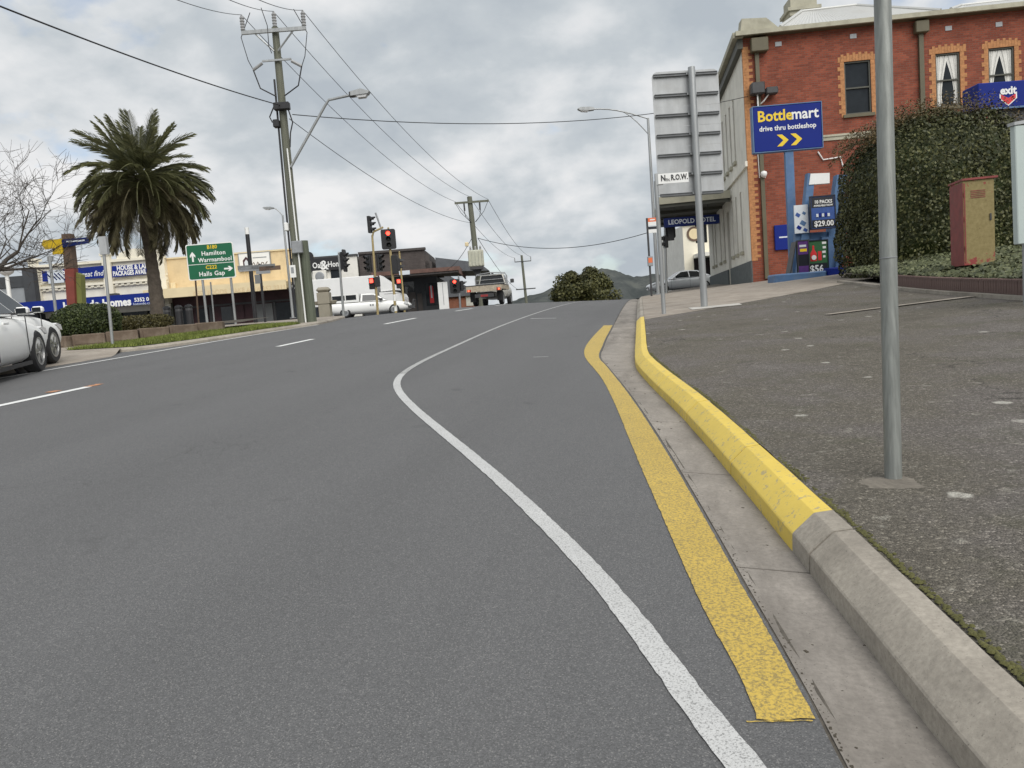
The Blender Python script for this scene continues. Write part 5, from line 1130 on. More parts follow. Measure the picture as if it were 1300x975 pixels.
def shrub(name, label, px0, px1, pyt, pyb, d, depth, mat, n, pw=2.6, size=.07):
    o = B((px0+px1)/2, pyb, d, .14); o.z = max(o.z, P((px0+px1)/2, pyb, d).z-.1); f = LOC(o, YAW); x0, x1 = f(px0, (pyt+pyb)/2)[0], f(px1, (pyt+pyb)/2)[0]; zt = f((px0+px1)/2, pyt)[1]
    t = thing(name, label, 'hedge', o, YAW); p, nr = hedge_pts(n, ((x0+x1)/2, depth/2, zt*.45), ((x1-x0)/2, depth/2, zt*.58), 0, 0, .35, pw); k = p[:, 2] > -.02
    leaves('foliage', mat, p[k], nr[k], size, t, .6, .8)['kind'] = 'stuff'
    mb = MB()
    for i in range(8): a = (x0+x1)/2+(i-3.5)*(x1-x0)*.09; mb.tube([(a, depth/2, -.1), (a+.05, depth/2, zt*.4), (a+random.gauss(0, .1), depth/2+random.gauss(0, .1), zt*.8)], [.035, .025, .01], 5)
    mb.build('stems', 'bark', t)
    # leafy heart
    mb = MB(); n_ = 16
    for j in range(7):
        for i in range(n_):
            a = 2*math.pi*i/n_; ph = -math.pi/2+math.pi*j/6; q = Vector((math.cos(a)*math.cos(ph), math.sin(a)*math.cos(ph), math.sin(ph))); rr = (abs(q.x)**pw+abs(q.y)**pw+abs(q.z)**pw)**(-1/pw)*.74
            mb.v.append(((x0+x1)/2+q.x*rr*(x1-x0)/2, depth/2+q.y*rr*depth/2, max(0, zt*.45+q.z*rr*zt*.58)))
    for j in range(6):
        for i in range(n_): mb.f.append((j*n_+i, j*n_+(i+1) % n_, (j+1)*n_+(i+1) % n_, (j+1)*n_+i)); mb.mi.append(0)
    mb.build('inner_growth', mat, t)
    return t
shrub('hedge', 'rounded dark green shrub above the planter wall beside the cars', 50, 129, 386, 427, 19.4, 1.5, 'shrub_leaf', 14000, 2.8, .06)
shrub('hedge', 'low brownish green clipped hedge at the foot of the palm', 124, 208, 401, 418, 21.5, .9, 'low_hedge', 9000, 5., .05)
# palm
o = B(203, 404, 33, .3); f = LOC(o, YAW); k33 = F/33
t = thing('palm_tree', 'tall date palm with a dense dark crown in the planter', 'palm tree', o, YAW)
bz = f(203, 412)[1]; cz = f(178, 222); pts = [(f(202, 408)[0], 0, min(-.2, bz)), (f(199, 380)[0], 0, f(199, 380)[1]), (f(192, 330)[0], 0, f(192, 330)[1]), (f(186, 285)[0], 0, f(186, 285)[1]), (f(181, 240)[0], 0, f(181, 240)[1]), (cz[0], 0, cz[1])]
mb = MB(); cpts = []
for i in range(len(pts)-1):
    for j in range(9): u = j/9; cpts.append(Vector(pts[i]).lerp(Vector(pts[i+1]), u))
rs = []
for i, p_ in enumerate(cpts): u = i/len(cpts); rs.append((.34-.10*min(1, u*2.5)+(.10 if u > .8 else 0))*(1.05 if i % 2 else .96))
mb.tube(cpts, rs, 16); mb.build('trunk', 'trunk_palm', t, smooth=R(25))
def frond_mesh(name, Ln, droop, mat, nl_=46, seed=0):
    """frond along +x starting upward-out; droop bends it down"""
    rd = random.Random(seed); pts = []; a = 0.; p_ = Vector((0, 0, 0)); nseg = 14
    for i in range(nseg+1):
        pts.append(p_.copy()); ang = -droop*(i/nseg)**1.25; p_ += Vector((math.cos(ang), 0, math.sin(ang)))*Ln/nseg
    mb = MB(); mb.tube(pts, [.05*(1-.85*i/nseg) for i in range(nseg+1)], 5)
    for i in range(nl_):
        u = .12+.86*i/(nl_-1); s_ = u*nseg; k = min(nseg-1, int(s_)); q = pts[k].lerp(pts[k+1], s_-k); d = (pts[k+1]-pts[k]).normalized(); up = Vector((0, 1, 0)).cross(d)*-1
        L_ = (.62*math.sin(math.pi*min(.97, .18+u*.78))**.7+.06)*Ln/3.2*1.1
        for sg in (-1, 1):
            e = (d*.75+Vector((0, sg, 0))*.62+up*.28*rd.random()+Vector((0, 0, -.22*rd.random()))).normalized()
            w_ = Vector(up if rd.random() < .5 else d).normalized()*.020; w_ = (up*.6+d*.4).normalized()*.029
            m_ = q+e*L_*.5+Vector((0, 0, .01)); tp_ = q+e*L_+Vector((0, 0, -.10*L_))
            mb.add([q-w_*.6, q+w_*.6, m_+w_, m_-w_, tp_], [(0, 1, 2, 3), (3, 2, 4)])
    me = mb.mesh(name); me.materials.append(MAT[mat]); return me
fm = {}
for i, dr in enumerate((.32, .75, 1.15, 1.45)): fm['g', i] = frond_mesh('frond', 3.0, dr, 'palm_leaf', seed=i)
for i, dr in enumerate((.7, .95, 1.2)): fm['o', i] = frond_mesh('frond', 2.9, dr, 'palm_old', seed=10+i)
ctr = Vector((cz[0], 0, cz[1]-.1)); ga = 2.39996; NF = 165
rd = random.Random(4)
for i in range(NF):
    u = i/(NF-1)               # 0 top .. 1 lowest
    az = i*ga+rd.gauss(0, .1)
    if u < .22: v_ = u/.22; el = R(82-62*v_)+rd.gauss(0, .06); me = fm['g', min(2, int(v_*2.4))]; sc_ = rd.uniform(.70, .84)+.12*v_; up_ = .35-.25*v_
    else: v_ = (u-.22)/.78; el = R(20-70*v_**.9)+rd.gauss(0, .06); me = fm['g', rd.choice((2, 3))] if v_ < .35 else fm['o', rd.randrange(3)]; sc_ = rd.uniform(.84, 1.0); up_ = .1-1.1*v_
    fo = bpy.data.objects.new('frond', me); col.objects.link(fo); fo.parent = t
    rr_ = .28+.14*u
    fo.location = ctr+Vector((math.cos(az)*rr_+.0, math.sin(az)*rr_, up_)); fo.rotation_mode = 'XYZ'
    M = Matrix.Rotation(az, 3, 'Z') @ Matrix.Rotation(-el, 3, 'Y') @ Matrix.Rotation(rd.gauss(0, .25), 3, 'X'); fo.rotation_euler = M.to_euler(); fo.scale = (sc_,)*3
# bare tree
o = B(-6, 400, 21.5, .14); t = thing('bare_tree', 'leafless winter tree at the left border above the cars', 'tree', o, YAW); f = LOC(o, YAW)
rd = random.Random(11); trunk = MB(); br = MB(); tw = MB()
def grow(p, d, L_, r, lev):
    n_ = 4; pts = [p.copy()]; q = p.copy(); dd = d.copy()
    for i in range(n_):
        dd = (dd+Vector((rd.gauss(0, .16), rd.gauss(0, .16), rd.gauss(.02, .12)))).normalized(); q = q+dd*L_/n_; pts.append(q.copy())
    r1 = r*.62; (trunk if lev == 0 else br if lev < 3 else tw).tube(pts, [r+(r1-r)*i/n_ for i in range(n_+1)], 7 if lev < 2 else 4 if lev < 4 else 3)
    if lev >= 6: return
    nb = 4 if lev == 1 else 3
    for k in range(nb):
        u = rd.uniform(.45, 1.) if k else 1.; b_ = pts[min(n_, max(1, int(round(u*n_))))]
        sp = .55 if lev < 2 else .72; nd_ = (dd+Vector((rd.gauss(0, sp), rd.gauss(0, sp), rd.gauss(.1, sp*.7)))).normalized()
        grow(b_, nd_, L_*rd.uniform(.66, .86), max(.006, r1*rd.uniform(.6, .85)), lev+1)
grow(Vector((0, 0, -.2)), Vector((.06, 0, 1)), 1.85, .15, 0)
trunk.build('trunk', 'bark', t, smooth=R(60)); br.build('limbs', 'bark', t, smooth=R(60))['kind'] = 'stuff'; tw.build('twigs', 'bark', t)['kind'] = 'stuff'
# coloured wayfinding post
o = B(98, 392, 23.5, .3); f = LOC(o, YAW); t = thing('wayfinding_post', 'thick red brown post with yellow and navy arrow boards behind the shrub', 'signpost', o, YAW)
def pq(name, pts, y0, y1, mat): return MB().prism([f(*p) for p in pts], y0, y1).build(name, mat, t)
pq('red_lower_post', [(90.5, 412), (100, 412), (97, 341), (85.5, 342)], -.16, .1, 'post_red'); pq('brown_upper_post', [(85.4, 341.5), (96.8, 340.5), (92, 297), (81.5, 298)], -.16, .1, 'post_brown')
pq('olive_side_post', [(99, 412), (106.5, 412), (103.5, 349), (97.5, 346)], -.05, .2, 'post_olive')
pq('yellow_arrow_board', [(58, 312), (63, 317.5), (72, 316), (72, 324), (85, 323), (84, 304), (71, 305), (60, 306)], -.22, -.165, 'post_yellow')
nb_ = pq('navy_arrow_board', [(84.5, 315), (117, 309.5), (115.5, 302), (83, 305)], -.22, -.165, 'navy'); a = f(101, 307); MB().box(a[0]-.28, a[0]+.28, -.224, -.2201, a[1]-.02, a[1]+.025).build('printed_line', 'pale_print', nb_)
# slim sign poles
def slim(label, px0, py0, px1, py1, d, r, sign=None, dz=.14):
    o = B(px0, py0, d, dz); g_ = G(px0, py0, dz)
    if g_ is not None and d is None: o = g_
    f = LOC(o, YAW); q = f(px1, py1); t = thing('sign_pole', label, 'pole', o, YAW, 'slim sign poles')
    MB().cyl((0, 0, -.1), (q[0]*.6, 0, q[1]), r, n=10).build('pole', 'galvanised', t, smooth=R(50)); return t, f
g_ = G(143, 437.5, .14)
t, f = slim('grey pole on the grass verge with a narrow sign seen edge on', 143, 437.5, 134, 322, dep(g_), .032)
a, b_ = f(135.5, 300), f(136, 323); x = f(143, 437)[0]; q = f(134, 322)[0]*.6
MB().box(q-.06, q+.10, -.05, .05, b_[1], a[1]).build('sign_edge', 'alu_sheet', t)
t, f = slim('grey pole with a small capped head just right of the cars', 71, 402, 64, 326, 21, .04, dz=.25)
q = f(65, 326); MB().box(q[0]*.6-.07, q[0]*.6+.07, -.03, .03, q[1]-.12, q[1]+.02).build('cap', 'galvanised', t)
# white globe lamp post
o = B(16, 405, 30, .14); f = LOC(o, YAW); t = thing('globe_lamp', 'white globe lamp post at the far left behind the cars', 'street lamp', o, YAW); z = f(14, 342)[1]
MB().cyl((0, 0, -.1), (0, 0, z-.2), .09, .07, 12).build('post', 'sign_white', t, smooth=R(50)); MB().lathe([(.05, -.25), (.24, -.13), (.3, 0), (.2, .2), (.05, .25)], 16, Matrix.Translation((0, 0, z))).build('globe', 'clear_lens', t, smooth=3.1); MB().lathe([(.3, -.02), (.31, 0), (.3, .02)], 16, Matrix.Translation((0, 0, z+.02))).build('collar', 'dark_steel', t)
# bollards
for i, (px_, lab) in enumerate(((214, 'left black bollard beside the palm trunk'), (229, 'middle black bollard right of the palm'), (242, 'black bollard nearest the green sign'))):
    o = B(px_, 413, 30, .14); f = LOC(o, YAW); h = f(px_, 396)[1]; h = max(h, .9); t = thing('bollard', lab, 'bollard', o, YAW, 'black bollards by the palm')
    MB().lathe([(.13, -.2), (.13, h*.86), (.15, h*.87), (.15, h*.92), (.09, h*.98), (.02, h)], 14).build('post', 'black_paint', t, smooth=R(40)); MB().lathe([(.132, h*.72), (.134, h*.73), (.134, h*.8), (.132, h*.81)], 14).build('band', 'dark_steel', t)
# green direction sign
o = B(268, 414, 31, .14); f = LOC(o, YAW); t = thing('road_sign', 'green direction sign to Hamilton, Warrnambool and Halls Gap on two posts', 'sign', o, YAW)
xa, xb = (f(236, 312)[0]+f(241, 356)[0])/2, (f(295, 307)[0]+f(298, 350)[0])/2; za_, zb_ = f(268, 353.5)[1], f(268, 309.5)[1]; zm = f(268, 334.5)[1]
r_ = .08
MB().prism(rrect(xa-.03, xb+.03, za_-.03, zb_+.03, r_, r_, r_, r_), .0, .02).build('border', 'sign_white', t)
MB().prism(rrect(xa+.01, xb-.01, zm+.015, zb_-.01, r_*.8, r_*.8, 0, 0), -.008, -.001).build('upper_panel', 'sign_green', t); MB().prism(rrect(xa+.01, xb-.01, za_+.01, zm-.015, 0, 0, r_*.8, r_*.8), -.008, -.001).build('lower_panel', 'sign_green', t)
w = xb-xa; h1 = zb_-zm; h2 = zm-za_
text('B180', 'sign_yellow', t, (xa+.56*w, -.011, zm+h1*.83), .21, sx=.95, bold=.003); text('Hamilton', 'sign_white', t, (xa+.58*w, -.011, zm+h1*.52), .245, bold=.004, spacing=1.08); text('Warrnambool', 'sign_white', t, (xa+.60*w, -.011, zm+h1*.19), .245, bold=.004, sx=.93, spacing=1.05)
text('C222', 'sign_yellow', t, (xa+.5*w, -.011, zm-h2*.25), .21, bold=.003); text('Halls Gap', 'sign_white', t, (xa+.50*w, -.011, zm-h2*.68), .25, bold=.004, spacing=1.08)
def arrow(cx_, cz_, s_, ang, par):
    M = Matrix.Translation((cx_, -.010, cz_)) @ Matrix.Rotation(ang, 4, 'Y'); MB().prism([(-.18*s_, -1*s_), (.18*s_, -1*s_), (.18*s_, .2*s_), (.55*s_, -.15*s_), (.55*s_, .3*s_), (0, 1*s_), (-.55*s_, .3*s_), (-.55*s_, -.15*s_), (-.18*s_, .2*s_)], -.002, .002, M).build('arrow', 'sign_white', par)
arrow(xa+.12*w, zm+h1*.40, .20, 0, t); arrow(xb-.13*w, zm-h2*.42, .18, R(90), t)
for px0, px1 in ((260, 255), (297, 290.5)): a = f(px0, 414); b_ = f(px1, 320); MB().cyl((a[0]*.5+b_[0]*.5, .07, -.1), (b_[0]*.5+a[0]*.5, .07, zb_-.05), .05, n=12).build('post', 'galvanised', t, smooth=R(50))
t, f = slim('rusty thin pole behind the green sign, left of the two', 252, 410, 247, 300, 36, .04); t.children[0].data.materials[0] = MAT['post_brown']
t, f = slim('thin grey pole behind the green sign, right of the two', 272, 410, 268, 358, 36, .035)
# black pole with white ring, and finger post
o = B(325, 411, 32, .14); f = LOC(o, YAW); t = thing('black_pole', 'thick black pole with a white band near its top', 'pole', o, YAW); q = f(314.5, 289)
MB().cyl((0, 0, -.1), (q[0]*.45, 0, q[1]), .085, n=14).build('shaft', 'black_paint', t, smooth=R(50)); a = Vector((q[0]*.45*.93, 0, q[1]*.93)); MB().cyl(a, a+Vector((0, 0, .28)), .089, n=14).build('band', 'sign_white', t, smooth=R(50))
o = B(337, 411, 30, .14); f = LOC(o, YAW); t = thing('finger_post', 'dark finger post with grey blue pointing blades', 'signpost', o, YAW); q = f(329.5, 335)
MB().cyl((0, 0, -.1), (q[0]*.5, 0, q[1]), .05, n=12).build('post', 'black_paint', t, smooth=R(50))
for (a0, a1, mt_) in (((304, 347), (330, 341.5), 'grey_steel'), ((330, 346), (357, 342), 'post_brown'), ((326, 350), (344, 347.5), 'grey_steel'), ((322, 344), (350, 339.5), 'door_grey'), ((325, 362), (331, 352), 'door_grey'), ((303, 345), (322, 342.5), 'door_grey')):
    u, v = f(*a0), f(*a1); MB().box(u[0], v[0], -.07, -.05, min(u[1], v[1])+.05, min(u[1], v[1])+(.22 if abs(a0[1]-a1[1]) < 8 else .4)).build('blade', mt_, t)
# stone drinking fountain
o = B(414, 402, 34, .1); f = LOC(o, YAW); t = thing('stone_pillar', 'squat pale stone monument pillar with side basins near the corner', 'monument', o, YAW); h = f(412, 366)[1]; h = max(1.3, h); w = .25
MB().cbox(-w, w, -w, w, -.3, h*.42, .02).build('shaft', 'monument_stone', t); MB().cbox(-w*1.08, w*1.08, -w*1.08, w*1.08, h*.421, h*.82, .02).build('upper_block', 'monument_stone', t); MB().cbox(-w*1.15, w*1.15, -w*1.15, w*1.15, h*.821, h, .10).build('cap', 'monument_stone', t)
for s_ in (-1, 1): MB().lathe([(.02, 0), (.15, .03), (.20, .14), (.2, .17)], 12, Matrix.Translation((s_*.36, 0, h*.40))).build('basin', 'monument_stone', t)
# street lamp left of the power pole
o = B(372.5, 408, 33, .14); f = LOC(o, YAW); q = f(360.5, 273); a = f(341, 263)
street_light(o, YAW, q[1], abs(a[0]-q[0])*.62, 'steel street lamp just left of the timber power pole', r=.05, double=False, rise=.35, hs=.6)
# ================================================================== POWER POLES AND CABLES
o = B(387, 411, 22.6, .14); f = LOC(o, YAW); PP = {}
t = thing('power_pole', 'tall weathered timber power pole with crossarm on the grass verge corner', 'power pole', o, YAW)
W_ = lambda x, y, z: Vector(o)+Matrix.Rotation(YAW, 3, 'Z') @ Vector((x, y, z))
a = f(385, 411); b_ = f(353, 35); lx = lambda z: a[0]+(b_[0]-a[0])*.35*z/b_[1]-.0
# real lean kept small; top height from the photograph
Hp = b_[1]
MB().cyl((-.06, 0, -.3), (lx(Hp), 0, Hp), .145, .098, 16).build('shaft', 'timber_pole', t, smooth=R(50))
MB().cyl((.20, .06, -.3), (lx(2.4)+.22, .06, 2.35), .15, .13, 14).build('stub_pole', 'green_timber', t, smooth=R(50))
MB().tube([(.08, -.17, -.2), (.06, -.17, 2.5), (lx(5)+.06, -.16, 5)], .022, 6).build('conduit', 'sign_white', t); MB().tube([(lx(1)-.18, -.05, 0.5), (lx(4)-.17, -.05, 4), (lx(7)-.15, -.05, 7)], .03, 6).build('conduit', 'black_plastic', t)
def zpx(py, px=375): return f(px, py)[1]
z = zpx(40); cx_ = lx(z); w0 = f(314, 51)[0]; w1 = f(395, 44)[0]; hw = (w1-w0)/2; xc = cx_
MB().box(xc-hw, xc+hw, -.20, -.13, z-.04, z+.06).build('crossarm', 'galvanised', t)
for s_ in (-1, 1): MB().tube([(xc+s_*.55, -.16, z-.03), (xc+s_*.06, -.14, z-.55)], .025, 6).build('arm_brace', 'galvanised', t)
INS = []
for x, z0 in ((xc-hw+.05, z+.05), (xc, Hp), (xc+hw-.05, z+.05)):
    mb = MB(); mb.lathe([(.03, 0), (.07, .04), (.05, .08), (.07, .12), (.05, .16), (.07, .20), (.05, .24), (.07, .28), (.05, .32), (.07, .36), (.04, .42), (.02, .46)], 10, Matrix.Translation((x, -.165 if x != xc else 0, z0))); mb.build('insulator', 'insulator', t); INS.append(W_(x, -.165 if x != xc else 0, z0+.46))
z2 = zpx(77); xc2 = lx(z2); MB().box(xc2-.42, xc2+.42, -.17, -.12, z2-.02, z2+.03).build('cutout_arm', 'galvanised', t)
for s_ in (-1, 1):
    p0, p1 = Vector((xc2+s_*.42, -.15, z2-.05)), Vector((xc2+s_*.70, -.15, z2-.22)); MB().cyl(p0, p1, .045, n=8).build('fuse', 'insulator', t)
    q = INS[0 if s_ < 0 else 2]; ql = (xc+s_*(hw-.05)-s_*.25, -.17, z+.55)
    MB().tube([ql, (xc2+s_*.95, -.16, z2+.7), (xc2+s_*.82, -.15, z2+.05), p1], .012, 5).build('drop_lead', 'cable', t)
    MB().tube([p1, (xc2+s_*.55, -.15, z2-.75), (lx(z2-1)+s_*.12, -.12, z2-1.0)], .02, 5).build('drop_lead', 'cable', t)
MB().tube([(xc-.30, -.15, Hp+.52), (xc-.16, -.2, Hp+.0), (xc-.18, -.18, z2+.4), (xc2-.12, -.16, z2+.2)], .012, 5).build('drop_lead', 'cable', t)
z3 = zpx(135); MB().cbox(lx(z3)-.2, lx(z3)+.26, -.28, -.1, z3-.13, z3+.08, .02).build('cable_clamp', 'black_plastic', t); z4 = zpx(157); MB().cbox(lx(z4)-.28, lx(z4)-.10, -.2, .0, z4-.1, z4+.12, .02).build('junction_box', 'black_plastic', t)
MB().tube([(lx(z3)-.2, -.2, z3-.02), (lx(z3)-.35, -.2, z3-.3), (lx(z4)-.3, -.15, z4+.05), (lx(z4)-.2, -.15, z4+.1)], .02, 5).build('looped_lead', 'cable', t); MB().tube([(lx(z3)+.2, -.18, z3-.1), (lx(z3)+.3, -.2, z3-.5), (lx(z4)+.2, -.17, z4-.3), (lx(z4)+.15, -.17, z4-.7)], .02, 5).build('looped_lead', 'cable', t)
zb = zpx(315); MB().cbox(lx(zb)-.06, lx(zb)+.24, -.28, -.12, zb-.18, zb+.18, .02).build('meter_box', 'grey_steel', t)
zb = zpx(345); MB().box(-.22, -.05, -.24, -.21, zb-.18, zb+.18).build('notice_plate', 'sign_white', t); MB().box(-.18, -.10, -.25, -.241, zb-.05, zb+.12).build('printed_symbol', 'grey_steel', t)
zb = zpx(288); MB().cbox(lx(zb)-.24, lx(zb)-.13, -.2, .0, zb-.12, zb+.12, .02).build('small_box', 'sign_white', t)
za = zpx(213); pa = Vector((lx(za)+.10, -.12, za)); q = f(436, 127); e1 = Vector((q[0]-.45, -.12, q[1])); q2 = f(462, 121); e2 = Vector((q2[0]-.35, -.12, q2[1]))
la = MB().tube([pa, e1-Vector((.08, 0, .16)), e1+Vector((.05, 0, .0)), e2], .04, 8).build('lamp_arm', 'galvanised', t, smooth=R(60)); hd = MB().prism([(e2.x, e2.z-.05), (e2.x+.5, e2.z-.02), (e2.x+.55, e2.z+.05), (e2.x+.3, e2.z+.13), (e2.x, e2.z+.07)], -.25, .0).build('lamp_head', 'galvanised', la); MB().prism([(e2.x+.15, e2.z-.045), (e2.x+.48, e2.z-.025), (e2.x+.42, e2.z-.10), (e2.x+.2, e2.z-.11)], -.22, -.03).build('lens', 'clear_lens', hd)
MB().cbox(e2.x-.05, e2.x+.1, -.2, -.05, e2.z-.06, e2.z+.08, .01).build('ballast', 'dark_steel', la)
PW = {'comm': W_(lx(z3), -.2, z3), 'svc': W_(lx(zpx(147))+.3, -.15, zpx(147)), 'low': W_(lx(zpx(152))+.2, -.15, zpx(152))}
# transformer pole and far pole
o2 = B(612, 385, 47, .1); f2 = LOC(o2, YAW); t = thing('power_pole', 'power pole with a pale transformer tank behind the tray ute', 'power pole', o2, YAW)
W2 = lambda x, y, z: Vector(o2)+Matrix.Rotation(YAW, 3, 'Z') @ Vector((x, y, z))
xq = lambda px, py: f2(px, py)[0]
ztop = f2(593, 250)[1]; xt = f2(600, 330)[0]*.5; x0_ = xt+.05
MB().cyl((x0_+.1, 0, -.5), (x0_-.12, 0, ztop), .20, .15, 12).build('shaft', 'timber_pole', t, smooth=R(50))
zc = f2(595, 257.5)[1]; MB().box(x0_-1.05, x0_+1.05, -.22, -.15, zc-.05, zc+.07).build('crossarm', 'timber_pole', t); I2 = [W2(x0_-1.0, -.2, zc+.1), W2(x0_-.1, 0, ztop), W2(x0_+1.0, -.2, zc+.1)]
for x in (-.48, .48): MB().cyl((x0_+x, -.2, zc-.05), (x0_+x*.98, -.2, zc-.5), .05, n=8).build('fuse', 'dark_steel', t)
for s_ in (-1, 1): MB().tube([(x0_+s_*.5, -.2, zc-.5), (x0_+s_*.42, -.18, zc-.9), (x0_+s_*.12, -.15, zc-1.2)], .018, 5).build('drop_lead', 'cable', t); MB().tube([(x0_+s_*1.0, -.2, zc), (x0_+s_*.7, -.2, zc-.6), (x0_+s_*.15, -.15, zc-1.2)], .015, 5).build('drop_lead', 'cable', t)
zt1, zt0 = f2(598, 319)[1], f2(598, 340)[1]; 
tk = MB().cbox(x0_-.47, x0_+.47, -.75, -.16, zt0, zt1, .05).build('transformer_tank', 'transformer', t)
for i in range(5): MB().box(x0_-.42+i*.2, x0_-.38+i*.2, -.82, -.751, zt0+.08, zt1-.1).build('cooling_fin', 'transformer', tk)
for i in range(3): MB().lathe([(.06, 0), (.08, .06), (.05, .1), (.07, .16), (.03, .26)], 8, Matrix.Translation((x0_-.3+.3*i, -.45, zt1))).build('bushing', 'insulator', tk)
MB().box(x0_-.4, x0_+.4, -.8, -.1, zt0-.16, zt0-.002).build('tank_platform', 'dark_steel', t); MB().prism([(x0_-.3, zt0-.16), (x0_+.3, zt0-.16), (x0_+.05, zt0-.55), (x0_-.05, zt0-.55)], -.35, -.2).build('bracket', 'dark_steel', t)
zl = f2(603, 303)[1]; PW2 = {'svc': W2(x0_+.2, -.2, zl), 'low': W2(x0_-.15, -.15, f2(590, 284)[1])}
MB().cbox(x0_-.62, x0_-.40, -.3, -.1, zl-.45, zl-.2, .03).build('street_lamp_head', 'tan_pale', t)
o3 = B(667, 382, 92, 0); o3.z = zg(o3.x, o3.y); f3 = LOC(o3, YAW); t = thing('power_pole', 'distant power pole on the crest to the right of the tray ute', 'power pole', o3, YAW); W3 = lambda x, y, z: Vector(o3)+Matrix.Rotation(YAW, 3, 'Z') @ Vector((x, y, z))
zt = f3(664, 324)[1]; x3 = f3(665.5, 355)[0]; MB().cyl((x3+.1, 0, -1), (x3-.1, 0, zt), .2, .14, 10).build('shaft', 'timber_pole', t, smooth=R(50)); zc3 = f3(664, 332)[1]
MB().box(x3-1.0, x3+1.0, -.2, -.12, zc3-.05, zc3+.05).build('crossarm', 'dark_steel', t)
for x in (-1, 1): MB().cyl((x3+x*.97, -.16, zc3+.05), (x3+x*.97, -.16, zc3+.5), .05, n=6).build('insulator', 'insulator', t)
zc4 = f3(668, 367)[1]; MB().box(x3-1.1, x3+1.3, -.2, -.12, zc4-.05, zc4+.08).build('crossarm', 'dark_steel', t)
I3 = [W3(x3-.97, -.16, zc3+.5), W3(x3-.1, 0, zt), W3(x3+.97, -.16, zc3+.5)]
def wire(label, p, q, sag, r=.011):
    p, q = Vector(p), Vector(q); n_ = 20; pts = [p.lerp(q, i/n_)-Vector((0, 0, 4*sag*(i/n_)*(1-i/n_))) for i in range(n_+1)]
    mb = MB(); org = pts[0].copy(); mb.tube([v_-org for v_ in pts], r*.8, 5); ob = mb.build('overhead_cable', 'cable', smooth=3.1); ob.location = org; return setp(ob, label, 'cable', 'overhead cables')
# from the near pole back over the road to the left / camera side
wire('thick overhead cable entering at the top left corner, ending at the timber pole', P(-40, -8, 11), PW['comm'], .10, .019)
wire('overhead wire to the left insulator of the timber pole crossarm from the top edge', P(180, -18, 12), INS[0], .1, .010)
wire('overhead wire to the topmost insulator of the timber pole', P(250, -20, 12), INS[1], .1, .010)
wire('overhead wire to the right insulator of the timber pole crossarm from the top edge', P(300, -14, 12), INS[2], .1, .010)
for i, nm in enumerate(('left', 'middle', 'right')): wire('long overhead wire from the %s insulator of the timber pole to the transformer pole' % nm, INS[i], I2[i], .75, .012)
wire('lowest overhead wire between the timber pole and the transformer pole', PW['low'], PW2['low'], .55, .013)
hb = Mw @ Vector((.1, -.15, LOC(HB, WA)(944, 124)[1]))
wire('service cable sagging across the road from the timber pole to the hotel corner', PW['svc'], hb, .62, .017)
lampb = P(833, 292, 37)
wire('service cable from the transformer pole to the street lamp on the right', PW2['svc'], lampb, .75, .022)
for i, nm in enumerate(('left', 'middle', 'right')): wire('far overhead wire from the transformer pole to the %s of the distant pole' % nm, I2[i], I3[i], .7, .018)
wire('steep service wire from the transformer pole down over the tray ute', PW2['svc'], W3(x3-.8, -.15, zc4), .5, .022)
wire('service wire from the transformer pole down to the brown shop awning', PW2['svc']+Vector((-.4, 0, 0)), P(566, 343, 58), .3, .022)
# ================================================================== TRAFFIC SIGNALS
def lantern(par, x, y, z, ang, n=3, lit=None, boardw=.52, col_='black_plastic', h=None, board=True):
    """signal head centred at x,y,z facing local -y turned by ang"""
    M = Matrix.Translation((x, y, z)) @ Matrix.Rotation(ang, 4, 'Z'); hh = .30*n+.30 if h is None else h
    if board: bd = MB().prism(rrect(-boardw/2, boardw/2, -hh/2, hh/2, .1, .1, .1, .1), .0, .03, M).build('target_board', 'black_paint', par)
    else: bd = MB().box(-.02, .02, .0, .03, -.05, .05, M).build('mount', col_, par)
    MB().cbox(-.16, .16, .03, .2, -.15*n-.02, .15*n+.02, .02, M).build('signal_head', col_, bd)
    for i in range(n):
        zc_ = (n-1)/2*.30-.30*i; Mi = M @ Matrix.Translation((0, 0, zc_)) @ Matrix.Rotation(R(90), 4, 'X')
        MB().lathe([(.10, -.03), (.105, .0), (.09, .012), (.01, .02)], 14, Mi @ Matrix.Translation((0, 0, .0))).build('lens', 'lit_red' if lit == i else 'off_lens', bd, smooth=3.1)
        mb = MB(); vs = []
        for j in range(9):
            a_ = R(-20+220*j/8); L_ = .24 if 20 <= math.degrees(a_) <= 160 else .12
            vs += [M @ Vector((.125*math.cos(a_), -.0, zc_+.125*math.sin(a_))), M @ Vector((.125*math.cos(a_), -L_, zc_+.118*math.sin(a_)))]
        mb.add(vs, [(2*j, 2*j+2, 2*j+3, 2*j+1) for j in range(8)]); mb.build('visor', col_, bd)
    return bd
def ped(par, x, y, z, ang, lit=True):
    M = Matrix.Translation((x, y, z)) @ Matrix.Rotation(ang, 4, 'Z'); bd = MB().cbox(-.17, .17, .0, .2, -.32, .32, .02, M).build('pedestrian_head', 'black_plastic', par)
    for i, zc_ in enumerate((.15, -.15)):
        MB().box(-.10, .10, -.012, .001, zc_-.11, zc_+.11, M).build('lens', 'lit_red' if (i == 0 and lit) else 'off_lens', bd); MB().box(-.14, .14, -.16, .0, zc_+.125, zc_+.14, M).build('visor', 'black_plastic', bd)
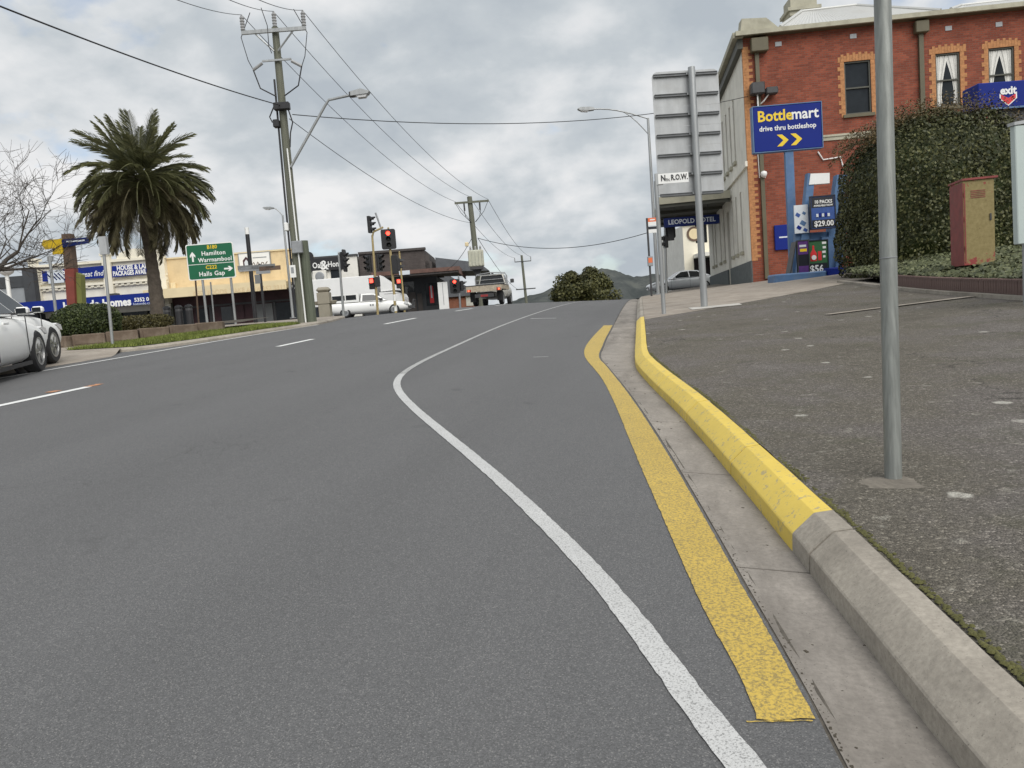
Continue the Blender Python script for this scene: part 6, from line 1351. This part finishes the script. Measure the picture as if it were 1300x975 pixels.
def signal(label, px, py, pxt, pyt, d, mat='signal_tan', dz=.1):
    o = B(px, py, d, dz); f = LOC(o, YAW); t = thing('traffic_signal', label, 'traffic light', o, YAW, 'traffic signals at the crossing'); q = f(pxt, pyt)
    MB().cyl((0, 0, -.4), (q[0]*.6, 0, q[1]), .07, .06, 12).build('pole', mat, t, smooth=R(50)); MB().lathe([(.02, 0), (.06, .04), (.03, .1)], 10, Matrix.Translation((q[0]*.6, 0, q[1]))).build('pole_cap', mat, t); return t, f, (lambda z: q[0]*.6*z/q[1])
t, f, lx_ = signal('grey traffic signal pole with one head seen side on by the stone pillar', 436.5, 404, 431, 322, 41, 'galvanised')
z = f(437, 331)[1]; lantern(t, lx_(z)+.30, 0, z, R(78), 3, boardw=.5)
t, f, lx_ = signal('tan mast arm traffic signal with paired heads and a red pedestrian head', 480, 403.5, 474, 300, 43)
q = f(474, 300); e = f(481, 290); MB().tube([(q[0]*.6, 0, q[1]-.02), (q[0]*.6+.1, 0, q[1]+.25), (e[0]*.6+.45, 0, e[1]+.05)], .055, 8).build('mast_arm', 'signal_tan', t, smooth=R(60))
tp = f(478, 270); bt = f(486, 297); MB().cyl((q[0]*.6+.62, 0, bt[1]), (q[0]*.6+.30, 0, tp[1]), .05, n=8).build('spar', 'grey_steel', t, smooth=R(50))
z = f(474, 287)[1]; lantern(t, q[0]*.6+.02, 0, z+.1, R(80), 3, board=False)
z = f(473, 334)[1]; lantern(t, lx_(z)-.38, 0, z, R(-35), 3, board=False); lantern(t, lx_(z)+.38, 0, z, R(55), 3, board=False)
MB().box(lx_(z)-.35, lx_(z)+.35, .08, .12, z-.3, z-.26).build('bracket', 'dark_steel', t)
z = f(472, 360)[1]; ped(t, lx_(z)-.22, -.05, z, R(-15)); MB().cbox(lx_(z)-.02, lx_(z)+.25, -.15, .15, z-.2, z+.35, .02).build('controller_box', 'black_plastic', t)
t, f, lx_ = signal('near traffic signal with a black target board showing red', 503, 401, 493, 291, 39)
z = f(493.5, 304)[1]; lantern(t, f(493.5, 304)[0]*.8, -.12, z, R(4), 3, lit=0, boardw=.74, h=1.02)
z = f(503, 336)[1]; lantern(t, lx_(z)+.2, .0, z, R(175), 3, board=False); lantern(t, lx_(z)+.42, .0, z, R(120), 2, board=False)
MB().cyl((0, 0, .0), (lx_(.8), 0, .85), .075, n=12).build('white_sleeve', 'sign_white', t, smooth=R(50)); z = f(503, 385)[1]; MB().cbox(lx_(z)-.06, lx_(z)+.06, -.14, -.05, z-.1, z+.12, .01).build('push_button', 'signal_tan', t)
t, f, lx_ = signal('far traffic signal pole with a red pedestrian head under the brown awning', 513, 388, 507, 321, 50)
z = f(507, 360)[1]; ped(t, lx_(z)-.2, -.1, z, R(10)); 
t, f, lx_ = signal('low traffic signal showing red in front of the brick house', 584, 389, 583, 352, 50, 'grey_steel')
z = f(578, 363.5)[1]; lantern(t, f(577.5, 363)[0], -.1, z, R(3), 3, lit=0, boardw=.66, h=.92); lantern(t, lx_(z)+.28, 0, z, R(110), 2, board=False)
t, f, lx_ = signal('traffic signal on the right footpath with its black target board facing away', 846, 370, 846, 288, 40, 'galvanised', .3)
z = f(851, 294)[1]; lantern(t, f(851, 294)[0], .06, z, R(180), 3, boardw=.55, h=.7); z = f(843, 307)[1]; lantern(t, f(842.5, 307)[0], .0, z, R(-80), 2, board=False)
# ================================================================== VEHICLES
def loft(stations, mat, parent, name='body', sub=1, cuts=()):
    """stations: (x, halfwidth, zbottom, ztop); car along +x"""
    prof_ = lambda w, zb, zt: [(0, zb), (.70*w, zb), (.93*w, zb+.07), (1.0*w, zb+.42*(zt-zb)), (.985*w, zb+.72*(zt-zb)), (.90*w, zt-.025), (.6*w, zt), (0, zt+.012)]
    n_ = 8; vs = []; fs = []; m_ = 2*n_-2
    for (x, w, zb, zt) in stations:
        h = prof_(w, zb, zt); ring = [(x, y, z) for y, z in h]+[(x, -y, z) for y, z in h[-2:0:-1]]; vs += ring
    for i in range(len(stations)-1):
        for j in range(m_): fs.append((i*m_+j, i*m_+(j+1) % m_, (i+1)*m_+(j+1) % m_, (i+1)*m_+j))
    fs += [tuple(range(m_)), tuple(range(len(vs)-1, len(vs)-m_-1, -1))]
    mb = MB().add(vs, fs); o = mb.build(name, mat, parent); bm = bmesh.new(); bm.from_mesh(o.data); bmesh.ops.recalc_face_normals(bm, faces=bm.faces); bm.to_mesh(o.data); bm.free()
    if sub: md = o.modifiers.new('s', 'SUBSURF'); md.levels = md.render_levels = sub; bake(o)
    for (x, z, r) in cuts:
        c = MB().cyl((x, -2, z), (x, 2, z), r, n=28).build('cut', mat); md = o.modifiers.new('b', 'BOOLEAN'); md.object = c; md.operation = 'DIFFERENCE'; md.solver = 'EXACT'; bake(o); bpy.data.objects.remove(c)
    o.data.polygons.foreach_set('use_smooth', [True]*len(o.data.polygons)); o.data.set_sharp_from_angle(angle=R(38)); return o
_wh = {}
def wheel(par, x, y, r, w, style='alloy', side=1):
    key = (r, w, style)
    if key not in _wh:
        M = Matrix.Rotation(R(90), 4, 'X')
        ty = MB().lathe([(r*.66, -w/2), (r*.9, -w/2), (r*.985, -w*.36), (r, -w*.2), (r, w*.2), (r*.985, w*.36), (r*.9, w/2), (r*.66, w/2)], 28, M, cap=False).mesh('tyre', R(40)); ty.materials.append(MAT['rubber'])
        mb = MB(); mb.lathe([(r*.68, w*.42), (r*.66, w*.50), (r*.60, w*.50), (r*.58, w*.30), (r*.58, -w*.4), (r*.68, -w*.42)], 28, M, cap=False)
        mb.lathe([(.02, w*.40), (r*.14, w*.42), (r*.17, w*.34), (r*.1, w*.1)], 14, M)
        ns = 5 if style == 'alloy' else 8
        for k in range(ns):
            for dd in ((-.16, .16) if style == 'alloy' else (0,)):
                a_ = 2*math.pi*k/ns+dd; Mr = M @ Matrix.Rotation(a_, 4, 'Z'); wd_ = r*.055 if style == 'alloy' else r*.16
                mb.box(r*.12, r*.61, -wd_, wd_, w*.30, w*.43, Mr)
        if style != 'alloy': mb.lathe([(.02, w*.32), (r*.58, w*.30), (r*.58, w*.26)], 20, M)
        ri = mb.mesh('rim', R(35)); ri.materials.append(MAT['alloy' if style == 'alloy' else 'grey_steel'])
        hb2 = MB().lathe([(.02, w*.02), (r*.57, w*.0), (r*.57, -w*.1)], 20, M).mesh('brake_disc'); hb2.materials.append(MAT['dark_steel']); _wh[key] = (ty, ri, hb2)
    ty, ri, hb2 = _wh[key]; o = bpy.data.objects.new('wheel', ty); col.objects.link(o); o.parent = par; o.location = (x, y, r); o.rotation_euler = (0, random.random()*2, 0 if side < 0 else math.pi)
    for nm, me in (('rim', ri), ('brake_disc', hb2)): c = bpy.data.objects.new(nm, me); col.objects.link(c); c.parent = o
    return o
def panes(par, prof_, hw, wins_, body, roofname='cabin'):
    """prof_: cabin outline (x,z) from windscreen base over the roof to the rear base; hw(z) half width; wins_: side panes as lists of (x,z)"""
    mb = MB(); n_ = len(prof_); L_ = [Vector((x, hw(z), z)) for x, z in prof_]; Rr = [Vector((x, -hw(z), z)) for x, z in prof_]
    mb.add(L_+Rr, [tuple(range(n_)), tuple(range(2*n_-1, n_-1, -1))]+[(i, n_+i, n_+i+1, i+1) for i in range(n_-1)])
    cb = mb.build(roofname, body, par); bm = bmesh.new(); bm.from_mesh(cb.data); bmesh.ops.recalc_face_normals(bm, faces=bm.faces); bm.to_mesh(cb.data); bm.free()
    md = cb.modifiers.new('b', 'BEVEL'); md.width = .05; md.segments = 3; md.limit_method = 'ANGLE'; md.angle_limit = R(25); bake(cb); cb.data.polygons.foreach_set('use_smooth', [True]*len(cb.data.polygons))
    try: cb.data.set_sharp_from_angle(angle=R(40))
    except Exception: pass
    for w_ in wins_:
        for s_ in (-1, 1):
            vs = [Vector((x, s_*(hw(z)+.006), z)) for x, z in w_]+[Vector((x, s_*(hw(z)-.01), z)) for x, z in w_]; k = len(w_)
            g = MB().add(vs, [tuple(range(k)), tuple(range(2*k-1, k-1, -1))]+[(i, (i+1) % k, k+(i+1) % k, k+i) for i in range(k)]).build('side_window', 'dark_glass', par)
    for i0, i1, nm in ((0, 1, 'windscreen'), (n_-1, n_-2, 'rear_window')):
        a_, b2 = Vector((prof_[i0][0], 0, prof_[i0][1])), Vector((prof_[i1][0], 0, prof_[i1][1])); nn = Vector((0, 1, 0)).cross(b2-a_).normalized(); 
        if nn.x*(1 if i0 == 0 else -1) < 0: nn = -nn
        lo, hi = a_.lerp(b2, .08), a_.lerp(b2, .93); wl_, wh_ = hw(lo.z)-.07, hw(hi.z)-.07
        vs = [lo+Vector((0, wl_, 0)), lo-Vector((0, wl_, 0)), hi-Vector((0, wh_, 0)), hi+Vector((0, wh_, 0))]; vs = [v_+nn*.008 for v_ in vs]+[v_-nn*.01 for v_ in vs]
        MB().add(vs, [(0, 1, 2, 3), (7, 6, 5, 4), (0, 4, 5, 1), (1, 5, 6, 2), (2, 6, 7, 3), (3, 7, 4, 0)]).build(nm, 'dark_glass', par)
def sedan(label, loc, rz, mat, L_=4.7, w=.91, tail_lit=False, group=None):
    t = thing('car', label, 'car', loc, rz, group); k = L_/4.7; wr = .335
    st = [(2.36, .50, .36, .56), (2.33, .68, .28, .62), (2.2, .80, .22, .69), (1.9, .875, .19, .765), (1.45, .90, .18, .83), (.98, .905, .17, .91), (.5, .91, .17, .935), (-.3, .915, .17, .95), (-1.0, .915, .17, .965), (-1.5, .905, .18, .985), (-1.95, .88, .2, 1.0), (-2.2, .82, .25, .985), (-2.33, .72, .32, .93), (-2.36, .6, .4, .85)]
    loft([(x*k, w_*w/.91, zb, zt) for x, w_, zb, zt in st], mat, t, cuts=((1.40*k, wr, .385), (-1.36*k, wr, .385)))
    for x in (1.40*k, -1.36*k):
        for s_ in (-1, 1): wheel(t, x, s_*(w-.115), wr, .21, 'alloy', s_); MB().lathe([(.37, -.02), (.38, 0), (.37, .02)], 16, Matrix.Translation((x, s_*(w-.30), wr)) @ Matrix.Rotation(R(90), 4, 'X'), cap=True).build('wheel_well', 'black_plastic', t)
    hw = lambda z: .80-.50*max(0, z-.92)
    panes(t, [(1.02*k, .90), (.22*k, 1.40), (-.25*k, 1.45), (-.95*k, 1.40), (-1.80*k, .98)], hw, [[(.80*k, .955), (.18*k, 1.35), (-.30*k, 1.385), (-.33*k, .965)], [(-.39*k, .965), (-.36*k, 1.385), (-.90*k, 1.345), (-1.45*k, 1.0), (-1.38*k, .975)]], mat)
    for s_ in (-1, 1):
        mr = MB().cbox(.62*k, .76*k, s_*.945-.085, s_*.945+.085, .925, 1.035, .03).build('mirror', mat, t); MB().box(.612*k, .6199*k, s_*.945-.065, s_*.945+.065, .94, 1.02).build('mirror_glass', 'dark_glass', mr); MB().box(.66*k, .74*k, s_*.80, s_*.87, .925, .955).build('mirror_stalk', 'black_plastic', mr)
        MB().prism([(2.16*k, .575), (2.02*k, .60), (1.84*k, .69), (1.90*k, .715), (2.12*k, .675)], s_*.52, s_*.825).build('headlight', 'clear_lens', t)
        MB().prism([(-2.35*k, .72), (-2.35*k, .88), (-2.05*k, .93), (-2.02*k, .80)], s_*.50, s_*.835).build('tail_light', 'red_lens', t)
        for x in (.02*k, -.98*k): MB().cbox(x-.12, x+.10, s_*(w+.003)-.014, s_*(w+.003)+.014, .80, .835, .006).build('door_handle', mat, t)
        for x in (.90*k, -.36*k, -1.28*k): MB().box(x-.004, x+.004, s_*(w-.012), s_*(w+.0005), .30, .90).build('door_seam', 'dark_steel', t)
        MB().box(-1.0*k, 1.0*k, s_*(w-.06), s_*(w-.02), .165, .22).build('sill_trim', 'black_plastic', t)
    MB().box(2.33*k, 2.365*k, -.42, .42, .34, .50).build('grille', 'black_plastic', t); MB().box(-2.37*k, -2.34*k, -.26, .26, .55, .67).build('number_plate', 'sign_white', t); MB().box(2.362*k, 2.375*k, -.2, .2, .30, .40).build('number_plate', 'sign_white', t)
    return t
def place_car(px, py, dz, off, rz):
    """put a vehicle so that the wheel at local offset off stands at the ground point seen at px,py"""
    g = G(px, py, dz); M = Matrix.Rotation(rz, 3, 'Z') @ Vector(off); return Vector((g.x-M.x, g.y-M.y, zg(g.x-M.x, g.y-M.y)+dz))
rz1 = R(117)
lc = place_car(46, 472, 0, (1.40, -.80, 0), rz1); c1 = sedan('white sedan closest to us at the left border, side on', lc, rz1, 'white_car'); c1.rotation_euler.y = -math.atan(.05)
lc = place_car(66, 460.5, .02, (1.40, -.80, 0), R(114)); c2 = sedan('second white sedan just beyond the nearer white one', lc, R(114), 'white_car', 4.6); c2.rotation_euler.y = -math.atan(.05); 
# silver sedan beyond the hotel
o = B(866, 366, 53); o.z = P(866, 369.5, 53).z-.05; sedan('silver sedan waiting in the side street past the hotel', o, YAW+R(180), 'silver_car', 4.85)
# white ute with canopy
o = B(473, 402, 48, .02); t = thing('car', 'white utility with a windowed canopy crossing in front of the truck', 'car', o, YAW+R(2)); k = 1.06; wr = .325
loft([(2.36*k, .55, .36, .56), (2.32*k, .72, .28, .66), (2.1*k, .84, .22, .74), (1.6*k, .89, .2, .82), (1.1*k, .9, .19, .90), (.3*k, .91, .19, .93), (-.6*k, .91, .19, .93), (-1.6*k, .91, .2, .94), (-2.2*k, .9, .24, .94), (-2.42*k, .86, .32, .92), (-2.46*k, .8, .4, .88)], 'white_car', t, cuts=((1.42*k, wr, .385), (-1.45*k, wr, .385)))
for x in (1.42*k, -1.45*k):
    for s_ in (-1, 1): wheel(t, x, s_*.79, wr, .2, 'steel', s_); MB().lathe([(.37, -.02), (.38, 0), (.37, .02)], 14, Matrix.Translation((x, s_*.6, wr)) @ Matrix.Rotation(R(90), 4, 'X')).build('wheel_well', 'black_plastic', t)
panes(t, [(1.02*k, .90), (.30*k, 1.37), (-.1*k, 1.42), (-.50*k, 1.41), (-.55*k, .93)], lambda z: .80-.5*max(0, z-.92), [[(.80*k, .95), (.26*k, 1.32), (-.40*k, 1.345), (-.42*k, .955)]], 'white_car')
cn = MB().prism([(-.60*k, .94), (-.60*k, 1.46), (-2.30*k, 1.46), (-2.44*k, .94)], -.80, .80).build('canopy', 'white_car', t)
for s_ in (-1, 1):
    for xa_, xb_ in ((-.75, -1.35), (-1.42, -2.15)): MB().prism([(xa_*k, 1.08), (xa_*k, 1.38), (xb_*k, 1.38), (xb_*k, 1.08)], s_*.80, s_*.81).build('canopy_window', 'dark_glass', cn)
    MB().cbox(.60*k, .80*k, s_*.92-.08, s_*.92+.08, .93, 1.06, .03).build('mirror', 'black_plastic', t); MB().prism([(2.30*k, .54), (2.0*k, .62), (2.02*k, .72), (2.22*k, .68)], s_*.5, s_*.85).build('headlight', 'clear_lens', t); MB().box(-2.46*k, -2.3*k, s_*.90-.012, s_*.90+.012, .65, .88).build('tail_light', 'red_lens', t)
    for i in range(5): MB().box((.45-.14*i)*k, (.53-.14*i)*k, s_*.905-.012, s_*.905+.012, .62, .74).build('door_lettering', 'grey_steel', t) if i in (0, 2, 3) else None
MB().box(2.25*k, 2.52*k, -.78, .78, .32, .48).build('bumper', 'dark_steel', t); MB().tube([(2.5*k, -.6, .4), (2.55*k, -.6, .85), (2.55*k, .6, .85), (2.5*k, .6, .4)], .035, 8).build('bull_bar', 'dark_steel', t)
# box truck behind it
o = B(452, 398, 53, .02); f = LOC(o, YAW); t = thing('truck', 'white box truck behind the white utility at the crossing', 'truck', o, YAW)
xa = f(400, 380)[0]; xb = f(481, 375)[0]; zt = f(440, 353.5)[1]; zb_ = .95
MB().cbox(xa, xb, -1.2, 1.2, zb_, zt, .03).build('box_body', 'truck_white', t)
for q in ((xa-.002, xa+.06), (xb-.06, xb+.002)): MB().box(q[0], q[1], -1.212, -1.201, zb_, zt).build('corner_trim', 'alu_sheet', t)
MB().box(xa+.2, xb+1.9, -.45, .45, .55, .94).build('chassis', 'dark_steel', t); cab0, cab1 = xb+.2, f(517, 385)[0]
hc = f(495, 371)[1]; MB().prism([(cab0, .55), (cab1-.05, .55), (cab1, 1.2), (cab1-.12, 1.45), (cab1-.55, hc-.05), (cab1-.8, hc), (cab0, hc)], -1.0, 1.0).build('cab', 'truck_white', t)
for s_ in (-1, 1): MB().prism([(cab0+.35, 1.5), (cab1-.25, 1.5), (cab1-.62, hc-.15), (cab0+.35, hc-.15)], s_*1.0, s_*1.012).build('side_window', 'dark_glass', t); MB().cbox(cab1-.2, cab1-.05, s_*1.1-.1, s_*1.1+.1, 1.45, 1.95, .03).build('mirror', 'black_plastic', t)
Mx = Matrix.Identity(4); MB().prism([(cab1-.105, 1.5), (cab1-.095, 1.5), (cab1-.53, hc-.12), (cab1-.545, hc-.12)], -.9, .9).build('windscreen', 'dark_glass', t); MB().prism([(cab0+.1, hc+.05), (cab0+1.3, hc+.1), (cab0+.9, hc+.55), (cab0+.1, zt+.0)], -.85, .85).build('wind_deflector', 'truck_white', t)
for x in (xa+1.2, cab1-.75):
    for s_ in (-1, 1): wheel(t, x, s_*.95, .42, .26, 'steel', s_)
MB().box(cab1-.06, cab1+.08, -.98, .98, .45, .75).build('bumper', 'grey_steel', t)
for s_ in (-1, 1): MB().box(cab1+.0, cab1+.03, s_*.75-.15, s_*.75+.15, .85, 1.05).build('headlight', 'clear_lens', t)
# tray ute seen from behind (local x forward)
g = B(626, 387, 41.5, .01); t = thing('car', 'old cream tray utility seen from behind near the crest', 'car', g, R(90)+R(2)); wr = .36
loft([(2.45, .55, .4, .8), (2.35, .74, .35, .95), (1.9, .82, .35, 1.08), (1.2, .84, .38, 1.15), (.35, .84, .4, 1.16), (.30, .84, .4, 1.16)], 'cream_ute', t, 'cab_body', cuts=((1.55, wr, .42),))
panes(t, [(1.25, 1.12), (.85, 1.66), (.5, 1.73), (.22, 1.70), (.16, 1.08)], lambda z: .78-.28*max(0, z-1.15), [[(1.05, 1.2), (.80, 1.6), (.35, 1.63), (.32, 1.2)]], 'cream_ute')
MB().box(-2.35, .05, -.92, .92, .80, .86).build('tray_floor', 'tray_timber', t); MB().box(-2.39, -2.351, -.93, .93, .72, 1.02).build('tailgate', 'tray_timber', t)
for s_ in (-1, 1): MB().box(-2.35, .05, s_*.93-.015, s_*.93+.015, .80, 1.03).build('dropside', 'tray_timber', t)
MB().box(-2.40, .0, -.95, -.935, 1.02, 1.06).box(-2.40, -2.36, -.95, .95, 1.021, 1.065).box(-2.40, .0, .935, .95, 1.022, 1.062).build('tray_rail', 'dark_steel', t)
MB().tube([(.02, -.86, .86), (.02, -.88, 1.55), (.02, -.78, 1.74), (.02, 0, 1.80), (.02, .78, 1.74), (.02, .88, 1.55), (.02, .86, .86)], .026, 8).build('headboard_hoop', 'grey_steel', t, smooth=R(60)); MB().tube([(-.10, -.86, .86), (-.10, -.87, 1.5), (-.05, -.80, 1.68), (-.05, .80, 1.68), (-.10, .87, 1.5), (-.10, .86, .86)], .022, 8).build('headboard_hoop', 'grey_steel', t, smooth=R(60))
for z in (1.2, 1.42): MB().tube([(.02, -.87, z), (.02, .87, z)], .018, 6).build('headboard_rail', 'grey_steel', t)
MB().cbox(.45, .6, -.06, .06, 1.73, 1.80, .02).build('beacon', 'dark_steel', t)
MB().box(-2.2, 2.2, -.38, .38, .45, .70).build('chassis', 'dark_steel', t); MB().box(-2.36, -2.30, -.5, .5, .42, .60).build('rear_bar', 'dark_steel', t); MB().box(-2.372, -2.361, -.19, .19, .45, .56).build('number_plate', 'old_red', t)
for s_ in (-1, 1):
    for x in (1.55, -1.2): wheel(t, x, s_*.70, wr, .22, 'steel', s_)
    MB().box(-1.72, -1.70, s_*.72-.16, s_*.72+.16, .22, .78).build('mud_flap', 'rubber', t); MB().box(-2.405, -2.391, s_*.78-.10, s_*.78+.10, .74, .86).build('tail_light', 'red_lens', t); MB().box(-2.412, -2.4051, s_*.80-.045, s_*.80+.045, .755, .84).build('brake_lamp', 'lit_tail', t)
    MB().cbox(.95, 1.08, s_*1.0-.1, s_*1.0+.1, 1.2, 1.42, .03).build('mirror', 'dark_steel', t); MB().tube([(1.0, s_*.84, 1.15), (1.0, s_*1.0, 1.25)], .012, 5).build('mirror_arm', 'dark_steel', t)
# ================================================================== FAR TREES
def tree(label, px, py, d, w, h, n_, seed, mat='tree_leaf', size=.5, trunk=2.):
    o = P(px, py, d); o.z = zg(max(-60, min(60, o.x)), o.y)-.2; o.z = min(o.z, P(px, py, d).z-trunk); t = thing('tree', label, 'tree', o, 0); rd = np.random.default_rng(seed); zt = P(px, py, d).z-o.z
    cl = []
    for i in range(34):
        a = rd.random()*6.28; r_ = math.sqrt(rd.random())*.82; zz_ = rd.random(); rr = r_*(1-.35*zz_**2)
        cl.append((math.cos(a)*rr*w/2, math.sin(a)*rr*w/2, zt+h*(.10+.74*zz_*(1-.45*r_**2)), w*rd.uniform(.10, .19)))
    pts = []; nr = []
    for (x, y, z, r_) in cl:
        m_ = n_//34; dd = rd.normal(0, 1, (m_, 3)); dd /= np.linalg.norm(dd, axis=1)[:, None]; rr = r_*(.55+.5*rd.random(m_))[:, None]
        p = dd*rr*np.array([1, 1, .8])+np.array([x, y, z]); pts.append(p); nr.append(dd)
    pts = np.concatenate(pts); nr = np.concatenate(nr); k = pts[:, 2] > zt-.5
    leaves('crown', mat, pts[k], nr[k], size, t, .7, .7)['kind'] = 'stuff'
    mb = MB(); mb.tube([(0, 0, -1), (.1, 0, zt*.5), (0, .1, zt+h*.35)], [.4, .32, .2], 8)
    for (x, y, z, r_) in cl[:14]: mb.tube([(0, .05, zt+h*.05), (x*.4, y*.4, (zt+z)/2+h*.06), (x, y, z)], [.16, .1, .04], 5)
    mb.build('trunk', 'bark', t, smooth=R(60)); return t
tree('broad dark green tree on the crest of the road in front of the hill', 741, 386, 125, 11.2, 6.6, 16000, 5, size=.42, trunk=3.)
